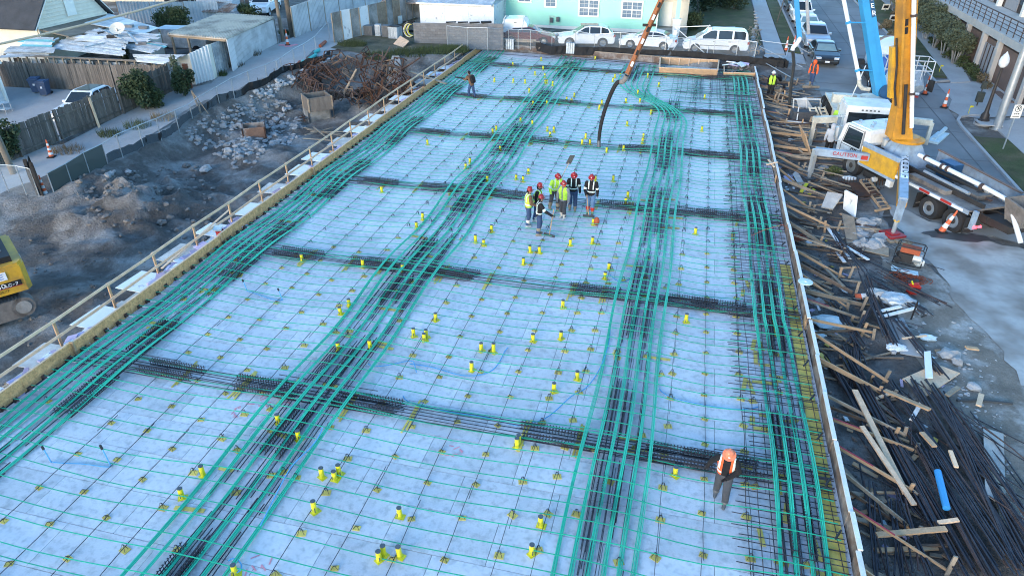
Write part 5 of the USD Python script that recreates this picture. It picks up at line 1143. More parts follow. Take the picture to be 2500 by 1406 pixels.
# far mesh fence, silt fence, ribbed blocks
fz = lambda u, v: P(u, v, .45)
_pp = [(1093, 120, 64), (1142, 121, 68), (1191, 123, 69), (1242, 118, 72), (1265, 118, 73), (1295, 119, 74), (1347, 120, 82), (1403, 125, 76), (1450, 127, 85), (1512, 131, 80), (1565, 134, 86), (1622, 138, 90), (1680, 140, 95), (1740, 143, 98), (1795, 148, 98), (1840, 152, 103)]
mesh_fence([(*P(u, v, .45), tall(P(u, v, .45), v2)) for u, v, v2 in _pp], 'long galvanised mesh fence behind the far edge of the deck', r=.03)
strip([(1290, 118), (1320, 124), (1345, 131), (1380, 130), (1420, 133), (1460, 133), (1500, 134), (1560, 138), (1620, 141), (1680, 144), (1740, 150), (1800, 155), (1850, 160), (1890, 165), (1915, 168)], .6, 'silt_fence', 'silt_black', 'black silt fence sagging in front of the parked white cars', 'silt fence', zfun=lambda u, v: P(u, v, .35), seed=3, seg=4, jit=.12)
for u, v in ((1245, 121), (1392, 131)):
    b = P(u, v, .35); t = thing('ribbed_block', f'grey ribbed fence block standing {"by the white shell" if u < 1300 else "in front of the white sport utility car"}', 'fence block', b)
    for k in range(4): m = MB(); m.box((-.27 + .18 * k, 0, .42), (.14, .22, .84)); m.build('rib', 'metal_bluegrey', t)
    m = MB(); m.box((0, .05, .4), (.68, .1, .78)); m.build('core', 'plastic_grey', t)
# leaning pipes in front of the van
for k, (a, za, b, zb_, lab) in enumerate((((1660, 68), 2.2, (1620, 143), .3, 'leftmost white pipe of the tangled far fence frame'), ((1648, 66), 2.2, (1740, 148), .4, 'white pipe slanting down across the van bonnet'), ((1733, 62), 2.6, (1705, 92), 1.5, 'white pipe under the far hanging tie'), ((1650, 67), 2.3, (1735, 64), 2.6, 'white bar joining the tops of the tangled far fence frame'), ((1732, 92), 1.6, (1724, 145), .4, 'upright pipe standing before the van door'), ((1655, 105), 1.2, (1630, 142), .3, 'pipe slanting down left of the van'))):
    mb = MB(); mb.cyl(P(*a, za), P(*b, zb_), .035, sides=6); mb.solo('loose_pipe', 'trim_white', lab, 'pipe')
for k, (u, v, z) in enumerate(((1648, 72, 2.1), (1733, 66, 2.5))): mb = MB(); mb.box(P(u, v + 8, z - .2), (.3, .1, .45), rz=.4, rx=.2); mb.solo('white_tag', 'trim_white', f'white plastic tag hanging on the {"left" if k == 0 else "right"} end of the tangled fence frame', 'tag')
for k, (a, za, b, zb_) in enumerate((((1850, 105), 1.6, (1830, 165), .2), ((1856, 100), 1.7, (1950, 112), 1.5), ((1856, 115), 1.3, (1960, 165), .6), ((1926, 116), 1.4, (1918, 140), .7), ((1870, 155), .6, (1950, 200), .2), ((1905, 150), .7, (1885, 178), .1), ((1830, 165), .2, (1960, 178), .2), ((1940, 110), 1.5, (1975, 130), .9))):
    mb = MB(); mb.cyl(P(*a, za), P(*b, zb_), .03, sides=6); mb.solo('fence_pipe', 'pipe_galv', 'galvanised pipe of the collapsed mesh fence at the far right corner of the deck', 'pipe', 'pipes of the collapsed fence at the far right corner')
strip([(1860, 158), (1885, 160), (1910, 166), (1921, 170)], .75, 'fence_cloth', 'silt_black', 'dark cloth on the collapsed fence beside the ramp', 'cloth', zfun=lambda u, v: P(u, v, .3), seed=9)
# ================================================================== FAR LEFT: YARD, PANEL FENCE
def panel_fence(pts, mat, h, label, cat='fence', wv=2.4, corr=0, frame_=True, hs=None, name='panel_fence', mats=None):
    t = thing(name, label, cat, pts[0] if len(pts[0]) == 3 else (*pts[0], 0)); r = random.Random(len(label))
    for q, (a, b) in enumerate(zip(pts[:-1], pts[1:])):
        a, b = np.array(a[:2], float), np.array(b[:2], float); L = np.linalg.norm(b - a); n = max(1, round(L / wv))
        for k in range(n):
            p0, p1 = a + (b - a) * k / n, a + (b - a) * (k + 1) / n; z0, z1 = [float(ground(p[0:1], p[1:2], False)[0]) for p in (p0, p1)]
            hh = (hs[min(q, len(hs) - 1)] if hs else h) + r.uniform(-.06, .06); d = (p1 - p0) * .006; nn = unit([-(b - a)[1], (b - a)[0], 0]) * r.uniform(-.03, .03)
            m = MB(); m.sheet([np.array([*(p0 + d), z0 - .05]) + nn, np.array([*(p1 - d), z1 - .05]) + nn, np.array([*(p1 - d), z1 + hh]) + nn, np.array([*(p0 + d), z0 + hh]) + nn], .02, wave=.045, waves=corr)
            m.build('panel', (mats[(k + q) % len(mats)] if mats else mat), t, world=True)
            m = MB(); m.bar([*p0, z0 - .1], [*p0, z0 + hh - .03], .08); m.build('post', 'lumber_grey', t, world=True)
    return t
panel_fence([(-29.6, 56.2), (-28.5, 59.2), (-27.6, 63), (-26.8, 69)], 'concrete_old', 2.4, 'weathered board fence of tall grey panels above the junk yard', wv=1.25, mats=['concrete_old', 'white_board', 'concrete_old', 'lumber_grey', 'concrete_old'])
panel_fence([(-33.9, 57.2), (-33.9, 90)], 'metal_white', 2.6, 'tall white corrugated metal fence along the upper alley', wv=3, corr=12)
structure('junk_yard', drape([(-29.2, 56.6), (-22.6, 57.0), (-16.2, 60.0), (-15.6, 64.0), (-26, 64), (-26.8, 69), (-28, 62)], .06, 1.0), 'dead_grass')
structure('grass_bank', drape([(-29, 54.2), (-25.5, 53.0), (-22.8, 53.3), (-18.5, 55.0), (-17.9, 60.4), (-21.9, 57.3), (-29, 56.4)], .05, .7), 'dead_grass')
for k, (u, v, w, d, h, mat, lab) in enumerate(((903, 88, .8, .8, .85, 'plastic_grey', 'dark grey air conditioner case, leftmost of the row in the junk yard'), (925, 90, .5, .5, 1.0, 'metal_aged', 'pale chair frame between the grey cases in the junk yard'), (945, 92, .7, .7, 1.0, 'plastic_grey', 'dark grey case in the middle of the junk yard row'), (966, 95, .95, .95, 1.05, 'metal_bluegrey', 'big ribbed grey condenser, rightmost of the junk yard row'), (935, 60, 1.5, .9, .75, 'white_board', 'white table top over junk in the yard'), (940, 47, .6, .6, .7, 'white_board', 'white box at the back of the junk yard'), (975, 62, .5, .5, .8, 'tarp_pale', 'pale blue crumpled case behind the big condenser'))):
    b = P(u, v, .8); t = thing('junk_case', lab, 'junk', b, RNG.uniform(-.2, .2))
    m = MB(); m.box((0, 0, h * .5), (w * .94, d * .94, h * .96)); m.build('case', mat, t)
    m = MB(); m.box((0, 0, h), (w, d, .05)); m.build('top', mat if k != 3 else 'grime_dark', t)
    for q in range(6): m = MB(); m.box((-w * .42 + w * .168 * q, -d * .48, h * .5), (.05, .03, h * .85)); m.build('rib', mat, t)
    for sx in (-1, 1): m = MB(); m.box((sx * w * .42, -d * .4, .03), (.07, .07, .12)); m.build('foot', 'plastic_grey', t)
for k in range(26):
    u, v = RNG.uniform(890, 1018), RNG.uniform(30, 82); b = P(u, v, .85); mb = MB(); mb.box(b + [0, 0, .12], (RNG.uniform(.3, 1.2), RNG.uniform(.1, .35), RNG.uniform(.06, .25)), rz=RNG.uniform(0, 3), rx=RNG.uniform(-.5, .5), ry=RNG.uniform(-.4, .4))
    mb.solo('yard_scrap', ('stone_dark', 'lumber_grey', 'rust', 'white_board', 'grime_dark')[k % 5], ('dark', 'grey wooden', 'rusty', 'white', 'black')[k % 5] + ' scrap lying in the junk yard behind the grey cases', 'scrap', ('dark', 'grey wooden', 'rusty', 'white', 'black')[k % 5] + ' scraps in the junk yard')
mb = MB(); mb.sheet([P(957, 112, .75), P(975, 126, .6), P(999, 101, 1.2), P(977, 88, 1.35)], .03); mb.solo('plywood_sheet', 'lumber_pale', 'square pale plywood sheet leaning below the cable coil', 'plywood')
t = thing('cable_coil', 'coil of yellow and white cable against the left end of the block wall', 'coil', P(1003, 95, .8))
for k in range(6):
    m = MB(); c = P(1003, 95, .8) + [.05 * k, -.3 + .05 * k, .75]; rr = .62 - .03 * k; m.tube([c + [rr * math.cos(a) * .8, rr * math.cos(a) * .35, rr * math.sin(a)] for a in np.linspace(0, 6.28, 20)], .035, 5); m.build('loop', ['ink_black', 'form_white', 'pvc_yellow'][k % 3], t, world=True)
for k, (u0, u1, v, lab) in enumerate(((845, 900, 104, 'left'), (905, 948, 108, 'middle'), (952, 985, 112, 'right'))):
    a, b = P(u0, v, .45), P(u1, v + 2, .45); mb = MB(); mb.bar(a, b, .35, .42); mb.solo('kerb_stone', 'concrete', f'{lab} pale concrete kerb length on the bank below the junk yard', 'kerb stone')
# ================================================================== LEFT: TIN SHEDS AND HOUSES
def roof_px(name_parts, px, zs, th=.05, waves=0, jag=0., mat='metal_aged', seed=0):
    c = [P(u, v, z) for (u, v), z in zip(px, zs)]; m = MB(); m.sheet(c, th, 4, 4, wave=.02, waves=waves, jag=jag, seed=seed); return c, m
# shed A: white corrugated walls and a tan ribbed roof
zA = lambda x, y: float(ground(np.array([x]), np.array([y]), False)[0])
t = thing('tan_roof_shed', 'long shed with a tan ribbed roof and white corrugated walls beside the alley', 'shed', (-36, 50, .5))
zr = 2.75; c = [P(408, 84, zr), P(553, 96, zr), P(670, 43, zr + .1), P(536, 34, zr + .1)]
m = MB(); m.sheet([c[0], c[1], c[2], c[3]], .05); m.build('roof_sheet', 'roof_tan', t, world=True)
for k in range(23):
    q = (k + .5) / 23; a, b = c[0] + (c[1] - c[0]) * q, c[3] + (c[2] - c[3]) * q; m = MB(); m.bar(a + [0, 0, .045], b + [0, 0, .045], .07, .09); m.build('roof_rib', 'roof_tan', t, world=True)
w0, w1 = c[1] + [-.1, .1, 0], c[2] + [-.1, -.1, 0]; nW = 9
for k in range(nW):
    a, b = w0 + (w1 - w0) * k / nW, w0 + (w1 - w0) * (k + 1) / nW; m = MB(); d = (b - a) * .004
    m.sheet([[*(a + d)[:2], zA(*a[:2]) - .1], [*(b - d)[:2], zA(*b[:2]) - .1], [*(b - d)[:2], zr - .06], [*(a + d)[:2], zr - .06]], .02, wave=.045, waves=5); m.build('wall_sheet', 'metal_white' if k != 0 else 'car_white', t, world=True)
m = MB(); m.bar(c[0] + [0, .15, -.12], c[1] + [-.2, .15, -.12], .08, .2); m.build('eave_beam', 'lumber_grey', t, world=True)
for q in (.02, .3): p = c[0] + (c[1] - c[0]) * q; m = MB(); m.bar([*p[:2] + np.array([0, .3]), zA(*p[:2])], [*p[:2] + np.array([0, .3]), zr - .2], .14); m.build('post', 'lumber_grey', t, world=True)
m = MB(); m.sheet([[*c[3][:2], zA(*c[3][:2])], [*c[2][:2], zA(*c[2][:2])], c[2] - [0, 0, .1], c[3] - [0, 0, .1]], .04); m.build('back_wall', 'metal_bluegrey', t, world=True)
# front metal fence with a brick pier
ft = thing('metal_sheet_fence', 'white corrugated sheet fence with a brick pier in front of the tin roofs', 'fence', W(448, 212))
fl = [((408, 222), 156), ((440, 212), 148), ((452, 208), 146), ((478, 207), 132), ((500, 200), 122), ((524, 194), 110), ((532, 188), 108), ((562, 165), 96)]
fp = [(W(u, v), min(2.7, max(1.9, tall(W(u, v), v2)))) for (u, v), v2 in fl]
for k, ((a, h), (b, g_)) in enumerate(zip(fp[:-1], fp[1:])):
    m = MB(); m.sheet([a - [0, 0, .1], b - [0, 0, .1], b + [0, 0, g_], a + [0, 0, h]], .025, wave=.045, waves=0 if k in (1, 2, 5) else max(3, int(np.linalg.norm(b - a) / .3)))
    m.build('wall_sheet', ('metal_white', 'siding_cream', 'siding_cream', 'car_white', 'car_white', 'siding_cream', 'metal_bluegrey')[k], ft, world=True)
bp = W(463, 214) + [.25, -.3, 0]
for r in range(20):
    for s in (0, 1): m = MB(); m.box(bp + [s * .21 - .1 + (r % 2) * .02, 0, .08 + r * .085], (.20, .11, .075), rz=.5); m.build('brick', 'brick', ft, world=True)
# the tin roofs
tr = thing('tin_roof_shack', 'low shack roofed with many overlapping weathered tin sheets behind the plank fence', 'shack', (-46, 44, 0))
SH = [([(345, 152), (330, 132), (452, 136), (404, 158)], (1.9, 2.2, 2.2, 1.95), 'metal_aged'), ]
r_ = random.Random(11)
def tin_patch(px, z, n, mat_list, along=(0, 1), lift=.03, jit=.12):
    """n strips side by side over a four cornered patch"""
    c = [P(u, v, zz) for (u, v), zz in zip(px, z)]
    for k in range(n):
        q0, q1 = k / n - .01, (k + 1) / n + .012; a, b = c[0] + (c[1] - c[0]) * q0, c[0] + (c[1] - c[0]) * q1; d, e = c[3] + (c[2] - c[3]) * q0, c[3] + (c[2] - c[3]) * q1
        ex = [r_.uniform(-jit, jit) for _ in range(2)]; ax = unit(d - a); up_ = np.array([0, 0, lift * (k % 2) + r_.uniform(0, lift)])
        m = MB(); m.sheet([a + ax * ex[0] + up_, b + ax * ex[0] + up_, e + ax * ex[1] + up_, d + ax * ex[1] + up_], .012, wave=.018, waves=3); m.build('tin_sheet', mat_list[r_.randrange(len(mat_list))], tr, world=True)
AG = ['metal_aged', 'metal_aged', 'metal_bluegrey']
tin_patch([(126, 120), (180, 80), (310, 104), (300, 138)], (2.1, 2.6, 2.6, 2.1), 8, AG, jit=.3)
tin_patch([(175, 100), (230, 72), (400, 86), (360, 104)], (2.5, 2.85, 2.8, 2.5), 5, AG + ['metal_white'], jit=.3)
tin_patch([(12, 128), (74, 92), (142, 94), (120, 130)], (2.05, 2.5, 2.5, 2.1), 6, ['metal_aged', 'metal_teal', 'metal_white', 'metal_bluegrey'], jit=.4)
tin_patch([(0, 142), (30, 122), (128, 122), (118, 136)], (1.8, 2.0, 2.1, 1.9), 4, AG, jit=.2)
tin_patch([(300, 118), (330, 96), (418, 112), (372, 132)], (2.2, 2.4, 2.4, 2.2), 6, AG + ['metal_teal'], jit=.4)
tin_patch([(336, 152), (326, 134), (452, 135), (402, 158)], (1.85, 2.1, 2.15, 1.9), 5, ['metal_white', 'metal_aged'], jit=.15)
for k, (u, v, rz_) in enumerate(((315, 68, .2), (352, 71, .1), (345, 110, .5), (275, 93, .4), (252, 85, .9))): m = MB(); m.box(P(u, v, 2.85 if k < 2 else 2.65) + [0, 0, .1], (.7, .35, .2), rz=rz_); m.build('roof_weight', 'block' if k < 3 else 'grime_dark', tr, world=True)
for k, (a, b) in enumerate((((240, 70), (300, 96)), ((318, 86), (335, 108)), ((310, 78), (330, 100)), ((130, 100), (142, 94)), ((205, 116), (255, 106)))): m = MB(); m.bar(P(*a, 2.85), P(*b, 2.8), .14, .06); m.build('roof_board', 'metal_aged', tr, world=True)
for k in range(15):
    u = 20 + 22 * k; p = P(u, 134 + .045 * u, 1.85); g_ = zA(*p[:2]); m = MB(); m.bar([*p[:2], g_ - .1], [*p[:2], 1.85], .10); m.build('eave_post', 'lumber_grey', tr, world=True)
    q = P(u + 22, 135 + .045 * u, 1.85); m = MB(); m.sheet([[*p[:2] + np.array([.05, .25]), g_], [*q[:2] + np.array([-.05, .25]), g_], [*q[:2] + np.array([-.05, .25]), 1.6], [*p[:2] + np.array([.05, .25]), 1.6]], .03); m.build('wall_board', ('fence_wood', 'concrete_old', 'metal_bluegrey')[k % 3], tr, world=True)
m = MB(); m.bar(P(10, 134, 1.86), P(350, 150, 1.86), .12); m.build('eave_beam', 'fence_wood', tr, world=True)
t = thing('satellite_dish', 'round tan satellite dish lying on the tin roof', 'satellite dish', P(290, 80, 3.0)); m = MB(); m.lathe((0, 0, .2), [(.02, 0), (.3, .05), (.52, .17), (.54, .17), (.3, .03)], 18, axis=(.25, -.6, .75)); m.build('dish', 'siding_cream', t); m = MB(); m.cyl((0, 0, -.1), (.1, -.2, .3), .03); m.build('arm', 'pipe_dark', t)
# tan panel roof, brown pent roof, gable house
t = thing('gable_house', 'dark shingled house with a pale sunlit gable at the top left corner', 'house', P(150, 40, 3.2))
gA, gB = P(90, 68, 3.2), P(258, 30, 3.2); gm = (gA + gB) / 2; ap = gm + [0, 0, 4.2]; back = unit(np.cross(gB - gA, [0, 0, 1.])) ; back = back if back @ [-1, .3, 0] > 0 else -back; back[2] = 0
m = MB(); m.add([gA, gB, ap, gA + back * .2, gB + back * .2, ap + back * .2], [[0, 1, 2], [3, 5, 4]]); m.build('gable_wall', 'siding_cream', t, world=True)
for k in range(1, 16):
    q = k / 16; a, b = gA + (ap - gA) * q, gB + (ap - gB) * q; m = MB(); m.bar(a - back * .015, b - back * .015, .03, .05); m.build('lap_board', 'siding_cream', t, world=True)
m = MB(); a = gm + [0, 0, .3] - back * .05; e = unit(gB - gA); m.bar(a, a + [0, 0, 2.3], .95, .06, up=-back); m.build('shutter', 'trim_white', t, world=True)
for q, s in ((gA, -1), (gB, 1)):
    m = MB(); o = unit(q - gm) * .5; m.bar(ap + [0, 0, .1] - back * .22, q + o - [0, 0, .15] - back * .22, .06, .24, up=-back); m.build('bargeboard', 'trim_white', t, world=True)
    m = MB(); dn = q + o * 1.0 - [0, 0, .2]; m.sheet([ap + [0, 0, .22] - back * .3, dn + [0, 0, .05] - back * .3, dn + [0, 0, .05] + back * 12, ap + [0, 0, .22] + back * 12], .12, 3, 6, jag=.03); m.build('roof_slope', 'shingle', t, world=True)
m = MB(); m.sheet([gA + back * .1, gA + back * 11, [*(gA + back * 11)[:2], 0], [*(gA + back * .1)[:2], 0]], .1); m.build('side_wall', 'siding_cream', t, world=True)
m = MB(); m.sheet([gA, gB, [*gB[:2], 0], [*gA[:2], 0]], .1); m.build('front_wall', 'siding_cream', t, world=True)
c = [P(92, 74, 3.0), P(256, 36, 3.0), P(300, 62, 2.7), P(168, 92, 2.7)]
m = MB(); m.sheet(c, .08, 4, 4, jag=.06); m.build('pent_roof', 'shingle_brown', t, world=True)
t = thing('flat_panel_roof', 'flat pale panel roof between the gable house and the tin roofs', 'roof', P(290, 60, 2.9)); c = [P(196, 56, 2.95), P(262, 34, 3.0), P(388, 70, 2.8), P(352, 84, 2.75)]
for k in range(5):
    q0, q1 = k / 5 + .003, (k + 1) / 5 - .003; m = MB(); m.sheet([c[0] + (c[3] - c[0]) * q0, c[1] + (c[2] - c[1]) * q0, c[1] + (c[2] - c[1]) * q1, c[0] + (c[3] - c[0]) * q1], .05); m.build('roof_panel', 'metal_bluegrey' if k % 2 else 'metal_white', t, world=True)
for q in c: m = MB(); m.bar([*q[:2], 0.2], q - [0, 0, .05], .12); m.build('post', 'lumber_grey', t, world=True)
m = MB(); a, b = c[3] - [0, 0, .3], c[2] - [0, 0, .3]; m.sheet([a, b, [*b[:2], .2], [*a[:2], .2]], .05); m.build('side_wall', 'siding_cream', t, world=True)
mb = MB(); c = [P(0, 66, 2.4), P(62, 70, 2.4), P(88, 92, 2.2), P(0, 102, 2.0)]; mb.sheet(c, .1, 3, 3, jag=.05); mb.solo('shingle_lean_to', 'shingle', 'dark shingled lean-to roof at the left edge below the gable house', 'roof')
# covered vehicle under the tan shed, vines, things on the far side
p = P(455, 118, .6); t = thing('covered_van', 'dusty blue grey van parked under the front of the tan roofed shed', 'van', [*p[:2], .3], .15)
m = MB(); m.side([(-2.2, .5), (-2.2, 1.7), (-1.9, 1.95), (1.2, 1.95), (1.9, 1.3), (2.3, 1.1), (2.3, .5)], -.9, .9); m.build('body', 'metal_bluegrey', t)
m = MB(); m.box((1.6, 0, 1.62), (.06, 1.5, .75), ry=-.82); m.build('windscreen', 'glass_pale', t)
for x in (-1.3, 1.4):
    for s in (-1, 1): m = MB(); m.cyl((x, s * .8, .35), (x, s * .95, .35), .35, sides=14); m.build('wheel', 'tyre', t)
def leaves(mb, c, R, n, s, seed, flat=1.):
    r = np.random.default_rng(seed); c = np.asarray(c, float)
    d = r.normal(size=(n, 3)); d /= np.linalg.norm(d, axis=1, keepdims=True); rr = r.random(n) ** .45; p = c + d * rr[:, None] * np.asarray(R)
    keep = meshkit.fbm(p * 1.7, 3, seed) > .40; p = p[keep]; n = len(p)
    a = r.normal(size=(n, 3)); a /= np.linalg.norm(a, axis=1, keepdims=True); b = np.cross(a, r.normal(size=(n, 3))); b /= np.linalg.norm(b, axis=1, keepdims=True)
    ss = s * r.uniform(.6, 1.4, (n, 1)); v = np.stack([p - a * ss, p + b * ss * .5, p + a * ss, p - b * ss * .5], 1).reshape(-1, 3); k = np.arange(n) * 4
    mb.add(v, np.vstack([np.stack([k, k + 1, k + 2], -1), np.stack([k, k + 2, k + 3], -1)])); return mb
def bush(name, base, R, n, s, mat, label, cat='bush', trunks=3, seed=0, lift=.5, lobes=5, group=None):
    t = thing(name, label, cat, base, group=group); r = random.Random(seed); m = MB(); R = np.array(R, float)
    for k in range(trunks):
        a = r.uniform(0, 6.3); q = np.array([math.cos(a) * R[0] * .5, math.sin(a) * R[1] * .5, R[2] * (lift + .4)]); m.tube([(0, 0, -.1), q * .4 + [0, 0, .2], q], np.array([.05, .035, .015]) * max(1, R[2] * .6), 5)
    m.build('stems', 'bark', t)
    m = MB(); leaves(m, (0, 0, R[2] * lift), R * .8, n // 2, s, seed)
    for k in range(lobes): leaves(m, (r.uniform(-.6, .6) * R[0], r.uniform(-.6, .6) * R[1], R[2] * (lift + r.uniform(-.25, .6))), R * r.uniform(.35, .55), n // (2 * lobes), s, seed + k + 1)
    m.build('foliage', mat, t); return t
bush('bush', W(360, 268), (1.1, 1.1, 1.5), 5200, .10, 'leaf_dark', 'dark green bush growing against the alley plank fence', seed=1, lift=.9)
bush('bush', W(382, 262), (.8, .8, .9), 1500, .09, 'weeds', 'smaller bush right of the dark fence bush', seed=12, lift=.6)
bush('bush', W(452, 236), (.75, .75, 1.2), 3000, .09, 'leaf_dark', 'green bush in front of the brick pier', seed=2, lift=.9)
bush('climbing_bush', W(440, 225) + [.2, -.2, 0], (.35, .35, 1.6), 900, .08, 'leaf_grey', 'thin climber rising in front of the white sheet fence', seed=3, lift=.9)
bush('bush', W(10, 395), (1.3, 1.1, 1.5), 3000, .12, 'leaf_dark', 'dark shrub behind the timber pole at the left picture edge', seed=4, lift=.7)
bush('vine_mass', P(425, 85, .8), (2.2, 1.3, 1.3), 4200, .11, 'weeds', 'olive vines sprawling behind the tan roofed shed', seed=5, lift=1.0, lobes=8)
bush('vine', W(312, 165), (.45, .45, 1.5), 1200, .09, 'leaf_dark', 'vine climbing a post in front of the tin roofs', seed=6, lift=.8)
bush('vine', P(612, 40, 1.5), (1.6, .7, .7), 1800, .1, 'weeds', 'vine growing along the back edge of the tan roof', seed=7, lift=.7)
for k, (u, v, s, lab) in enumerate(((605, 135, 1.2, 'dry grass clump below the long white corrugated wall'), (570, 162, .8, 'low dry clump at the corner of the white corrugated wall'), (540, 185, .5, 'small weed clump at the foot of the metal fence'), (400, 290, .9, 'dry grass clump at the foot of the alley plank fence'), (335, 310, .9, 'dry weeds by the new plank in the alley fence'), (700, 84, .7, 'weed clump at the foot of the utility pole'), (165, 370, 1.0, 'tall dry grass beside the tall alley cone'), (770, 60, 1.2, 'grass along the foot of the tall white metal fence'), (270, 330, .8, 'dry weeds at the foot of the plank fence'), (1000, 132, 1.6, 'weeds on the bank below the plywood sheet'), (1060, 128, 1.6, 'weeds on the bank below the block wall'), (930, 140, 1.5, 'weeds on the bank behind the scrap heap'), (860, 112, 1.3, 'weeds at the left end of the junk yard'), (1110, 124, 1.2, 'weeds on the bank nearest the deck corner'))):
    t = thing('grass_clump', lab, 'grass clump', W(u, v)); m = MB(); r = random.Random(k)
    for q in range(220 if u < 820 else 600):
        a, d = r.uniform(0, 6.3), s * r.random() ** .5; x, y = math.cos(a) * d, math.sin(a) * d * .7; h = r.uniform(.2, .55); l = r.uniform(-.2, .2); m.add([(x - .02, y, -.05), (x + .02, y, -.05), (x + l, y + r.uniform(-.15, .15), h)], [[0, 1, 2]])
    m.build('blades', 'dry_weeds' if k in (0, 1, 6, 3) else 'weeds', t)
panel_fence([P(295, 52, 1.)[:2], P(540, 56, 1.)[:2]], 'metal_white', 2.0, 'low white corrugated fence behind the vines', corr=10, wv=3, name='corrugated_fence')
yb = 70.
t = thing('cream_building', 'cream stucco building with a small grey awning at the top left', 'building', (-60, 72, .8))
a, b = at_y(228, 28, yb), at_y(452, 26, yb); m = MB(); m.span((a[0], yb, .3), (b[0], yb + 8, 6.5)); m.build('wall', 'stucco_cream', t, world=True)
m = MB(); q = at_y(338, 18, yb); m.box((q[0], yb - .5, q[2]), (3.2, 1.0, .12), rx=.5); m.build('awning', 'metal_bluegrey', t, world=True)
for u in (245, 380): m = MB(); q = at_y(u, 16, yb - .06); m.cyl(q, q + [0, 0, 4], .07); m.build('downpipe', 'trim_white', t, world=True)
m = MB(); q = at_y(430, 3, yb - .02); m.box(q + [0, 0, .2], (3, .05, .9)); m.build('window', 'glass_dark', t, world=True)
for k in range(22):
    u = 452 + 11 * k; p = at_y(u, 22, 71); m = MB(); m.bar([p[0], 71, .5], [p[0], 71, 3.2], .42, .03, up=(0, 1, 0))
    if k == 0: tb = thing('rear_plank_fence', 'tall dark plank fence behind the rusty roofed shed', 'fence', (p[0], 71, .8))
    m.build('plank', 'fence_wood', tb, world=True)
t = thing('rust_roof_shed', 'small white shed with a rusty ribbed roof at the top of the picture', 'shed', P(540, 26, 1.2)); c = [P(492, 30, 2.0), P(560, 30, 2.0), P(582, 12, 2.6), P(528, 4, 2.6)]
m = MB(); m.sheet(c, .05, wave=.03, waves=10); m.build('roof', 'roof_rust', t, world=True); m = MB(); m.sheet([P(480, 28, 1.8), P(500, 10, 2.5), P(528, 6, 2.5), P(540, 28, 1.9)], .05); m.build('side_roof', 'metal_white', t, world=True)
m = MB(); c2 = P(525, 26, 1.0); m.box(c2 + [0, .8, .3], (4.2, 1.4, 1.4)); m.build('wall', 'metal_white', t, world=True)
p = P(632, 30, 1.2); car('parked_pickup', 'white pickup parked behind the white fence at the top of the alley', (p[0], p[1] + 1.2, .9), -1.3, 'pickup', 'car_white', 'pickup')
# white house corner at the left edge, driveway rack
t = thing('white_house_corner', 'corner of a white house at the left picture edge', 'house', P(-40, 270, -.9)); c = P(26, 268, -.9)
m = MB(); m.span((c[0] - 4, c[1] - 5, -1.2), (c[0] - .3, c[1] + .2, 2.1)); m.build('wall', 'metal_white', t, world=True); m = MB(); m.span((c[0] - .32, c[1] + .1, -1.2), (c[0] - .15, c[1] + .26, 2.15)); m.build('corner_board', 'trim_white', t, world=True); m = MB(); m.span((c[0] - 4.2, c[1] - 5, 2.1), (c[0] + .1, c[1] + .5, 2.25)); m.build('eave', 'trim_white', t, world=True)
t = thing('metal_rack', 'small grey wire rack standing by the white house corner', 'rack', W(12, 275))
for sx in (-.4, .4):
    for sy in (-.25, .25): m = MB(); m.bar((sx, sy, 0), (sx, sy, .7), .04); m.build('leg', 'pipe_galv', t)
for z in (.25, .65): m = MB(); m.box((0, 0, z), (.84, .54, .03)); m.build('shelf', 'metal_bluegrey', t)
# ================================================================== LETTERING
def lettering(node, name, text, height, org, xd, ud, mat, bold=True, depth=.004, world=False, sub=None):
    m = meshkit.text_mesh(text, height, depth, bold); xd, ud = unit(xd), unit(ud); nd = np.cross(xd, ud)
    v = m.vertices @ np.stack([xd, ud, nd]) + np.asarray(org, float); mb = MB(); mb.add(v, m.faces); return mb.build(name, mat, node, world=world, sub=sub)
def wheel(t, c, R, w, y_ax=(0, 1, 0), nm='wheel', rim='chrome', side=1, holes=True):
    m = MB(); m.lathe(c, [(R * .58, -w / 2 * side), (R * .95, -w / 2 * side), (R, -w * .36 * side), (R, w * .36 * side), (R * .95, w / 2 * side), (R * .62, w / 2 * side), (R * .60, w * .1 * side)], 24, axis=y_ax); p = m.build(nm, 'tyre', t, smooth=40)
    a = np.asarray(y_ax, float) * side; m = MB(); m.lathe(np.asarray(c) + a * 0, [(.05, w * .30 * side), (R * .32, w * .30 * side), (R * .36, w * .18 * side), (R * .52, w * .22 * side), (R * .57, w * .42 * side), (R * .6, w * .40 * side)], 20, axis=y_ax); m.build('rim', rim, t, sub=p, smooth=30)
    m = MB(); m.lathe(np.asarray(c), [(.10, w * .30 * side), (.14, w * .42 * side), (.06, w * .48 * side)], 10, axis=y_ax)
    for k in range(8): q = k * .785; m.lathe(np.asarray(c) + [math.cos(q) * R * .42, 0, math.sin(q) * R * .42], [(.035, w * .2 * side), (.035, w * .28 * side), (.01, w * .29 * side)], 6, axis=y_ax)
    m.build('hub', 'grime_dark', t, sub=p)
# ================================================================== FRONT PUMP TRUCK (local x to its nose, y to its left)
D1 = np.array([-.48, .877, 0]); D1 = unit(D1); rz1 = math.atan2(D1[1], D1[0]); zt1 = -.2
T1 = thing('pump_truck', 'white cabbed concrete pump truck with an orange boom mast and yellow side panel', 'pump truck', (9.55, 37.3, zt1), rz1)
def B(c, s, name, mat, t=None, **k): m = MB(); m.box(c, s, **k); return m.build(name, mat, t or T1)
for s in (-.42, .42): B((-3.0, s, .88), (9.2, .12, .3), 'chassis_rail', 'grime_dark')
wheel(T1, (0, 1.02, .6), .6, .32, side=1); wheel(T1, (0, -1.02, .55), .55, .32, side=-1)
for x in (-5.35, -6.7):
    for s in (1, -1): wheel(T1, (x, s * .98, .54), .54, .55, side=s)
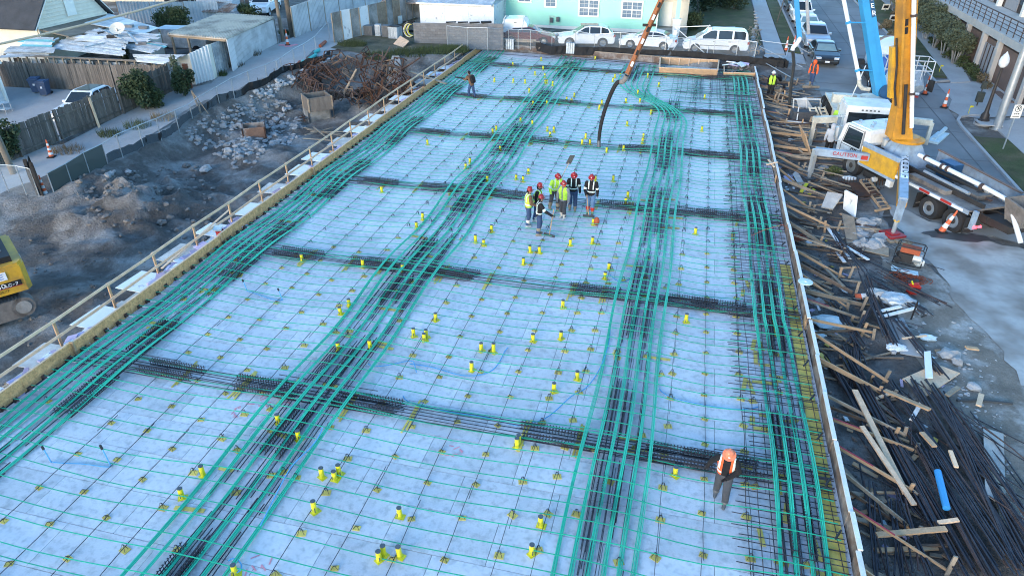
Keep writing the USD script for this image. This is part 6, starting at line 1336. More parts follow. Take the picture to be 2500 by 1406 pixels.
# cab
m = MB(); m.side([(1.25, .75), (1.30, 1.5), (1.02, 2.42), (.85, 2.55), (-.75, 2.58), (-.85, 2.45), (-.85, .9), (-.45, .9), (-.45, 1.25), (.55, 1.25), (.6, .75)], -1.2, 1.2); cabp = m.build('cab', 'truck_white', T1)
m = MB(); m.box((.05, 0, 2.585), (1.5, 2.1, .05)); m.build('roof_cap', 'truck_white', T1, sub=cabp)
for s in (-1, 1):
    m = MB(); m.add([(.92, s * 1.206, 1.55), (-.35, s * 1.206, 1.55), (-.35, s * 1.206, 2.36), (.72, s * 1.206, 2.36)], [[0, 1, 2], [0, 2, 3]]); m.build('side_window', 'glass_dark', T1, sub=cabp)
    m = MB()
    for a, b in (((.99, 1.46), (-.41, 1.46)), ((-.41, 1.46), (-.41, 2.44)), ((-.41, 2.44), (.76, 2.44)), ((.76, 2.44), (.99, 1.46)), ((-.47, .95), (-.47, 2.5)), ((1.0, .95), (1.0, 1.46))): m.bar((a[0], s * 1.204, a[1]), (b[0], s * 1.204, b[1]), .03, .02, up=(0, 1, 0))
    m.build('door_frame', 'plastic_grey', T1, sub=cabp)
    m = MB(); m.tube([(1.1, s * 1.2, 2.3), (1.25, s * 1.42, 2.3), (1.25, s * 1.42, 1.5), (1.15, s * 1.2, 1.5)], .02, 5); m.box((1.27, s * 1.42, 1.95), (.06, .2, .5)); m.build('mirror', 'chrome', T1, sub=cabp)
m = MB(); m.add([(1.225, -1.05, 1.6), (1.225, 1.05, 1.6), (1.04, .98, 2.38), (1.04, -.98, 2.38)], [[0, 1, 2], [0, 2, 3]]); m.v[-1][:, 0] += .06; m.build('windscreen', 'glass_dark', T1, sub=cabp)
lettering(T1, 'door_letters', 'GP', .24, (.28, 1.211, 1.2), (-1, 0, 0), (0, 0, 1), 'ink_black')
B((-.28, 1.205, 1.12), (.12, .02, .12), 'fuel_cap', 'ink_black')
m = MB(); [m.box((.5 - .1 * k, 1.206, 1.08), (.06, .012, .05)) for k in range(4)]; m.build('small_decal', 'plastic_grey', T1)
for x, y in ((.5, .8), (.1, .3), (-.3, .75), (.2, -.5), (-.35, -.3)): B((x, y, 2.68), (.12, .12, .16), 'roof_lamp', 'chrome')
# behind the cab
B((-1.15, .2, 1.35), (.5, 1.9, 1.1), 'engine_box', 'grime_dark'); m = MB(); m.cyl((-1.15, -.2, 1.5), (-1.15, -.2, 2.55), .2, sides=12); m.build('silencer', 'pipe_galv', T1, smooth=40)
m = MB(); m.cyl((-1.2, .55, 1.4), (-1.2, .55, 2.3), .16, sides=12); m.build('air_filter', 'pipe_galv', T1, smooth=40)
# pedestal and outrigger boxes
m = MB(); pb = [(-.95, 1.15), (-2.75, 1.15), (-2.75, -1.15), (-.95, -1.15)]; pt = [(-1.45, .45), (-2.25, .45), (-2.25, -.45), (-1.45, -.45)]
m.add([(x, y, 1.0) for x, y in pb] + [(x, y, 2.4) for x, y in pt], [[0, 1, 5], [0, 5, 4], [1, 2, 6], [1, 6, 5], [2, 3, 7], [2, 7, 6], [3, 0, 4], [3, 4, 7], [4, 5, 6], [4, 6, 7]]); m.build('pedestal', 'truck_blue', T1)
for s in (-1, 1): m = MB(); m.bar((-1.85, s * .5, 2.35), (-1.85, s * 1.2, 1.15), .35, .16); m.build('pedestal_rib', 'truck_blue', T1)
m = MB(); m.lathe((-1.85, 0, 0), [(.5, 2.37), (.76, 2.40), (.78, 2.52), (.62, 2.55), (.5, 2.63)], 28); m.build('slew_ring', 'boom_orange', T1, smooth=30)
m = MB(); m.box((-1.85, 1.25, 1.42), (2.4, .10, .84)); yp = m.build('side_panel', 'machine_yellow', T1)
for z, h in ((1.94, .2), (.95, .12)): m = MB(); m.box((-1.85, 1.26, z), (2.44, .13, h)); m.build('panel_trim', 'truck_blue', T1, sub=yp)
B((-1.85, 1.1, 1.38), (2.35, .3, .7), 'outrigger_box', 'truck_blue'); B((-2.8, 1.2, .72), (.3, .2, .32), 'control_box', 'truck_white')
B((-1.2, .6, .45), (.9, .7, .3), 'air_tank_bracket', 'grime_dark'); m = MB(); m.cyl((-1.6, .9, .42), (-1.6, 1.12, .42), .13, sides=12); m.build('reflector_lamp', 'lamp_clear', T1)
# CAUTION outrigger
Tl = lambda q: T1.local(np.asarray(q, float))
a, b = Tl(P(2122, 384, 1.25)), Tl(P(1990, 369, 1.25)); m = MB(); m.bar(a, b, .26, .36); ob = m.build('front_outrigger', 'truck_blue', T1)
m = MB(); m.bar(b + [0, 0, .1], [*b[:2], .32], .2); m.bar([*b[:2], .35], [*b[:2], -.02], .12); m.build('outrigger_leg', 'pipe_galv', T1, sub=ob); B([*b[:2], .03], (.5, .5, .06), 'foot_pad', 'pipe_dark')
xd = unit(a - b); upd = np.array([0, 0, 1.]); nr = np.cross(xd, upd); off = nr * .135
lettering(T1, 'caution_letters', 'CAUTION', .17, b + xd * .8 + off + [0, 0, -.05], xd, upd, 'ink_red')
m = MB(); m.bar(b + xd * 2.1 + off * 1.03 + [0, 0, -.02], b + xd * 2.4 + off * 1.03 + [0, 0, -.02], .02, .2); m.build('red_plate', 'paint_red', T1)
# rear left outrigger with white letter plates
a, b = Tl(P(2207, 385, 1.45)), Tl(P(2203, 494, 1.45)); m = MB(); m.bar(a, b, .34, .40); ro = m.build('rear_outrigger', 'truck_blue', T1)
m = MB(); m.bar(a + [0, 0, .0], b + [0, 0, 0], .37, .22); m.v[-1][:, 2] -= .1; m.build('outrigger_sleeve', 'boom_orange', T1, sub=ro)
xd = unit(a - b); nn = np.array([0, 0, 1.]); sd = np.cross(xd, nn); L = np.linalg.norm(a - b)
for k, ch in enumerate('KABBOT'):
    c = a - xd * (.35 + k * .58) + nn * .206; m = MB(); m.bar(c + xd * .24, c - xd * .24, .30, .008); m.build('letter_plate', 'car_white', T1)
    lettering(T1, 'plate_letter', ch, .30, c - sd * -.0 - xd * .15 + sd * (-.12) + nn * .005, sd, xd, 'ink_black')
m = MB(); m.bar(b + [0, 0, .12], [*b[:2], .85], .22); m.build('jack_sleeve', 'truck_blue', T1, sub=ro); m = MB(); m.cyl([*b[:2], .9], [*b[:2], .1], .085, sides=10); m.build('jack_rod', 'pipe_galv', T1, sub=ro)
m = MB(); m.cyl([*b[:2], .88], [*b[:2], .80], .12, sides=10); m.build('jack_collar', 'machine_yellow', T1, sub=ro)
w = np.array(T1.org) + [*(np.array([[math.cos(rz1), -math.sin(rz1)], [math.sin(rz1), math.cos(rz1)]]) @ b[:2]), 0]; JACK = w
m = MB(); gz = float(ground(w[0:1], w[1:2], False)[0]); m.box([w[0], w[1], gz + .17], (.75, .75, .08), rz=.5); m.box([w[0], w[1], gz + .23], (.4, .4, .06), rz=.5); m.solo('jack_pad', 'hat_red', 'dull red steel pad under the rear left outrigger of the front pump truck', 'pad')
for k in range(4): mb = MB(); mb.box([w[0] + .22 * (k - 1.5), w[1] - .05, gz + .06 + .02 * (k % 2)], (.2, 1.2, .09), rz=.5 + RNG.uniform(-.1, .1)); mb.solo('crib_board', 'lumber_grey', 'weathered crib board under the red outrigger pad', 'board', 'crib boards under the red outrigger pad')
# deck, pipes, hopper
B((-5.0, .15, 1.22), (4.6, 2.1, .08), 'deck_plate', 'truck_deck'); 
for k in range(7): B((-3.0 - .62 * k, 1.235, 1.16), (.58, .03, .11), 'reflector_strip', 'ink_white' if k % 2 == 0 else 'paint_red')
B((-5.05, 1.21, 1.16), (4.5, .03, .18), 'deck_edge', 'truck_blue'); B((-2.9, 1.25, 1.2), (.12, .05, .1), 'marker_lamp', 'lamp_amber_lit')
for s in (-1, 1):
    m = MB(); m.sheet([(-2.6, s * 1.28 if s < 0 else .55, 1.0), (-7.3, s * 1.28 if s < 0 else .55, 1.0), (-7.3, s * 1.3 if s < 0 else .55, 1.75 if s < 0 else 1.45), (-2.6, s * 1.3 if s < 0 else .55, 2.05 if s < 0 else 1.6)], .1)
    m.build('side_wing' if s < 0 else 'pump_cover', 'truck_blue' if s < 0 else 'grime_dark', T1)
m = MB(); m.bar((-2.6, -1.28, 2.08), (-7.3, -1.28, 1.78), .14, .05); m.build('wing_cap', 'apt_brick', T1)
m = MB(); m.tube([(-2.9, .1, 2.05), (-4.6, .05, 1.98), (-6.5, .0, 1.9), (-7.9, 0, 1.8), (-8.6, .15, 1.1), (-9.2, .3, .6)], .095, 10); dp = m.build('delivery_pipe', 'car_white', T1, smooth=40)
for x, z in ((-3.3, 2.04), (-4.3, 1.99), (-4.6, 1.98), (-6.5, 1.9), (-7.9, 1.8)): m = MB(); m.lathe((x, .05, z), [(.10, -.06), (.14, -.05), (.14, .05), (.10, .06)], 12, axis=(1, 0, .05)); m.build('pipe_coupling', 'rebar_brown', T1, sub=dp)
for k, y in enumerate((-.35, -.62, .35)): m = MB(); m.cyl((-3.1 - .3 * k, y, 1.55), (-6.3, y, 1.5), .085, sides=10); m.build('hydraulic_cylinder', ('grime_dark', 'pipe_dark', 'pipe_galv')[k], T1, smooth=40)
B((-4.0, -.75, 1.65), (.8, .55, .7), 'blue_tank', 'boom_blue_dark'); B((-4.6, .8, 1.36), (2.2, .35, .18), 'tool_tray', 'truck_deck'); B((-6.0, -.2, 1.40), (1.2, .8, .2), 'valve_block', 'stone_dark')
for k in range(14): B((-3.0 - 4.0 * RNG.random(), RNG.uniform(-.9, .6), 1.34 + RNG.uniform(0, .15)), (RNG.uniform(.1, .5), RNG.uniform(.08, .2), RNG.uniform(.08, .25)), 'fitting', ('grime_dark', 'pipe_dark', 'pipe_galv', 'rebar_brown')[k % 4])
m = MB(); m.sheet([(-7.9, -1.2, 2.0), (-7.9, .25, 2.0), (-8.1, .1, 1.1), (-8.1, -1.0, 1.1)], .08); m.sheet([(-9.0, .3, 1.8), (-9.0, -1.3, 1.8), (-8.7, -1.0, 1.0), (-8.7, .1, 1.0)], .08)
for s, q in ((-1.25, -1.0), (.28, .1)): m.sheet([(-9.0, s, 1.8), (-7.9, s, 2.0), (-8.1, q, 1.1), (-8.7, q, 1.0)], .08)
m.build('hopper', 'stone_dark', T1); B((-8.0, -.2, .85), (1.3, 1.2, .3), 'hopper_frame', 'grime_dark')
for y in (1.0, .75): B((-7.62, y, .62), (.06, .16, .10), 'tail_lamp', 'lamp_red_lit')
B((-7.5, 1.05, .9), (.2, .12, .8), 'lamp_bracket', 'truck_blue')
for x in (-4.6, -7.35): m = MB(); m.box((x, 1.0, .62), (.03, .6, .72)); m.build('mud_flap', 'rubber', T1)
for k, x in enumerate((-4.62, -6.0, -7.4)): m = MB(); m.tube([(-6.0 + 1.5 * math.cos(q), .98, .72 + .52 * math.sin(q)) for q in np.linspace(.2, 2.95, 9)] if k == 1 else [(x, .7, .5), (x, 1.25, .5)], .02, 4); m.build('guard_hoop', 'truck_deck', T1)
# orange mast: two folded arms beside each other, pipe in front
base = np.array([10.06, 35.45, 2.4]); v8 = at_y(2212, 0, 35.4) - at_y(2199, 300, 35.55); v8 = unit(v8)
top = base + v8 * 17
def wl1(q): return T1.local(q)
s_ = RIGHT; 
m = MB(); m.add([base + RIGHT * x + FWD * y * np.array([1, 1, 0]) + v8 * z for x, y, z in ((-.56, -.45, 0), (.42, -.45, 0), (.42, .45, 0), (-.56, .45, 0), (-.33, -.36, 1.5), (.28, -.36, 1.5), (.28, .36, 1.5), (-.33, .36, 1.5))], [[0, 1, 5], [0, 5, 4], [1, 2, 6], [1, 6, 5], [2, 3, 7], [2, 7, 6], [3, 0, 4], [3, 4, 7], [4, 5, 6], [4, 6, 7]]); m.build('turret', 'boom_orange', T1, world=True)
bm = MB(); bm.bar(base + v8 * 1.3 + RIGHT * -.03, top, .40, .55, up=-_fh); mast = bm.build('mast', 'boom_orange', T1, world=True)
for dx in (-.285, .235): m = MB(); m.bar(base + v8 * 1.5 + RIGHT * dx - _fh * .1, top + RIGHT * dx - _fh * .1, .10, .72, up=-_fh); m.build('mast_flange', 'boom_orange', T1, world=True, sub=mast)
m = MB(); m.tube([base + v8 * .6 + RIGHT * .30 - _fh * .42, base + v8 * 1.6 + RIGHT * .24 - _fh * .46, base + v8 * 9 + RIGHT * .02 - _fh * .46, top - _fh * .46 + RIGHT * -.1], .095, 10); m.build('concrete_pipe', 'car_white', T1, world=True, smooth=40)
for q in (2.2, 5.6, 9.5, 13): m = MB(); m.lathe(base + v8 * q + RIGHT * (.23 - .026 * (q - 1.6)) - _fh * .46, [(.1, -.06), (.135, -.05), (.135, .05), (.1, .06)], 12, axis=v8); m.build('pipe_coupling', 'rebar_brown', T1, world=True)
m = MB(); m.cyl(base + v8 * .3 + RIGHT * -.12 - _fh * .5, base + v8 * 2.6 + RIGHT * -.06 - _fh * .44, .075, sides=10); m.build('lift_cylinder', 'grime_dark', T1, world=True, smooth=40)
m = MB(); m.tube([base + v8 * 1.6 + RIGHT * -.42 - _fh * .3, base + v8 * 2.4 + RIGHT * -.5 - _fh * .3, base + v8 * 3.4 + RIGHT * -.44 - _fh * .3, base + v8 * 4.6 + RIGHT * -.45 - _fh * .2], .045, 6); m.build('hose_bundle', 'grime_dark', T1, world=True)
m = MB(); m.bar(base + v8 * 1.9 + RIGHT * -.52, base + v8 * 4.2 + RIGHT * -.5, .2, .3, up=-_fh); m.build('knuckle', 'machine_yellow', T1, world=True)
for q in (4.8, 5.15): m = MB(); m.bar(base + v8 * q + RIGHT * -.12 - _fh * .335, base + v8 * (q + .28) + RIGHT * -.12 - _fh * .335, .16, .02, up=-_fh); m.build('mast_mark', 'ink_black', T1, world=True)
# second and third arms over the deck, tip and hose
elbow = np.array([-1.2, 36.4, 17.0]); tip0, tip1 = at_y(1530, 185, 37.0), at_y(1615, 0, 36.6); dt = unit(tip1 - tip0); tip2 = tip0 + dt * 8
m = MB(); m.bar(top, elbow, .5, .5); m.build('upper_arm', 'boom_orange', T1, world=True); m = MB(); m.bar(elbow, tip2, .4, .4); m.build('fore_arm', 'boom_orange', T1, world=True)
m = MB(); m.bar(tip0 + dt * .1, tip2, .18, .24); m.build('tip_arm', 'tip_orange', T1, world=True)
m = MB(); pr = np.cross(dt, FWD); pr = unit(pr); m.tube([tip0 - FWD * .25, tip2 - FWD * .25], .07, 8); m.build('tip_pipe', 'tip_orange', T1, world=True)
for k in range(9):
    c = tip0 + dt * (.4 + .62 * k) - FWD * .335; m = MB(); m.bar(c, c + dt * .26, .12, .02, up=-FWD); m.build('tip_decal', 'ink_white' if k % 2 == 0 else 'ink_black', T1, world=True)
m = MB(); c = tip0 + dt * 2.75; m.bar(c - RIGHT * .35, c + RIGHT * .3, .12); m.build('tip_bracket', 'grime_dark', T1, world=True)
h0 = P(1462, 360, .04); hp_ = [tip0, tip0 + [-.25, .05, -.35], at_y(1505, 205, 37.1), at_y(1487, 240, 37.3), at_y(1472, 285, 37.4), at_y(1464, 325, 37.48), h0]
from scipy.interpolate import make_interp_spline
hh = make_interp_spline(np.arange(7), np.array(hp_), k=3)(np.linspace(0, 6, 40)); m = MB(); m.tube(hh, np.linspace(.12, .095, 40), 10); m.build('end_hose', 'rubber', T1, world=True, smooth=40)
m = MB(); m.tube(hh[:10], .13, 10); m.build('hose_sleeve', 'stone_dark', T1, world=True, smooth=40); m = MB(); m.cyl(hh[-4], hh[-1], .11, sides=10); m.build('hose_end', 'plastic_grey', T1, world=True)

# ================================================================== REAR PUMP TRUCK (nose towards the camera)
yc = 40.3; T2 = thing('pump_truck', 'cream and white pump truck with a sky blue boom behind the front pump truck', 'pump truck', (9.75, yc, -.05), -math.pi / 2)
zr2 = at_y(2125, 262, yc)[2]; xl, xr = at_y(2063, 285, yc)[0], at_y(2183, 285, yc)[0]; xm, hw2 = (xl + xr) / 2, (xr - xl) / 2
def WB(c, s, name, mat, t=None, sub=None, **k): m = MB(); m.box(c, s, **k); return m.build(name, mat, t or T2, world=True, sub=sub)
m = MB(); m.span((xl, yc, .4), (xr, yc + 1.9, zr2 - .12)); cab2 = m.build('cab', 'truck_white', T2, world=True); m = MB(); m.span((xl + .05, yc + .06, zr2 - .119), (xr - .05, yc + 1.85, zr2)); m.build('roof_cap', 'truck_white', T2, world=True, sub=cab2)
m = MB(); m.span((xl + .14, yc - .012, 1.0), (xr - .14, yc - .002, zr2 - .34)); m.build('windscreen', 'glass_dark', T2, world=True, sub=cab2)
for k in range(5): WB((xm - .4 + .2 * k, yc - .008, zr2 - .2), (.1, .012, .08), 'name_letter', 'plastic_grey', sub=cab2)
for s, x in ((-1, xl), (1, xr)): m = MB(); m.tube([(x, yc, zr2 - .5), (x + s * .28, yc - .2, zr2 - .45), (x + s * .28, yc - .2, zr2 - 1.1)], .02, 5); m.box((x + s * .28, yc - .22, zr2 - .8), (.2, .06, .45)); m.build('mirror', 'chrome', T2, world=True)
for s in (-1, 1): WB((xm + s * .42, yc + 4.5, .8), (.12, 8.5, .3), 'chassis_rail', 'grime_dark')
for y in (yc + .95, yc + 6.2, yc + 7.5):
    for s in (-1, 1): wheel(T2, T2.local((xm + s * .98, y, .50)), .52, .4, side=s)
WB((xm, yc + 4.8, 1.2), (2.3, 5.2, .12), 'deck_plate', 'truck_cream'); WB((xm - .2, yc + 2.45, 1.55), (1.9, .6, .6), 'engine_box', 'truck_cream')
bp2 = np.array([10.35, 43.4, 1.3]); m = MB(); m.lathe(bp2, [(1.0, 0), (.62, .75), (.7, .8), (.7, .95), (.4, 1.0)], 16); m.build('pedestal', 'truck_cream', T2, world=True)
m = MB(); a, b = P(2062, 290, 1.35), P(1986, 293, 1.35); m.bar(a + (a - b) * .3, b, .3, .34); o2 = m.build('front_outrigger', 'truck_cream', T2, world=True); m = MB(); m.bar(b + [.08, 0, .1], [*(b + [.08, 0, 0])[:2], -.1], .2); m.build('outrigger_leg', 'truck_cream', T2, world=True, sub=o2)
m = MB(); a, b = P(2200, 292, 1.35), P(2276, 300, 1.35); m.bar(a - (b - a) * .3, b, .3, .32); o3 = m.build('front_outrigger', 'truck_cream', T2, world=True); m = MB(); m.bar(b, [*b[:2], 0], .18); m.build('outrigger_leg', 'truck_cream', T2, world=True, sub=o3)
m = MB(); m.box(b + [0, .1, -.9], (.08, .1, .5)); m.build('striped_marker', 'paint_red', T2, world=True, sub=o3)
WB(P(2060, 240, 1.5), (1.3, .5, .5), 'tool_box', 'truck_cream'); m = MB(); a = P(2042, 243, 1.3); m.bar(a, [*a[:2], 0], .2); m.build('rear_outrigger_leg', 'truck_cream', T2, world=True)
m = MB(); a = P(2078, 240, 1.7); m.cyl(a, a + [.35, 0, 1.9], .03, sides=6); m.build('aerial', 'car_white', T2, world=True)
u2 = unit(at_y(2112, 0, 44.2) - at_y(2146, 215, 43.7)); b0 = at_y(2146, 222, 43.6); b1 = b0 + u2 * 15
m = MB(); m.bar(b0 - u2 * .5 - RIGHT * .1, b1, .36, .55, up=-_fh); mast2 = m.build('mast', 'boom_blue', T2, world=True)
m = MB(); m.bar(b0 + RIGHT * .26 + u2 * .2, b1 + RIGHT * .24, .26, .46, up=-_fh); m.build('second_arm', 'boom_blue', T2, world=True, sub=mast2)
f0 = b0 - _fh * .315
a, b = b0 + u2 * 4.15 + RIGHT * .26 - _fh * .238, b0 + u2 * 12 + RIGHT * .26 - _fh * .238; m = MB(); m.bar(a, b, .22, .012, up=-_fh); m.build('name_panel', 'boom_blue_dark', T2, world=True, sub=mast2)
for k, ch in enumerate('RETS'): lettering(T2, 'panel_letter', ch, .24, a + u2 * (.10 + .40 * k) - RIGHT * .085 - _fh * .012, RIGHT, u2, 'ink_white', world=True)
p0, p1 = at_y(2098, 195, 43.2), at_y(2060, 0, 43.6); m = MB(); m.tube([p0, p1, p0 + (p1 - p0) * 3], .11, 10); m.build('concrete_pipe', 'car_white', T2, world=True, smooth=40)
m = MB(); m.tube([p0, p0 + [.05, 0, -.25], p0 + [.3, .1, -.5], p0 + [.7, .2, -.55]], .12, 10); m.build('pipe_elbow', 'truck_cream', T2, world=True, smooth=40)
for q in (.12, .72): c = p0 + (p1 - p0) * q; m = MB(); m.bar(c, c + RIGHT * 1.0, .06); m.lathe(c, [(.12, -.07), (.15, -.06), (.15, .06), (.12, .07)], 12, axis=p1 - p0); m.build('pipe_clamp', 'boom_blue', T2, world=True)
m = MB(); m.lathe(b0 + RIGHT * .25 - _fh * .4, [(.3, -.1), (.42, -.1), (.42, .1), (.3, .1)], 16, axis=FWD); m.build('pivot', 'boom_blue_dark', T2, world=True)
m = MB(); m.cyl(b0 + RIGHT * .7 - u2 * .3, b0 + RIGHT * 1.3 + u2 * 1.5, .22, .22, 12); m.build('lift_cylinder', 'metal_white', T2, world=True, smooth=40); m = MB(); m.cyl(b0 + RIGHT * .2 - u2 * .9 - _fh * .4, b0 + RIGHT * .75 - u2 * .2 - _fh * .4, .1); m.build('strut', 'grime_dark', T2, world=True)
e2 = np.array([5.2, 46, 15.5]); t20, t21 = at_y(1952, 92, 46), at_y(1944, 0, 46); t22 = t20 + unit(t21 - t20) * 9
m = MB(); m.bar(b1, e2, .4, .4); m.build('upper_arm', 'boom_blue', T2, world=True); m = MB(); m.bar(e2, t22, .3, .3); m.build('fore_arm', 'boom_blue', T2, world=True)
m = MB(); m.bar(t20, t22, .30, .26); m.build('tip_arm', 'boom_blue', T2, world=True)
m = MB(); m.tube([t20 + [0, 0, .1], t20 + [0, -.1, -.15], t20 + [-.1, -.1, -.35], t20 + [-.25, 0, -.6], t20 + [-.25, 0, -.75]], .13, 10); m.build('end_elbow', 'car_white', T2, world=True, smooth=40)
hb = W(1926, 268); m = MB(); m.tube([t20 + [-.25, 0, -.7], t20 * .66 + hb * .34 + [-.1, 0, 0], t20 * .33 + hb * .67 + [-.08, 0, 0], hb], .10, 10); m.build('end_hose', 'pipe_dark', T2, world=True, smooth=40)
m = MB(); a = at_y(1970, 0, 47); b = at_y(1974, 84, 47); m.tube([a + (a - b) * 2, b], .1, 8); m.build('hanging_pipe', 'stone_pale', T2, world=True)

# ================================================================== MIXER TRUCK
T3 = thing('mixer_truck', 'red and white concrete mixer truck backed up behind the blue boom', 'mixer truck', (13.3, 51, .3), math.pi / 2)
m = MB(); ax3 = unit([0, 1, -.16]); m.lathe((13.0, 52.6, 2.75), [(.35, -1.2), (.75, -.9), (1.15, .3), (1.2, 1.6), (.95, 2.9), (.5, 3.6)], 24, axis=ax3); dr = m.build('drum', 'car_white', T3, world=True, smooth=40)
m = MB(); m.lathe((13.0, 52.6, 2.75), [(1.19, .55), (1.225, .6), (1.225, 1.5), (1.2, 1.55)], 24, axis=ax3); m.build('drum_band', 'roof_rust', T3, world=True, smooth=40, sub=dr)
m = MB(); m.lathe((13.9, 53.3, 2.9), [(.2, -.1), (.6, 0), (.65, .4), (.4, .6)], 20, axis=(.2, 1, 0)); m.build('red_guard', 'car_red', T3, world=True, smooth=40)
m = MB(); m.lathe((12.75, 51.5, 2.35), [(.5, 0), (.62, .1), (.62, .3), (.4, .35)], 16, axis=(-.6, -1, .2)); m.build('blue_chute_ring', 'paint_blue', T3, world=True, smooth=40)
for k, z in enumerate((.75, .95, 1.15)): m = MB(); m.box((13.3, 50.0, z), (2.5, .12, .12)); m.build('bumper_stripe', 'paint_red' if k % 2 == 0 else 'ink_white', T3, world=True)
m = MB(); m.box((13.3, 54, .9), (2.3, 7.5, .3)); m.build('chassis', 'grime_dark', T3, world=True); m = MB(); m.box((13.3, 50.6, 1.5), (2.4, 1.0, .5)); m.build('rear_platform', 'truck_white', T3, world=True)
m = MB()
for x in (12.2, 13.3, 14.4, 15.0):
    for y in (50.1, 51.6): m.cyl((x, y, 1.75), (x, y, 2.95), .03, sides=6)
for z in (2.35, 2.95):
    for y in (50.1, 51.6): m.cyl((12.2, y, z), (15.0, y, z), .03, sides=6)
    for x in (12.2, 15.0): m.cyl((x, 50.1, z), (x, 51.6, z), .03, sides=6)
m.build('railing', 'metal_white', T3, world=True)
m = MB(); m.cyl((12.45, 49.6, 1.2), (12.95, 50.9, 2.25), .32, .36, 14); m.build('chute', 'metal_white', T3, world=True, smooth=40); m = MB(); m.cyl((14.4, 49.8, 1.3), (14.4, 51, 2.0), .3, sides=12); m.build('water_tank', 'metal_bluegrey', T3, world=True, smooth=40)
m = MB(); m.box((15.05, 49.9, 1.5), (.08, .5, .7), rz=.4); m.build('side_flap', 'grime_dark', T3, world=True)
m = MB(); m.box((13.9, 58.2, 1.9), (2.2, 1.9, 1.8)); m.build('cab', 'car_white', T3, world=True)
for y in (51.6, 53.0, 57.8):
    for s in (-1, 1): wheel(T3, T3.local((13.3 + s * 1.0, y, .85)), .52, .4, side=-s)
m = MB(); m.cyl((11.5, 46.3, 1.0), (12.3, 47.8, 1.5), .14, sides=10); m.solo('chute_pipe', 'metal_white', 'white pipe lying between the blue boom base and the mixer truck', 'pipe')
m = MB(); m.cyl((13.8, 42.6, .25), (14.9, 44.6, .35), .12, sides=8); m.box((14.2, 43.2, .2), (.6, 2.2, .12), rz=-.5); m.solo('pale_plank', 'tarp_pale', 'pale plank lying on the street right of the orange mast base', 'plank')

# ================================================================== EXCAVATOR
ce = P(75, 700, -.7); T4 = thing('excavator', 'yellow excavator cut off by the left picture edge', 'excavator', (-26.4, 17.9, -2.0), 0)
zc = -2.0
qa, qb = P(78, 668, .1), P(-60, 707, .1); fd = unit((qb - qa) * [1, 1, 0]); bk = np.cross(fd, [0, 0, 1.]); bk = bk if bk @ [0, 1, 0] > 0 else -bk
o = P(78, 690, -.6); Lr = 2.5
def E3(a, b, z): return [*(o[:2] + fd[:2] * a + bk[:2] * b), z]
pr = [(0.18, 0), (2.4, 0), (2.55, .2), (2.55, 3.2), (0.0, 3.2), (0.0, .25)]
def lift(poly, z0, z1, inset=0): 
    m = MB(); pp = Polygon([tuple(E3(a, b, 0)[:2]) for a, b in poly]).buffer(-inset) if inset else Polygon([tuple(E3(a, b, 0)[:2]) for a, b in poly]); m.prism(pp, z0, z1); return m
z0, z1 = -.82, .24
lift(pr, z0, z1).build('counterweight', 'machine_yellow', T4, world=True)
lift(pr, z1, z1 + .10, .07).build('upper_edge', 'machine_yellow', T4, world=True)
lift([(.32, .30), (2.5, .30), (2.5, 3.1), (.32, 3.1)], z1 + .101, z1 + .34).build('engine_hood', 'ink_black', T4, world=True)
for k in range(6): lift([(.5, .9 + .3 * k), (2.4, .9 + .3 * k), (2.4, 1.0 + .3 * k), (.5, 1.0 + .3 * k)], z1 + .34, z1 + .37).build('hood_louvre', 'plastic_grey', T4, world=True)
nf = -bk
def facebar(a0, a1, zlo, zhi, mat, name, d=.012): m = MB(); m.span((0, 0, 0), (1, 1, 1)); v = []; m = MB(); A, Bv = np.array(E3(a0, 0, 0)), np.array(E3(a1, 0, 0)); m.bar([*(A[:2] + nf[:2] * d), (zlo + zhi) / 2], [*(Bv[:2] + nf[:2] * d), (zlo + zhi) / 2], .02, zhi - zlo); m.build(name, mat, T4, world=True)
facebar(.3, 2.5, -.52, -.32, 'ink_black', 'dark_stripe'); facebar(.3, 2.5, -.55, -.525, 'ink_red', 'red_line'); facebar(.68, 2.0, -.20, .12, 'ink_white', 'sticker')
for k in range(3): facebar(.8, 1.9, .04 - .09 * k, .065 - .09 * k, 'paint_blue', 'sticker_line', .026)
xt = -fd
lettering(T4, 'model_letters', '160', .17, [*(np.array(E3(1.28, 0, 0))[:2] + nf[:2] * .026), -.50], xt, (0, 0, 1), 'ink_white', world=True); lettering(T4, 'model_letters', 'LC-7', .12, [*(np.array(E3(.84, 0, 0))[:2] + nf[:2] * .026), -.50], xt, (0, 0, 1), 'ink_white', world=True)
lettering(T4, 'fleet_number', '10477', .10, [*(np.array(E3(1.2, 0, 0))[:2] + nf[:2] * .012), -.70], xt, (0, 0, 1), 'ink_black', bold=False, world=True)
m = MB(); q = np.array(E3(0, .9, 0)); m.bar([*(q[:2] - fd[:2] * .01), 0.02], [*(q[:2] - fd[:2] * .01 + bk[:2] * .35), .02], .02, .3); m.build('side_label', 'tarp_pale', T4, world=True)
lift([(.6, .5), (2.4, .5), (2.4, 3), (.6, 3)], -1.15, z0).build('slew_base', 'grime_dark', T4, world=True)
trk = MB(); c0 = np.array(E3(.55, .2, -1.45)); c1 = np.array(E3(3.6, .2, -1.45)); trk.bar(c0, c1, .55, .82); 
for e in (c0, c1): trk.cyl(e - bk * .275, e + bk * .275, .41, sides=16)
trk.build('track', 'stone_dark', T4, world=True)
for k in range(26): m = MB(); e = c0 + (c1 - c0) * k / 26; m.box(e + [0, 0, .42], (.06, .58, .05), rz=math.atan2(fd[1], fd[0])); m.build('track_shoe', 'pipe_dark', T4, world=True)
m = MB(); m.cyl(c0 - bk * .30, c0 - bk * .2, .27, .24, 14); m.build('idler', 'concrete_old', T4, world=True)
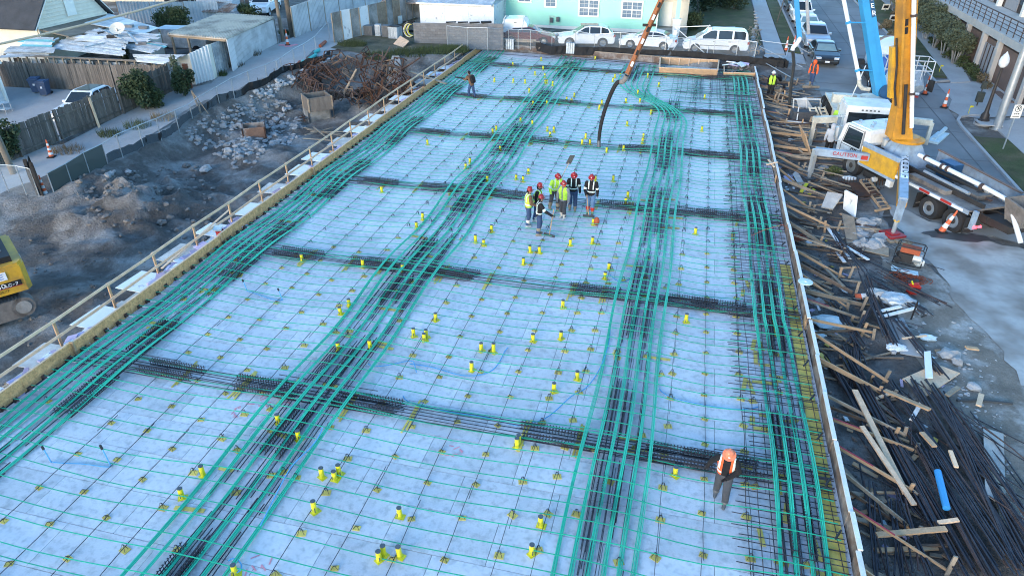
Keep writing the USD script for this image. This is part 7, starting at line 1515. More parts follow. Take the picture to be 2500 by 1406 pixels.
m = MB(); c2, c3 = np.array(E3(.55, 2.2, -1.45)), np.array(E3(3.6, 2.2, -1.45)); m.bar(c2, c3, .55, .82); m.build('track', 'stone_dark', T4, world=True)
lift([(2.6, 1.9), (4.2, 1.9), (4.2, 3.1), (2.6, 3.1)], z0, 1.5).build('operator_cab', 'glass_dark', T4, world=True)

# ================================================================== RIGHT: KICKER BRACES AND STAKES
def gz_(p): return float(ground(np.array([p[0]]), np.array([p[1]]))[0])
def brace(a, b, w, mat, red=False):
    mb = MB(); mb.bar(a, b, .04, w); mb.solo('kicker_brace', mat, 'slanting timber brace from the right edge form down to a stake', 'brace', 'timber braces of the right edge form')
    if red: c = a + (b - a) * .02; d = a + (b - a) * .45; mb = MB(); mb.bar(c + [0, 0, w / 2 + .006], d + [0, 0, w / 2 + .004], .041, .012); mb.solo('red_lath', 'ink_red', 'dark red painted lath along the top of a front brace', 'lath', 'dark red laths on the front braces')
y = 9.3; k = 0
while y < 56:
    red = k in (3, 5, 6) or k % 8 == 3
    far_ = RNG.uniform(1.5, 2.3) if y < 33 else RNG.uniform(1.1, 2.6); yy = y + RNG.uniform(-.2, .2)
    a = np.array([4.93, yy, .25 + RNG.uniform(-.2, .12)]); b = np.array([4.93 + far_, yy + RNG.choice([-1.3, -.9, -.6, -.5, -.3, .1, .4]) + RNG.uniform(-.3, .3), 0]); b[2] = gz_(b) + RNG.uniform(.06, .22)
    brace(a, b, RNG.choice([.09, .09, .14, .06]), ('lumber', 'lumber_grey', 'lumber_grey', 'lumber', 'lumber_dark')[k % 5] if y > 21 else ('lumber', 'lumber_grey', 'lumber')[k % 3], red)
    if k % 3 == 1: c = np.array([4.93, yy + .2, -.4]); brace(c, b + [RNG.uniform(-.6, 0), .1, -.04], .09, 'lumber_dark')
    for q in range(RNG.choice([1, 1, 2])):
        s = b + [RNG.uniform(-.12, .12) - .3 * q, RNG.uniform(-.2, .2), 0]; z = gz_(s); mb = MB(); mb.bar([s[0], s[1], z - .2], [s[0] + RNG.uniform(-.12, .12), s[1] + RNG.uniform(-.12, .12), z + RNG.uniform(.3, .65)], .09, .04); mb.solo('stake', 'lumber' if q else 'lumber_grey', 'upright timber stake at the foot of a brace beside the right edge form', 'stake', 'timber stakes of the right edge form')
    y += RNG.uniform(.75, 1.5) if y < 32 else RNG.uniform(.55, 1.1); k += 1
for k in range(95):                                            # broken boards under the near braces
    y = RNG.uniform(9, 32); x = RNG.uniform(5.1, 7.2); L = RNG.uniform(.3, 1.6); a = RNG.uniform(-1.1, .6); c = np.array([x, y, 0]); d = np.array([math.cos(a), math.sin(a), 0]) * L / 2
    p, q = c - d, c + d; p[2], q[2] = gz_(p) + RNG.uniform(.03, .2), gz_(q) + RNG.uniform(.03, .12)
    mb = MB(); mb.bar(p, q, RNG.uniform(.06, .14), .04); mb.solo('broken_board', ('lumber_grey', 'lumber_dark', 'lumber_grey', 'lumber')[k % 4], 'broken board lying on the dirt under the near braces', 'board', 'broken boards under the near braces')
for k in range(130):                                            # tangle of dropped boards further up
    y = RNG.uniform(30, 55); x = RNG.uniform(5.3, 8.2 - max(0, y - 44) * .1); L = RNG.uniform(.9, 2.6); a = RNG.uniform(-1.0, .2); c = np.array([x, y, 0]); d = np.array([math.cos(a), math.sin(a), 0]) * L / 2
    p, q = c - d, c + d; p[2], q[2] = gz_(p) + RNG.uniform(.1, .5), gz_(q) + RNG.uniform(.05, .25)
    mb = MB(); mb.bar(p, q, .09, .04); mb.solo('dropped_board', ('lumber', 'lumber_grey', 'lumber_dark', 'rebar_brown', 'lumber_grey')[k % 5], 'weathered board dropped in the tangle beside the far right edge form', 'board', 'dropped boards beside the far right edge form')
def gb(u, v, dz): p = W(u, v); p[2] = gz_(p) + dz; return p
for k, (a, b, w, h, mat, lab) in enumerate((((2087, 952), (2212, 1205), .16, .05, 'lumber_pale', 'long white board leaning over the rebar in front of the red lathed braces'), ((2104, 1040), (2232, 1232), .13, .05, 'lumber_pale', 'second long pale board beside the leaning white one'), ((2160, 952), (2270, 1000), .14, .05, 'lumber', 'pale board lying across the upper rebar bundles'), ((2250, 1055), (2282, 1090), .13, .05, 'lumber', 'short pale board lying among the middle rebar bundles'), ((2140, 1305), (2310, 1290), .14, .05, 'lumber', 'board lying level at the foot of the front stakes'), ((2290, 1275), (2340, 1268), .10, .05, 'lumber_pale', 'short board end sticking out of the front rebar'), ((2132, 975), (2188, 955), .10, .05, 'lumber_pale', 'white board end above the pale plywood sheet'), ((2145, 775), (2235, 752), .12, .05, 'white_board', 'white board across the top rebar bundle'), ((2140, 762), (2200, 748), .12, .05, 'white_board', 'shorter white board across the top rebar bundle'), ((2203, 826), (2262, 819), .07, .04, 'lumber_pale', 'thin batten lying across two dark bars'), ((2358, 848), (2388, 852), .14, .05, 'lumber', 'short tan board end alone on the gravel'), ((2312, 965), (2340, 945), .13, .05, 'lumber_grey', 'short grey board right of the plywood sheet'), ((2389, 990), (2396, 962), .14, .05, 'lumber_pale', 'short upright lying board below the dark bar on the gravel'), ((2225, 1025), (2248, 985), .11, .05, 'white_board', 'small white board end in the middle of the rebar'), ((2320, 1100), (2335, 1140), .10, .05, 'lumber_pale', 'pale board end right of the blue pipe'), ((2000, 640), (2060, 700), .12, .05, 'lumber_grey', 'grey board lying in the mud by the round lid'), ((2020, 555), (2075, 632), .12, .05, 'white_board', 'white board under the brown netting'), ((2062, 600), (2120, 634), .12, .05, 'white_board', 'white board leaning right of the brown netting'), ((2040, 610), (2062, 640), .14, .04, 'white_board', 'short white board end in the brown netting'))):
    zz_ = (.75, .35) if k < 2 else (.42, .40) if k in (2, 3, 4, 5, 14, 15) else (.22 + .01 * (k % 3), .18); mb = MB(); mb.bar(W(*a, zz_[0]), W(*b, zz_[1]), w, h); mb.solo('board', mat, lab, 'board')
# rebar bundles
RB = [((2022, 885), (2235, 1250)), ((2050, 872), (2290, 1310)), ((2070, 905), (2335, 1406)), ((2092, 932), (2365, 1420)), ((2135, 945), (2425, 1420)), ((2180, 958), (2455, 1400)), ((2225, 950), (2495, 1385)), ((2255, 958), (2530, 1370)), ((2285, 965), (2560, 1360)), ((2112, 1180), (2152, 1420)), ((2168, 1240), (2205, 1420)), ((2200, 1250), (2262, 1420)), ((2335, 1055), (2540, 1420)), ((2302, 1005), (2500, 1415)), ((2105, 692), (2165, 850)), ((2112, 700), (2182, 852)), ((2020, 738), (2090, 855)), ((2028, 560), (2098, 680)), ((2130, 700), (2240, 770)), ((2115, 770), (2072, 850)), ((2080, 840), (2100, 930)), ((2190, 800), (2300, 930)), ((2240, 1100), (2420, 1420)), ((2160, 690), (2300, 760)), ((2070, 880), (2085, 960))]
for k, (a, b) in enumerate(RB):
    p, q = gb(*a, .10 + .045 * (k % 4)), gb(*b, .12 + .05 * (k % 3)); d = unit(q - p); sd = unit(np.cross(d, [0, 0, 1.])); n = 8 if k < 9 or k in (12, 13, 22) else 6
    t = thing('rebar_bundle', ('bundle of long dark bars in the big rebar pile beside the braces' if k < 14 or k == 22 else 'bundle of shorter dark bars lying between the braces and the generator'), 'rebar bundle', p, group='long bundles of the big rebar pile' if k < 14 or k == 22 else 'shorter rebar bundles by the generator')
    for j in range(n):
        o1, o2 = sd * RNG.uniform(-.15, .15) + [0, 0, RNG.uniform(0, .14)], sd * RNG.uniform(-.22, .22) + [0, 0, RNG.uniform(0, .12)]; e = d * RNG.uniform(-.5, .5)
        m = MB(); m.tube([p + o1 + e, (p + q) / 2 + (o1 + o2) / 2 + sd * RNG.uniform(-.06, .06), q + o2 + e * .6], .024, 5); m.build('bar', 'rebar' if (j + k) % 4 else 'rebar_brown', t, world=True)
for k in range(46):                                            # single bars scattered on the pile
    u = RNG.uniform(2060, 2400); v0 = 860 + (u - 2060) * .35 + RNG.uniform(0, 300); p = gb(u, v0, RNG.uniform(.05, .3)); a = math.atan2(-1, .42) + RNG.gauss(0, .22); L = RNG.uniform(1, 3.2); q = p + [math.cos(a) * L, math.sin(a) * L, RNG.uniform(-.1, .1)]
    mb = MB(); mb.tube([p, (p + q) / 2 + [0, 0, .04], q], .016, 4); mb.solo('loose_bar', 'rebar_brown' if k % 3 == 0 else 'rebar', 'single dark bar lying loose on the big rebar pile', 'bar', 'loose bars on the big rebar pile')
for k in range(40):
    u, v = RNG.uniform(2030, 2190), RNG.uniform(570, 800); p = gb(u, v, RNG.uniform(.05, .2)); a = RNG.gauss(-.9, .5); L = RNG.uniform(.8, 2.4); q = p + [math.cos(a) * L, math.sin(a) * L, RNG.uniform(-.05, .1)]
    mb = MB(); mb.tube([p, (p + q) / 2 + [RNG.uniform(-.1, .1), 0, .05], q], .014, 4); mb.solo('loose_bar', 'rebar', 'single dark bar lying loose around the orange generator', 'bar', 'loose bars around the generator')
# sheets and panels on the ground
def sheet_g(px, name, mat, label, dz=(.15,) * 4, th=.03, cat='plywood'):
    mb = MB(); mb.sheet([W(u, v, z) for (u, v), z in zip(px, dz)], th); mb.solo(name, mat, label, cat)
sheet_g([(2203, 924), (2262, 966), (2344, 910), (2285, 888)], 'plywood_sheet', 'lumber_pale', 'diamond shaped pale plywood sheet lying on the gravel end of the rebar pile', (.2, .22, .16, .16))
sheet_g([(2401, 1043), (2406, 1205), (2457, 1238), (2450, 1058)], 'plywood_slab', 'ply_walk', 'long pale plywood panel lying alone on the right gravel', (.12, .25, .12, .06))
sheet_g([(2155, 780), (2198, 862), (2258, 872), (2205, 775)], 'plywood_slab', 'concrete', 'long grey panel lying under the loose bars', (.06,) * 4)
sheet_g([(2256, 858), (2260, 922), (2278, 922), (2272, 856)], 'marked_board', 'white_board', 'short board with a pink painted end on the pale plywood sheet', (.27,) * 4)
sheet_g([(2005, 505), (2032, 510), (2057, 474), (2020, 468)], 'form_lid', 'ply_walk', 'grey plywood lid tilted over the rusty pit', (.5, .5, .9, .9), .08)
sheet_g([(2058, 510), (2085, 530), (2090, 480), (2062, 465)], 'form_lid', 'white_board', 'upright grey plywood form leaning beside the tilted lid', (.2, .2, 1.0, 1.2), .08)
sheet_g([(2055, 520), (2070, 610), (2098, 610), (2085, 530)], 'plank', 'lumber_grey', 'wide weathered plank running down from the plywood forms', (.4, .05, .05, .4), .06, 'plank')
sheet_g([(1985, 400), (1965, 330), (1950, 305), (1960, 345)], 'plank', 'lumber', 'long leaning plank left of the caution outrigger', (.0, 1.2, 1.3, .6), .06, 'plank')
for k, (px, lab) in enumerate((([(1935, 425), (1960, 470), (1972, 462), (1945, 415)], 'grey offcut sheet under the braces below the plus sign lath'), ([(1912, 430), (1925, 450), (1940, 440), (1925, 425)], 'lilac sheet scrap under the braces beside the form'), ([(2105, 610), (2170, 625), (2170, 605), (2110, 590)], 'grey board of the crib left of the red pad'))): sheet_g(px, 'sheet_scrap', ('ply_walk', 'scrap_lilac', 'lumber_grey')[k], lab, (.12,) * 4, .03, 'scrap')
# rusty pit with cage bars
mb = MB()
for k in range(16):
    a = W(2045 + 7 * k, 452 - abs(k - 8) * .6); mb.tube([a + [0, 0, .35], a + [RNG.uniform(-.05, .05), -.35, -.05], a + [0, -.7, .05]], .018, 4)
mb.solo('rebar_cage', 'rust', 'rusty cage bars over the hollow below the front wheel', 'cage')
mb = MB(); mb.sheet([W(1965, 455, .05), W(2055, 472, .1), W(2150, 462, .12), W(2050, 442, .10)], .05); mb.sheet([W(2070, 448, .16), W(2115, 446, .2), W(2150, 478, .2), W(2095, 482, .1)], .04); mb.solo('rust_sheet', 'rust', 'dark rusty sheet piling around the hollow below the front wheel', 'sheet')
t = thing('timber_ladder_frame', 'rough timber ladder frame lying on the street edge right of the plywood forms', 'frame', gb(2140, 480, .1))
for (a, b) in (((2096, 452), (2150, 515)), ((2118, 450), (2170, 512))): m = MB(); m.bar(gb(*a, .25), gb(*b, .1), .10, .05); m.build('stile', 'lumber', t, world=True)
for k in range(8): q = k / 7.5; m = MB(); m.bar(gb(2096 + 54 * q, 452 + 63 * q, .27 - .12 * q), gb(2118 + 52 * q, 450 + 62 * q, .27 - .12 * q), .05, .04); m.build('rung', 'lumber_grey', t, world=True)
m = MB(); m.bar(gb(2135, 520, .1), gb(2172, 512, .1), .1, .08); m.build('foot', 'lumber', t, world=True)
rocks(MB(), 22, quadarea((2085, 540), (2140, 540), (2160, 605), (2090, 600)), .25, .5, 31).solo('concrete_chunks', 'stone_pale', 'pale broken concrete chunks left of the red outrigger pad', 'chunks', kind='stuff')
rocks(MB(), 500, quadarea((1935, 560), (2080, 600), (2250, 1406), (2070, 1406)), .03, .12, 32).solo('trench_stones', 'stone_dark', 'small stones and clods in the trench below the braces', 'stones', kind='stuff')
rocks(MB(), 300, quadarea((2200, 750), (2420, 800), (2500, 1300), (2330, 950)), .02, .09, 33).solo('lot_stones', 'stone_pale', 'small stones over the gravel at the right', 'stones', kind='stuff')
rocks(MB(), 160, quadarea((1890, 330), (2030, 380), (2000, 470), (1905, 460)), .05, .22, 34).solo('brace_rubble', 'stone_dark', 'stones and clods among the far braces', 'stones', kind='stuff')
for k, (u, v, s, lab) in enumerate(((2315, 872, .35, 'pale jagged stone on the gravel above the plywood sheet'), (2375, 950, .28, 'pale rubble lump right of the plywood sheet'), (2010, 415, .38, 'flat grey rock by the small green patch'), (1995, 745, .32, 'grey rock beside the white plastic bag'), (2180, 865, .14, 'small round stone by the panel end'), (2335, 890, .2, 'lesser stone beside the pale jagged one'), (2285, 1165, .2, 'grey stone behind the blue pipe'))): rocks(MB(), 1, lambda r, u=u, v=v: (u, v), s, s * 1.05, 50 + k, .06).solo('rock', 'stone_pale', lab, 'rock')
for k in range(120):
    z = RNG.random(); u, v = (RNG.uniform(1930, 2070), RNG.uniform(480, 900)) if z < .4 else (RNG.uniform(2060, 2300), RNG.uniform(850, 1400)) if z < .7 else (RNG.uniform(1890, 1990), RNG.uniform(300, 470))
    p = gb(u, v, .06); mb = MB(); mb.box(p, (RNG.uniform(.08, .3), RNG.uniform(.06, .18), RNG.uniform(.01, .05)), rz=RNG.uniform(0, 3), rx=RNG.uniform(-.3, .3), ry=RNG.uniform(-.3, .3)); c_ = k % 6
    mb.solo('litter', ('white_board', 'lumber', 'lumber_grey', 'scrap_lilac', 'tarp_pale', 'yellow_ply')[c_], ('white', 'tan wooden', 'grey wooden', 'lilac', 'pale blue', 'yellow')[c_] + ' scrap of litter on the dirt along the right edge form', 'litter', ('white', 'tan wooden', 'grey wooden', 'lilac', 'pale blue', 'yellow')[c_] + ' litter along the right edge form')
for k, (u, v, w, mat, lab) in enumerate(((2020, 795, .55, 'tarp_pale', 'crumpled white plastic bag beside the braces'), (1990, 820, .3, 'tarp_pale', 'small pale plastic scrap at the foot of the form'), (2188, 855, .3, 'white_board', 'white paper on the dirt between bar ends'), (2148, 725, .5, 'ply_walk', 'grey plastic crate half buried by the fallen cone'), (2195, 740, .6, 'metal_bluegrey', 'grey tray lying above the white boards'), (2072, 440, .3, 'white_board', 'small white scrap by the rusty pit'), (2262, 830, .25, 'tarp_pale', 'pale scrap below the thin batten'))):
    p = gb(u, v, .1); mb = MB(); mb.mesh(trimesh.creation.icosphere(2)); v_ = mb.v[0]; v_ *= (1 + .5 * (meshkit.fbm(v_ * 2.2 + k * 7, 3, k)[:, None] - .5) * 2); v_ *= [w, w * .65, w * .35]; v_ += p; mb.solo('plastic_scrap', mat, lab, 'scrap')
for k, (a, b, lab) in enumerate((((2000, 862), (2055, 915), 'upper yellow strap board lying below the form step'), ((2002, 880), (2062, 908), 'lower yellow strap board lying below the form step'), ((1955, 470), (1970, 448), 'yellow scrap standing left of the rusty pit'), ((1972, 478), (1988, 462), 'yellow scrap standing right of the first one'))): mb = MB(); mb.bar(W(*a, .15), W(*b, .12 if k < 2 else .4), .16, .03); mb.solo('yellow_scrap', 'yellow_ply' if k < 2 else 'pvc_yellow', lab, 'scrap')
cone(2087, 730, 705, 'orange cone lying flat in the mud beside the rebar', stripes=2, tilt=2.2, base=False)
m = MB(); a, b = W(2289, 1150, .45), W(2311, 1240, .42); m.cyl(a, b, .085, sides=14); m.solo('blue_pipe', 'pipe_blue', 'bright blue plastic pipe lying on the rebar pile', 'pipe', smooth=50)
t = thing('generator', 'orange portable generator in a black tube frame on the dirt', 'generator', gb(2213, 645, .05), -.35)
m = MB(); m.box((0, 0, .60), (.68, .42, .2)); m.build('fuel_tank', 'strap_orange', t); m = MB(); m.box((-.1, 0, .28), (.5, .45, .36)); m.build('engine', 'grime_dark', t); m = MB(); m.cyl((.15, 0, .3), (.45, 0, .3), .19, sides=14); m.build('alternator', 'pipe_galv', t)
m = MB()
for y in (-.3, .3): m.tube([(-.5, y, .05), (-.5, y, .7), (-.42, y, .78), (.42, y, .78), (.5, y, .7), (.5, y, .05), (-.5, y, .05)], .022, 6)
for x in (-.5, .5): m.tube([(x, -.3, .05), (x, .3, .05)], .022, 6); m.tube([(x * .84, -.3, .78), (x * .84, .3, .78)], .022, 6)
m.build('tube_frame', 'ink_black', t); m = MB(); m.cyl((-.35, -.32, .2), (-.35, -.26, .2), .13); m.cyl((-.35, .26, .2), (-.35, .32, .2), .13); m.build('wheel', 'tyre', t)
mb = MB(); mb.bar(gb(2175, 660, .08), gb(2240, 672, .08), .3, .03); mb.tube([gb(2175, 655, .1), gb(2200, 668, .12), gb(2240, 680, .1)], .05, 6); mb.solo('pale_sheet', 'tarp_pale', 'pale blue torn sheet on the ground below the generator', 'sheet')
mb = MB(); mb.box(gb(2242, 648, .12), (.28, .22, .24), rz=.3); mb.solo('white_can', 'trim_white', 'small white can right of the generator', 'can')
t = thing('petrol_can', 'red petrol can with a yellow spout on the gravel', 'petrol can', gb(2227, 716, 0), .3)
m = MB(); m.box((0, 0, .17), (.36, .26, .34)); m.box((0, 0, .36), (.26, .18, .05)); m.build('body', 'petrol_red', t); m = MB(); m.cyl((-.08, 0, .38), (-.16, 0, .52), .03); m.build('spout', 'pvc_yellow', t); m = MB(); m.bar((-.05, 0, .42), (.14, 0, .42), .03); m.build('handle', 'petrol_red', t)
def tangle(c, R, n, r, mat, label, name, cat, seed):
    q = np.random.default_rng(seed); mb = MB()
    for _ in range(n):
        a0 = q.uniform(0, 6.3); k = np.linspace(0, q.uniform(2, 5), 12); rr = q.uniform(.3, 1) * R; o = q.normal(0, R * .35, 2)
        mb.tube(np.column_stack([c[0] + o[0] + rr * np.cos(k + a0), c[1] + o[1] + rr * .7 * np.sin(k * 1.1 + a0), c[2] + .05 + .06 * q.random() + .05 * np.sin(k * 3)]), r, 4)
    mb.solo(name, mat, label, cat)
tangle(gb(2222, 687, 0), .6, 22, .014, 'strap_orange', 'tangled orange rope on the dirt below the generator', 'orange_rope', 'rope', 1)
tangle(gb(1940, 590, .2), .45, 18, .012, 'strap_orange', 'tangled orange cord hanging on the form beside the braces', 'orange_lead', 'lead', 2)
tangle(gb(2070, 620, .1), .7, 26, .016, 'rebar_brown', 'brown netting heaped between the braces and the rebar', 'brown_netting', 'netting', 3)
mb = MB(); mb.tube([P(1835, 575, .3), P(1870, 560, .42), P(1912, 548, .52), P(1925, 560, .5)], .012, 5); mb.solo('orange_lead', 'strap_orange', 'thin orange lead running from the edge mat over the right form', 'lead')
mb = MB(); mb.bar(P(1872, 402, .62), P(1898, 396, .62), .09, .04); mb.bar(P(1876, 390, .585), P(1890, 408, .585), .09, .04); mb.solo('crossed_boards', 'lumber_pale', 'two short boards crossed on top of the right edge form', 'boards')
mb = MB(); mb.tube([gb(2335, 980, .05), gb(2400, 981, .05), gb(2470, 988, .05)], .04, 6); mb.solo('dark_bar', 'pipe_dark', 'long dark bar lying alone across the gravel', 'bar')
mb = MB(); mb.tube([gb(2248, 780, .1), gb(2238, 830, 1.0)], .03, 5); mb.tube([gb(2222, 785, .1), gb(2222, 790, .9)], .03, 5); mb.solo('dark_rods', 'ink_black', 'two black rods standing up beside the grey panel', 'rods')
for u, v, a_, b_, lab in ((2330, 578, 1.5, .5, 'dark wet patch under the rear wheels of the front pump truck'), (2075, 188 + 42, .9, .3, 'dark wet patch on the street above the aerial'), (1945, 222, .6, .4, 'dark wet patch on the street by the sitting worker')):
    p = W(u, v) if u != 2075 else W(2010, 222); gx = np.random.default_rng(int(u)); ang = np.linspace(0, 6.283, 20)[:-1]; poly = Polygon([(p[0] + math.cos(q) * a_ * gx.uniform(.6, 1.1), p[1] + math.sin(q) * b_ * gx.uniform(.6, 1.1)) for q in ang]).buffer(0)
    poly = max(poly.geoms, key=lambda g_: g_.area) if hasattr(poly, 'geoms') else poly; drape(poly, .045, .4).solo('wet_patch', 'wet_stain', lab, 'stain')
# fallen barrier, ladder-like trestles and things left of the trucks
for k, (a, za, b, zb_, mat) in enumerate((((1938, 242), 1.2, (1936, 282), .1, 0), ((1970, 243), 1.2, (1970, 280), .1, 0), ((2003, 243), 1.2, (2003, 262), .6, 0), ((1938, 242), 1.2, (2003, 243), 1.2, 0), ((1936, 280), .15, (1975, 282), .15, 0), ((1922, 296), .15, (2060, 308), .2, 0), ((1950, 262), .9, (1945, 298), .1, 0), ((2020, 297), .3, (2022, 330), .1, 1), ((1990, 325), .1, (2040, 322), .1, 1))):
    mb = MB(); mb.bar(P(*a, za), P(*b, zb_), .06 if mat == 0 else .12, .06); mb.solo('barrier_bar', 'metal_white' if mat == 0 else 'lumber_pale', 'white bar of the fallen barrier left of the pump trucks' if mat == 0 else 'pale board on the ground below the cream outrigger', 'bar', 'bars of the fallen barrier left of the pump trucks' if mat == 0 else 'pale boards below the cream outrigger')
for k, (px, zs, lab) in enumerate((([(1975, 262), (1985, 290), (2002, 290), (1990, 262)], (.9, .2, .2, .9), 'left folded white trestle by the cream outrigger'), ([(1998, 262), (2010, 290), (2024, 288), (2012, 262)], (.9, .2, .2, .9), 'right folded white trestle by the cream outrigger'))):
    t = thing('trestle', lab, 'trestle', P(*px[0], 0)); c = [P(u, v, z) for (u, v), z in zip(px, zs)]
    for a, b in ((c[0], c[1]), (c[3], c[2])): m = MB(); m.bar(a, b, .09); m.build('leg', 'truck_cream', t, world=True)
    for q in (.1, .4, .7, .95): m = MB(); m.bar(c[0] + (c[1] - c[0]) * q, c[3] + (c[2] - c[3]) * q, .08); m.build('slat', 'truck_cream', t, world=True)
mb = MB(); mb.sheet([P(1950, 262, .5), P(1985, 265, .4), P(1968, 237, 1.0), P(1945, 244, .9)], .04); mb.solo('grey_board', 'ply_walk', 'pale grey board leaning on the fallen barrier', 'board')
mb = MB(); mb.box(P(1960, 282, .35), (1.3, .8, .6), rz=.1); mb.solo('dark_crate', 'cloth_charcoal', 'dark covered crate behind the fallen barrier', 'crate')
for k, (u0, v0, u1, v1) in enumerate(((1898, 222, 1948, 222), (1898, 230, 1946, 231))): mb = MB(); mb.bar(P(u0, v0, -.1 + .1 * k), P(u1, v1, -.1 + .1 * k), .3, .12); mb.solo('concrete_plank', 'concrete', ('rear' if k == 0 else 'front') + ' pale plank of the pair beside the hanging hose', 'plank')
mb = MB(); mb.bar(P(1914, 208, .6), P(1916, 232, -.2), .14); mb.solo('dark_post', 'ink_black', 'short black post beside the far braces', 'post'); mb = MB(); mb.bar(P(1902, 186, .8), P(1906, 196, .4), .2); mb.solo('dark_stub', 'ink_black', 'black stub hanging on the far brace rail', 'stub')
bush('grass_patch', gb(2035, 425, 0), (.6, .5, .3), 500, .07, 'weeds', 'small green weed patch beside the front truck wheel', 'weeds', seed=21, lobes=3)
# ================================================================== STREET FURNITURE, RIGHT SIDE
b = W(2398, 304); hL = tall(b, 126); t = thing('street_lamp', 'black fluted street lamp with a white acorn globe', 'street lamp', b)
m = MB(); m.lathe((0, 0, 0), [(.42, 0), (.42, .12), (.30, .2), (.30, .3), (.24, .36), (.22, .6), (.13, .75), (.10, 1.2), (.065, hL - .95), (.10, hL - .9)], 14); m.build('post', 'lamp_iron', t, smooth=30)
m = MB(); m.lathe((0, 0, 0), [(.48, -.02), (.48, .10), (.30, .11)], 16); m.build('footing', 'concrete', t)
m = MB(); m.lathe((0, 0, hL - .9), [(.10, 0), (.22, .12), (.27, .34), (.22, .56), (.13, .68)], 16); m.build('globe', 'globe', t, smooth=50); m = MB(); m.lathe((0, 0, hL - .25), [(.14, 0), (.15, .04), (.06, .14), (.03, .22), (.0, .25)], 12); m.build('finial', 'globe', t, smooth=50)
b = W(2432, 316); t = thing('steel_pole', 'tall tapered galvanised steel pole beside the street lamp', 'pole', b); m = MB(); m.tube([(0, 0, 0), (0, 0, 9.5)], np.array([.24, .15]), 12); m.build('shaft', 'pipe_galv', t, smooth=40); m = MB(); m.lathe((0, 0, 0), [(.36, 0), (.36, .05), (.26, .06)], 12); m.build('base_plate', 'pipe_galv', t)
b = W(2447, 368); hS = tall(b, 256); t = thing('parking_sign', 'white no parking sign with a black circle on a thin post', 'sign', b, YAW); m = MB(); m.bar((0, 0, 0), (.0, 0, hS), .05); m.build('post', 'pipe_galv', t)
m = MB(); m.box((0, -.045, hS - .36), (.5, .012, .72)); pl = m.build('plate', 'trim_white', t)
m = MB(); ang = np.linspace(0, 6.283, 25); m.tube([(.16 * math.cos(a), -.056, hS - .2 + .16 * math.sin(a)) for a in ang], .016, 5); m.bar((-.11, -.056, hS - .09), (.11, -.056, hS - .31), .02); m.build('prohibition_ring', 'ink_black', t, sub=pl)
lettering(t, 'sign_letter', 'P', .19, (-.06, -.053, hS - .29), (1, 0, 0), (0, 0, 1), 'ink_black', sub=pl)
m = MB(); m.bar((-.18, -.054, hS - .62), (.18, -.054, hS - .62), .03); m.build('arrow', 'ink_black', t, sub=pl); m = MB(); [m.box((-.1 + .1 * k, -.053, hS - .48), (.07, .008, .07)) for k in range(3)]; m.build('small_print', 'plastic_grey', t, sub=pl)
b = W(2384, 260); t = thing('litter_bag_station', 'dark green bag dispenser post with two boxes beside the street lamp', 'bag station', b); m = MB(); m.bar((0, 0, 0), (0, 0, 1.9), .06); m.build('post', 'pipe_dark', t); m = MB(); m.box((0, -.08, .62), (.38, .3, .62)); m.build('lower_box', 'mesh_green', t); m = MB(); m.box((0, -.08, 1.35), (.26, .2, .42)); m.build('upper_box', 'mesh_green', t)
m = MB(); m.box((17.6, 46.2, .42), (1.2, 1.2, .06)); m.solo('utility_cover', 'concrete', 'square pale utility cover in the grass beside the street lamp', 'cover')
for u, v in ((2363, 280), (2292, 178)): m = MB(); m.bar(W(u, v), W(u, v) + [0, 0, .55], .03); m.box(W(u, v) + [.08, 0, .5], (.18, .01, .1)); m.solo('marker_flag', 'pvc_yellow', f'small yellow marker flag {"at the kerb corner by the street lamp" if v > 200 else "at the kerb corner behind the cones"}', 'flag')
# apartment building
xa = 20.6; t = thing('apartment_building', 'brown apartment building with a concrete terrace band and dark railing on the right', 'building', (xa, 60, .3))
m = MB(); m.span((xa + .3, 42, -.2), (xa + 14, 95, 2.9)); m.build('podium_wall', 'apt_brick', t, world=True)
bz = at_x(2430, 84, xa)[2]
for y in np.arange(44, 94, 6.2): m = MB(); m.span((xa - .05, y + .02, bz - .25), (xa + 4, y + 6.17, bz + .25)); m.build('terrace_band', 'apt_concrete', t, world=True)
m = MB(); m.span((xa + 4, 42, 2.9), (xa + 14, 95, 9)); m.build('upper_wall', 'apt_dark', t, world=True)
for y in np.arange(45, 92, 5.4):
    m = MB(); m.span((xa + 3.93, y, bz + .3), (xa + 3.99, y + 2.6, 7.5)); m.build('grey_panel', 'apt_grey', t, world=True); m = MB(); m.span((xa + 3.6, y + 3.2, bz + .25), (xa + 3.95, y + 3.6, 9)); m.build('white_column', 'trim_white', t, world=True); m = MB(); m.span((xa + 3.92, y + 3.75, bz + .9), (xa + 3.99, y + 5.1, 6.5)); m.build('window', 'glass_dark', t, world=True)
for y in np.arange(44, 94, 1.25): m = MB(); m.bar((xa + .12, y, bz + .2), (xa + .12, y, bz + 1.3), .05); m.build('railing_post', 'rail_dark', t, world=True)
for z in (.55, .8, 1.05, 1.3):
    m = MB(); m.bar((xa + .12, 44, bz + z), (xa + .12, 94, bz + z), .035 if z < 1.2 else .06); m.build('railing_bar', 'rail_dark', t, world=True)
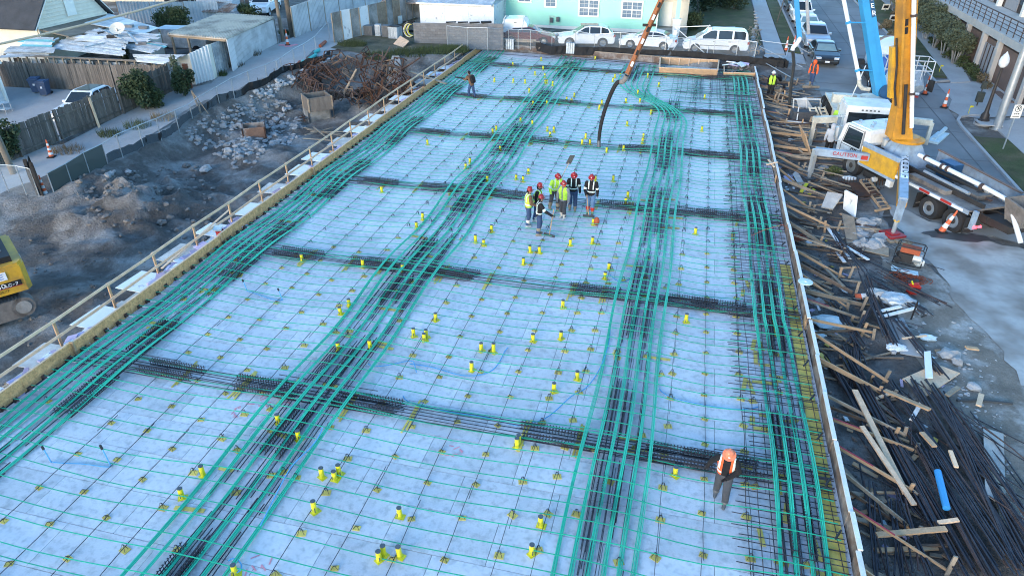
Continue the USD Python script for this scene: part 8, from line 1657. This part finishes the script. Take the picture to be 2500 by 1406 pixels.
for (y0, y1, zt_, mat, nm) in ((57.0, 60.2, 2.55, 'apt_grey', 'garage_grille'), (49.4, 51.0, 2.6, 'apt_dark', 'dark_doorway'), (46.2, 48.2, 2.6, 'apt_dark', 'dark_doorway'), (64, 67, 2.5, 'apt_dark', 'dark_opening'), (71, 74, 2.5, 'apt_grey', 'garage_grille')):
    m = MB(); m.span((xa + .22, y0, .25), (xa + .29, y1, zt_)); w = m.build(nm, mat, t, world=True)
    for y in (y0, y1): m = MB(); m.span((xa - .02, y - .22, 0), (xa + .295, y + .22, bz - .255)); m.build('pilaster', 'apt_concrete', t, world=True)
    if 'grille' in nm:
        for y in np.arange(y0 + .3, y1, .7): m = MB(); m.span((xa + .17, y, .3), (xa + .215, y + .07, zt_)); m.build('grille_bar', 'apt_dark', t, world=True, sub=w)
m = MB(); m.span((xa + .1, 44, -.1), (xa + .28, 62, .45)); m.build('plinth', 'apt_concrete', t, world=True)
m = MB(); m.span((xa - .4, 51.5, .2), (xa + .25, 55, .42)); m.solo('mulch_bed', 'apt_brick', 'brown mulch bed along the foot of the apartment building', 'bed')
for k, (x, y, R, H) in enumerate(((20.0, 86, 1.7, 3.0), (19.8, 82, 1.6, 2.8), (19.9, 78, 1.6, 2.9), (19.7, 74.3, 1.5, 2.8), (19.7, 70.6, 1.5, 2.9), (19.6, 67.2, 1.45, 2.8), (19.6, 64.2, 1.35, 2.7), (19.7, 61.6, 1.2, 2.4))):
    gz = float(ground(np.array([x]), np.array([y]), False)[0]); tt = thing('street_tree', f'grey green multi stemmed tree before the apartment terrace, {["farthest", "second farthest", "third farthest", "fourth farthest", "fifth from far", "third nearest", "second nearest", "nearest"][k]} of its row', 'tree', (x, y, gz)); r = random.Random(k); m = MB()
    for q in range(6): a = r.uniform(0, 6.3); m.tube([(math.cos(a) * .12, math.sin(a) * .12, -.1), (math.cos(a) * .35, math.sin(a) * .35, H * .35), (math.cos(a) * R * .6, math.sin(a) * R * .6, H * .8)], np.array([.055, .04, .015]), 5)
    m.build('trunk', 'concrete_old', tt); m = MB(); leaves(m, (0, 0, H * .72), (R * .8, R * .9, H * .32), 2200, .10, 60 + k)
    for q in range(6): a = r.uniform(0, 6.3); leaves(m, (math.cos(a) * R * .6, math.sin(a) * R * .6, H * r.uniform(.45, .95)), (R * .5, R * .5, H * .2), 420, .10, 80 + k * 9 + q)
    m.build('crown', 'leaf_grey', tt)
for k in range(30):
    x, y = 18.8 + RNG.uniform(.6, 1.5), 57 + k * .9; x += max(0, (y - 57)) * .05; bush('hedge_clump', (x, y, float(ground(np.array([x]), np.array([y]), False)[0]) + .05), (.7, .6, .4), 420, .08, 'weeds', 'low dark ground cover clump between the pavement and the small trees', 'shrub', group='ground cover clumps before the small trees', seed=100 + k, lobes=2, trunks=1) if k < 14 else None
bush('dry_shrub', (20.1, 56.2, .45), (.5, .5, .5), 700, .07, 'dry_weeds', 'dry tan shrub at the foot of the apartment garage pier', 'shrub', seed=140)
bush('dry_shrub', (20.0, 54.6, .45), (.4, .4, .35), 500, .07, 'dry_weeds', 'smaller dry shrub nearer the street lamp along the building', 'shrub', seed=141)
for k, (u, v, lab) in enumerate(((1690, 62, 'dark round shrub beside the mint porch pillar'), (1715, 20, 'dark shrub mass behind the mint porch'), (1760, 10, 'dark shrub right of the mass behind the porch'), (1790, 16, 'dark shrub nearest the pavement at the top of the lawn'))):
    p = P(u, v + 10, .7); bush('lawn_shrub', p, (1.2 if k == 0 else 2.0, 1.2, 1.0 if k == 0 else 1.6), 3200, .11, 'leaf_dark', lab, seed=150 + k, lift=.7)
for k, (u, v, lab) in enumerate(((2160, 70, 'leftmost scrubby shrub on the far kerb strip'), (2175, 100, 'scrubby shrub beside the white yard signs'), (2185, 45, 'scrubby shrub behind the white yard signs'))): bush('kerb_shrub', W(u, v), (.7, .7, .6), 900, .09, 'dry_weeds', lab, seed=160 + k)
for k, (u, v) in enumerate(((2160, 30), (2178, 58), (2186, 10))):
    b = W(u, v); t = thing('yard_sign', ['white yard sign lying on the far kerb strip', 'white yard sign standing by the orange mast on the far kerb strip', 'white sign at the top edge beside the orange mast'][k], 'sign', b, .3); m = MB(); m.box((0, 0, .5), (.75, .04, .6), rx=.3); m.build('plate', 'trim_white', t); m = MB(); m.box((0, -.03, .52), (.5, .03, .3), rx=.3); m.build('dark_print', 'ink_black', t); m = MB(); m.bar((0, 0, 0), (0, 0, .4), .04); m.build('stake', 'pipe_galv', t)
t = thing('lawn_path', None, None, P(1740, 62, .65)); t.prim.SetCustomDataByKey('kind', 'structure'); m = MB(); m.sheet([P(1700, 60, .70), P(1703, 66, .70), P(1795, 70, .72), P(1795, 65, .72)], .05); m.build('slab', 'concrete', t, world=True)
mb = MB(); a = P(1706, 38, .7); mb.tube([a, a + [-.5, .4, 2.2], a + [-1.1, .8, 4.6]], np.array([.07, .06, .05]), 6); mb.solo('thin_trunk', 'bark', 'thin bare trunk leaning on the lawn beside the mint porch', 'trunk')
mb = MB(); a = W(1896, 58); mb.tube([a, a + [.3, 0, 2.5], a + [.45, 0, 5]], np.array([.05, .04, .03]), 6); mb.solo('verge_sapling', 'bark', 'thin bare sapling on the grass verge by the street cars', 'sapling')
for k in range(16): p = P(1848 - k * .6 + RNG.uniform(-4, 4), 12 + k * 7, .7); mb = MB(); mb.box(p + [0, 0, .1], (RNG.uniform(.2, .4), RNG.uniform(.2, .4), .2), rz=RNG.uniform(0, 3)); mb.solo('edging_stone', 'stone_pale', 'pale edging stone along the lawn side of the far pavement', 'stone', 'edging stones along the far pavement')
mb = MB()
for k in range(40): p = P(RNG.uniform(1808, 1855), RNG.uniform(66, 135), .7); mb.tube([p, p + [RNG.uniform(-.3, .3), 0, RNG.uniform(.1, .5)], p + [RNG.uniform(-.6, .6), 0, RNG.uniform(.0, .5)]], .03, 4)
mb.solo('brush_pile', 'lumber_grey', 'dry brush and sticks piled behind the white minivan', 'brush', kind='stuff')
# ================================================================== PEOPLE
MF = manifold3d.Manifold
def ball(p, r, n=12): return MF.sphere(float(r), n).translate([float(x) for x in p])
def hull(*pr): return MF.batch_hull([ball(p, r) for p, r in pr])
def uni(ms): return MF.batch_boolean(ms, manifold3d.OpType.Add)
def person(px, label, face, jacket, trousers, boots, hat, vest=None, tape=None, lean=.06, step=.16, L=None, R=None, z=None, hood=None, head_turn=0., head_down=.15, group=None, H=1.74, gloves='skin', straps=None, beard=False, mask=None, knee=.03, pack=False, base=None, socks=None, wide=.11, bh=.16, gap=.07):
    b = base if base is not None else P(px[0], px[1], 0. if z is None else z)
    t = thing('person', label, 'person', b, face, group); k = H / 1.74
    c_, s_ = math.cos(lean), math.sin(lean)
    def up(p): x, y, zz = p; zz -= .95; return np.array([(x * c_ + zz * s_), y, .95 + zz * c_ - x * s_]) * k
    sh = {1: up((0, .195, 1.42)), -1: up((0, -.195, 1.42))}
    arm = {}
    for s, A in ((1, L), (-1, R)):
        A = A or ((-.04, .06, -.28), (.07, .02, -.25)); e = sh[s] + np.array([A[0][0], s * A[0][1], A[0][2]]) * k; h = e + np.array([A[1][0], s * A[1][1], A[1][2]]) * k; arm[s] = (sh[s], e, h)
    leg = {}
    for s in (1, -1):
        f = s * step / 2; hip = np.array([0, s * .095, .92]) * k; an = np.array([f - .02, s * wide, .085]) * k; kn = (hip + an) / 2 + np.array([knee + .05 * (f > 0), 0, .0]); leg[s] = (hip, kn, an)
    hd = up((.015, 0, 1.635)); 
    def hv(p):
        x, y, zz = p; a = -head_down; x, zz = x * math.cos(a) - zz * math.sin(a), x * math.sin(a) + zz * math.cos(a); c, n = math.cos(head_turn), math.sin(head_turn); return hd + np.array([x * c - y * n, x * n + y * c, zz]) * k
    # body: one continuous figure
    parts = [hull((up((0, .06, .95)), .10), (up((0, -.06, .95)), .10), (up((0, .09, 1.34)), .10), (up((0, -.09, 1.34)), .10)), hull((up((0, 0, 1.4)), .06), (hd - [0, 0, .07], .055)), hull((hv((0, 0, .02)), .092), (hv((.02, 0, -.02)), .085), (hv((.035, 0, -.075)), .055)), hull((hv((.095, 0, .0)), .012), (hv((.118, 0, -.03)), .016))]
    for s in (1, -1):
        parts += [hull((hv((-.005, s * .092, .0)), .018), (hv((-.005, s * .092, -.035)), .014))]
        S, E, Hd = arm[s]; d = unit(Hd - E); parts += [hull((S, .052), (E, .042)), hull((E, .042), (Hd, .03))]
        sd = unit(np.cross(d, [0, 0, 1.]) if abs(d[2]) < .9 else np.array([1., 0, 0])); palm = Hd + d * .06; parts.append(hull((Hd, .026), (palm + sd * .022, .018), (palm - sd * .022, .018)))
        bend = unit(np.array([.6, -s * .5, -.2]))
        for q, (o, ln) in enumerate(((-.027, .062), (-.009, .07), (.009, .066), (.027, .052))): a0 = palm + sd * o; m1 = a0 + d * ln * .55 + bend * .008; m2 = m1 + d * ln * .35 + bend * .03; parts += [hull((a0, .010), (m1, .009)), hull((m1, .009), (m2, .008))]
        th = Hd + d * .02; parts.append(hull((th - sd * .026, .012), (th - sd * .05 + d * .03 + bend * .02, .010)))
        hip, kn, an = leg[s]; parts += [hull((hip, .078), (kn, .055)), hull((kn, .055), (an, .042)), hull((an - [0, 0, .03], .04), (an + [.13, 0, -.05], .032), (an + [-.05, 0, -.045], .035))]
    m = MB(); m.mesh(uni(parts)); body = m.build('body', gloves if gloves != 'skin' else 'skin', t, smooth=50)
    if gloves != 'skin':
        m = MB(); m.mesh(uni([hull((hv((.006, 0, .02)), .094), (hv((.026, 0, -.02)), .087), (hv((.041, 0, -.075)), .057)), hull((hv((.10, 0, .0)), .012), (hv((.122, 0, -.03)), .016))])); m.build('face', 'skin', t, smooth=50, sub=body)
    m = MB()
    for s in (1, -1): m.mesh(ball(hv((.094, s * .034, .012)), .011, 8))
    m.mesh(hull((hv((.104, .02, -.062)), .006), (hv((.104, -.02, -.062)), .006))); m.build('eyes_and_mouth', 'ink_black', t, sub=body)
    m = MB(); m.mesh(hull((hv((-.025, 0, .03)), .098), (hv((-.045, 0, -.04)), .075))); m.build('hair', 'cloth_black', t, sub=body, smooth=50)
    if beard or mask: m = MB(); m.mesh(hull((hv((.05, 0, -.06)), .068), (hv((.03, 0, -.10)), .06), (hv((-.02, 0, -.1)), .06))); m.build('beard' if beard else 'neck_gaiter', 'cloth_black', t, sub=body, smooth=50)
    # clothing
    jk = [hull((up((0, .07, .90)), .125), (up((0, -.07, .90)), .125), (up((0, .06, 1.12)), .125), (up((0, -.06, 1.12)), .125)), hull((up((0, .06, 1.12)), .122), (up((0, -.06, 1.12)), .122), (up((0, .10, 1.33)), .128), (up((0, -.10, 1.33)), .128), (up((0, .165, 1.42)), .07), (up((0, -.165, 1.42)), .07)), hull((up((0, .03, 1.45)), .075), (up((0, -.03, 1.45)), .075), (up((0.01, 0, 1.50)), .07))]
    for s in (1, -1): S, E, Hd = arm[s]; jk += [hull((S, .086), (E, .072)), hull((E, .072), (Hd, .054))]
    if hood: jk.append(hull((hv((-.03, 0, .035)), .135), (hv((-.04, 0, -.09)), .12), (hv((.0, 0, .01)), .118)))
    m = MB(); m.mesh(uni(jk)); m.build('jacket', jacket, t, smooth=50)
    tr = [hull((np.array([0, .06, .97]) * k, .118), (np.array([0, -.06, .97]) * k, .118), (np.array([0, .085, .86]) * k, .112), (np.array([0, -.085, .86]) * k, .112))]
    for s in (1, -1): hip, kn, an = leg[s]; tr += [hull((hip - [0, 0, .02], .116), (kn, .092)), hull((kn, .092), (an + [0, 0, .07], .08))]
    m = MB(); m.mesh(uni(tr)); m.build('trousers', trousers, t, smooth=50)
    for s in (1, -1):
        hip, kn, an = leg[s]; u_ = unit(kn - an); m = MB(); m.mesh(uni([hull((an + u_ * bh, .084), (an, .064)), hull((an - [0, 0, .02], .06), (an + [.15, 0, -.045], .042), (an + [-.06, 0, -.04], .045))])); m.build('boot', boots, t, smooth=50)
        if socks: m = MB(); m.mesh(hull((an + u_ * .17, .09), (an + u_ * .27, .094))); m.build('sock', socks, t, smooth=50)
    def shell(e): return uni([hull((up((0, .07, .98)), .125 + e), (up((0, -.07, .98)), .125 + e), (up((0, .06, 1.12)), .125 + e), (up((0, -.06, 1.12)), .125 + e)), hull((up((0, .06, 1.12)), .122 + e), (up((0, -.06, 1.12)), .122 + e), (up((0, .10, 1.33)), .128 + e), (up((0, -.10, 1.33)), .128 + e), (up((0, .13, 1.42)), .072 + e), (up((0, -.13, 1.42)), .072 + e))])
    def slab(c, s): c = up(c); return MF.cube([float(q) for q in s], True).rotate([0, math.degrees(lean), 0]).translate([float(q) for q in c])
    if vest:
        v = shell(.016); v = v - slab((.25, 0, 1.2), (.5, gap, .8)) if vest != 'hivis_jacket' else v
        m = MB(); m.mesh(v - slab((0, 0, .86), (1, 1, .16))); m.build('vest', vest, t, smooth=50)
    if tape:
        e = .024 if vest else .01; sh_ = shell(e); bands = [slab((0, 0, 1.06), (1, 1, .055))] + [slab((0, s * (.10 if gap < .1 else .165), 1.36), (1, .05, .4)) for s in (1, -1)] if not straps else [slab((0, s * .09, 1.24), (1, .055, .56)) for s in (1, -1)] + [slab((0, 0, 1.02), (1, 1, .05))]
        m = MB(); m.mesh((sh_ - slab((.25, 0, 1.2), (.5, gap if vest and gap > .1 else .001, .8))) ^ (uni(bands))); m.build('reflective_tape', tape, t, smooth=50)
        if not vest:
            m = MB()
            for s in (1, -1): S, E, Hd = arm[s]; q = S + (E - S) * .75; m.mesh(hull((q, .081), (q + (E - S) * .14, .08)))
            m.build('sleeve_band', tape, t, smooth=50)
    if hat:
        m = MB(); m.mesh(uni([hull((hv((-.01, 0, .055)), .118), (hv((-.01, 0, .10)), .10)) - slab((0, 0, 0), (.001, .001, .001)), MF.cylinder(.012, .155, .15, 18).translate([0, 0, 0]).rotate([0, math.degrees(head_down), 0]).translate([float(q) for q in hv((.015, 0, .05))])])); hp2 = m.build('hard_hat', hat, t, smooth=40)
        m = MB(); m.mesh(hull((hv((-.1, 0, .16)), .014), (hv((.06, 0, .185)), .014))); m.build('hat_ridge', hat, t, sub=hp2)
        m = MB(); m.mesh(hull((hv((.098, .012, .10)), .014), (hv((.098, -.012, .10)), .014))); m.build('hat_sticker', 'ink_white', t, sub=hp2)
    if pack: m = MB(); m.mesh(hull((up((-.2, .1, 1.35)), .1), (up((-.2, -.1, 1.35)), .1), (up((-.22, .09, 1.05)), .11), (up((-.22, -.09, 1.05)), .11))); m.build('backpack', 'cloth_black', t, smooth=50)
    cs, sn = math.cos(face), math.sin(face); Rw = np.array([[cs, -sn, 0], [sn, cs, 0], [0, 0, 1]])
    t.hand = {s: Rw @ (arm[s][2] + unit(arm[s][2] - arm[s][1]) * .08) + b for s in (1, -1)}
    return t
G7 = None
w1 = person((1757, 1219), 'worker in a coral hard hat, black hoodie and orange vest walking toward the camera', -1.75, 'cloth_black', 'cloth_charcoal', 'plastic_grey', 'hat_coral', vest='hivis_orange', tape='tape_pale', lean=.20, step=.30, L=((.02, .10, -.26), (.20, -.22, -.10)), R=((-.12, .14, -.24), (-.02, .10, -.25)), head_down=.55, beard=True, head_turn=.15, H=1.72, bh=.03, gap=.17, wide=.13, gloves='cloth_black', knee=.07)
wa = person((1289, 553), 'worker in a yellow vest over a brown hoodie at the left of the group', .5, 'cloth_brown', 'denim', 'boot_pale', 'hat_red', vest='hivis_yellow', tape='tape_pale', lean=.06, step=.08, L=((.10, .05, -.24), (.22, -.02, .02)), R=((.02, .08, -.27), (.2, 0, -.08)), head_turn=-.3, H=1.76, socks='boot_pale')
wb = person((1315, 573), 'worker in a black hoodie with pale straps holding a rake before the group', .35, 'cloth_black', 'denim', 'boot_tan', 'hat_red', tape='tape_pale', straps=True, lean=.08, step=.06, R=((.16, .16, -.22), (.26, .10, -.16)), L=((.10, .10, -.25), (.14, 0, -.2)), head_turn=.2, H=1.76, socks='boot_tan', gloves='boot_tan')
wc = person((1311, 540), 'worker with a black face covering and yellow vest behind the left pair', -.1, 'cloth_black', 'denim', 'boot_pale', 'hat_red', vest='hivis_yellow', tape='tape_pale', lean=.10, head_down=.35, mask=True, H=1.74)
wd = person((1352, 513), 'stooping worker in a bright yellow jacket with a shovel over the shoulder', -.9, 'hivis_yellow', 'cloth_charcoal', 'boot_tan', 'hat_red', tape='tape_pale', lean=.35, step=.30, R=((.06, .14, -.25), (.14, .02, -.18)), L=((.14, .05, -.2), (.15, -.1, .08)), head_down=.5, H=1.84, socks='boot_tan', gloves='cloth_charcoal')
we = person((1374, 533), 'worker in a grey hoodie and yellow vest with an orange scarf mid group', -1.9, 'cloth_grey', 'cloth_charcoal', 'boot_pale', 'hat_red', vest='hivis_yellow', lean=.06, head_turn=.6, H=1.72, R=((-.02, .08, -.27), (.05, .0, -.25)), gloves='cloth_silver')
m = MB(); q = we.local(np.array(we.org) + [0, 0, 1.63]); 
m.mesh(hull((q + [.06, .03, -.02], .095), (q + [.05, .02, -.08], .07))); m.build('orange_scarf', 'hivis_orange', we, smooth=50)
wf = person((1397, 514), 'worker in a black jacket with pale bands looking down beside the middle worker', -1.35, 'cloth_black', 'denim', 'boot_tan', 'hat_red', tape='tape_pale', lean=.16, step=.16, head_down=.7, H=1.84, gloves='cloth_grey')
wg = person((1440, 523), 'worker in a black jacket and blue jeans with red socks, rightmost of the group', -1.6, 'cloth_black', 'denim_light', 'boot_tan', 'hat_red', tape='tape_pale', lean=.05, step=.10, head_down=.4, mask=True, R=((.06, .06, -.28), (.16, -.10, -.2)), H=1.84, socks='petrol_red', gloves='cloth_grey')
wh = person((1152, 240), 'person in a brown jacket with a black backpack holding a long blower tube', 2.6, 'cloth_brown', 'denim', 'cloth_black', None, lean=.28, step=.34, L=((.16, .05, -.22), (.22, -.04, -.02)), R=((.06, .08, -.25), (.24, -.04, -.04)), hood=False, head_down=.5, pack=True, H=1.80, gloves='cloth_black')
hh_ = (wh.hand[1] + wh.hand[-1]) / 2; fdir = np.array([math.cos(2.6), math.sin(2.6), 0])
mb = MB(); mb.tube([hh_ - fdir * .35 + [0, 0, .02], hh_ + fdir * .4, hh_ + fdir * 1.1 - [0, 0, .05]], np.array([.07, .06, .045]), 8); mb.solo('leaf_blower', 'ink_black', 'long black blower tube held by the person with the backpack', 'blower')
bG = np.array([7.0, 52.6, 0]); bG = W(1878, 238); bG[2] = float(ground(bG[0:1], bG[1:2])[0])
person((0, 0), 'worker in a black jacket and yellow vest standing among the far braces', -1.6, 'cloth_black', 'cloth_black', 'cloth_black', 'hat_white', vest='hivis_yellow', lean=.05, base=bG, H=1.8)
bO = W(1978, 214); person((0, 0), 'worker in a hooded orange jacket perched by the kerb near the black car', -2.0, 'hivis_orange', 'denim', 'boot_tan', None, vest='cloth_charcoal', lean=.12, hood=True, head_down=.2, base=bO + [0, 0, .12], step=.34, L=((.02, .08, -.26), (.1, .02, -.24)), H=1.72)
mb = MB(); mb.bar(P(1962, 222, .3), P(1963, 240, -.2), .12); mb.bar(bO + [-.5, .1, .0], bO + [.6, .1, .0], .35, .22); mb.solo('timber_perch', 'lumber_grey', 'rough timber block under the worker in the orange jacket', 'block')
bY = at_y(2043, 300, 42.4); bY[2] = .05; person((0, 0), 'worker in a bright yellow top behind the cream outrigger', 1.2, 'hivis_yellow', 'denim', 'cloth_black', None, lean=.25, base=bY, head_down=.5, H=1.75, hood=False)
bW = W(2018, 384); bW[2] = float(ground(bW[0:1], bW[1:2])[0]); person((0, 0), 'person in a pale grey hooded jacket seen from behind beside the white truck cab', 1.5, 'cloth_silver', 'cloth_black', 'cloth_black', None, lean=.12, hood=True, base=bW, H=1.78)
# tools in hand
def rake(a, foot, blade, label, name='concrete_rake', hoe=True):
    t = thing(name, label, 'rake' if hoe else 'shovel', foot); m = MB(); m.cyl(a, foot + [0, 0, .04], .017, sides=6); m.build('handle', 'lumber', t, world=True)
    m = MB(); d = unit(np.array(blade, float)); m.bar(foot - d * .26 + [0, 0, .06], foot + d * .26 + [0, 0, .06], .03, .11); m.build('blade', 'pipe_dark', t, world=True)
h = wb.hand[-1]; rake(h + [.0, 0, .35], P(1341, 577, 0), (1, -.35, 0), 'concrete rake with its blade flat on the deck in front of the group')
h = wg.hand[-1]; rake(h + [0, 0, .1], P(1437, 531, 0), (1, -.05, 0), 'concrete rake held upright by the rightmost worker')
sh0 = np.array(wd.org) + np.array([.05, -.1, 1.0]); d_ = unit(np.array([.42, .25, 1.0])); t = thing('shovel', 'dark shovel carried over the shoulder of the stooping worker', 'shovel', sh0)
m = MB(); m.cyl(sh0 - d_ * .1, sh0 + d_ * 1.35, .017, sides=6); m.build('handle', 'lumber_grey', t, world=True); m = MB(); m.sheet([sh0 + d_ * 1.3 + RIGHT * -.12, sh0 + d_ * 1.3 + RIGHT * .12, sh0 + d_ * 1.72 + RIGHT * .11, sh0 + d_ * 1.72 - RIGHT * .11], .02); m.build('blade', 'pipe_dark', t, world=True)
c = P(1456, 550, 0); m = MB(); m.mesh(trimesh.creation.icosphere(2)); v_ = m.v[0]; v_ *= [.13, .11, .2]; v_ += c + [0, 0, .19]; m.solo('orange_jug', 'strap_orange', 'orange brown jug on the deck behind a yellow sleeve near the group', 'jug')
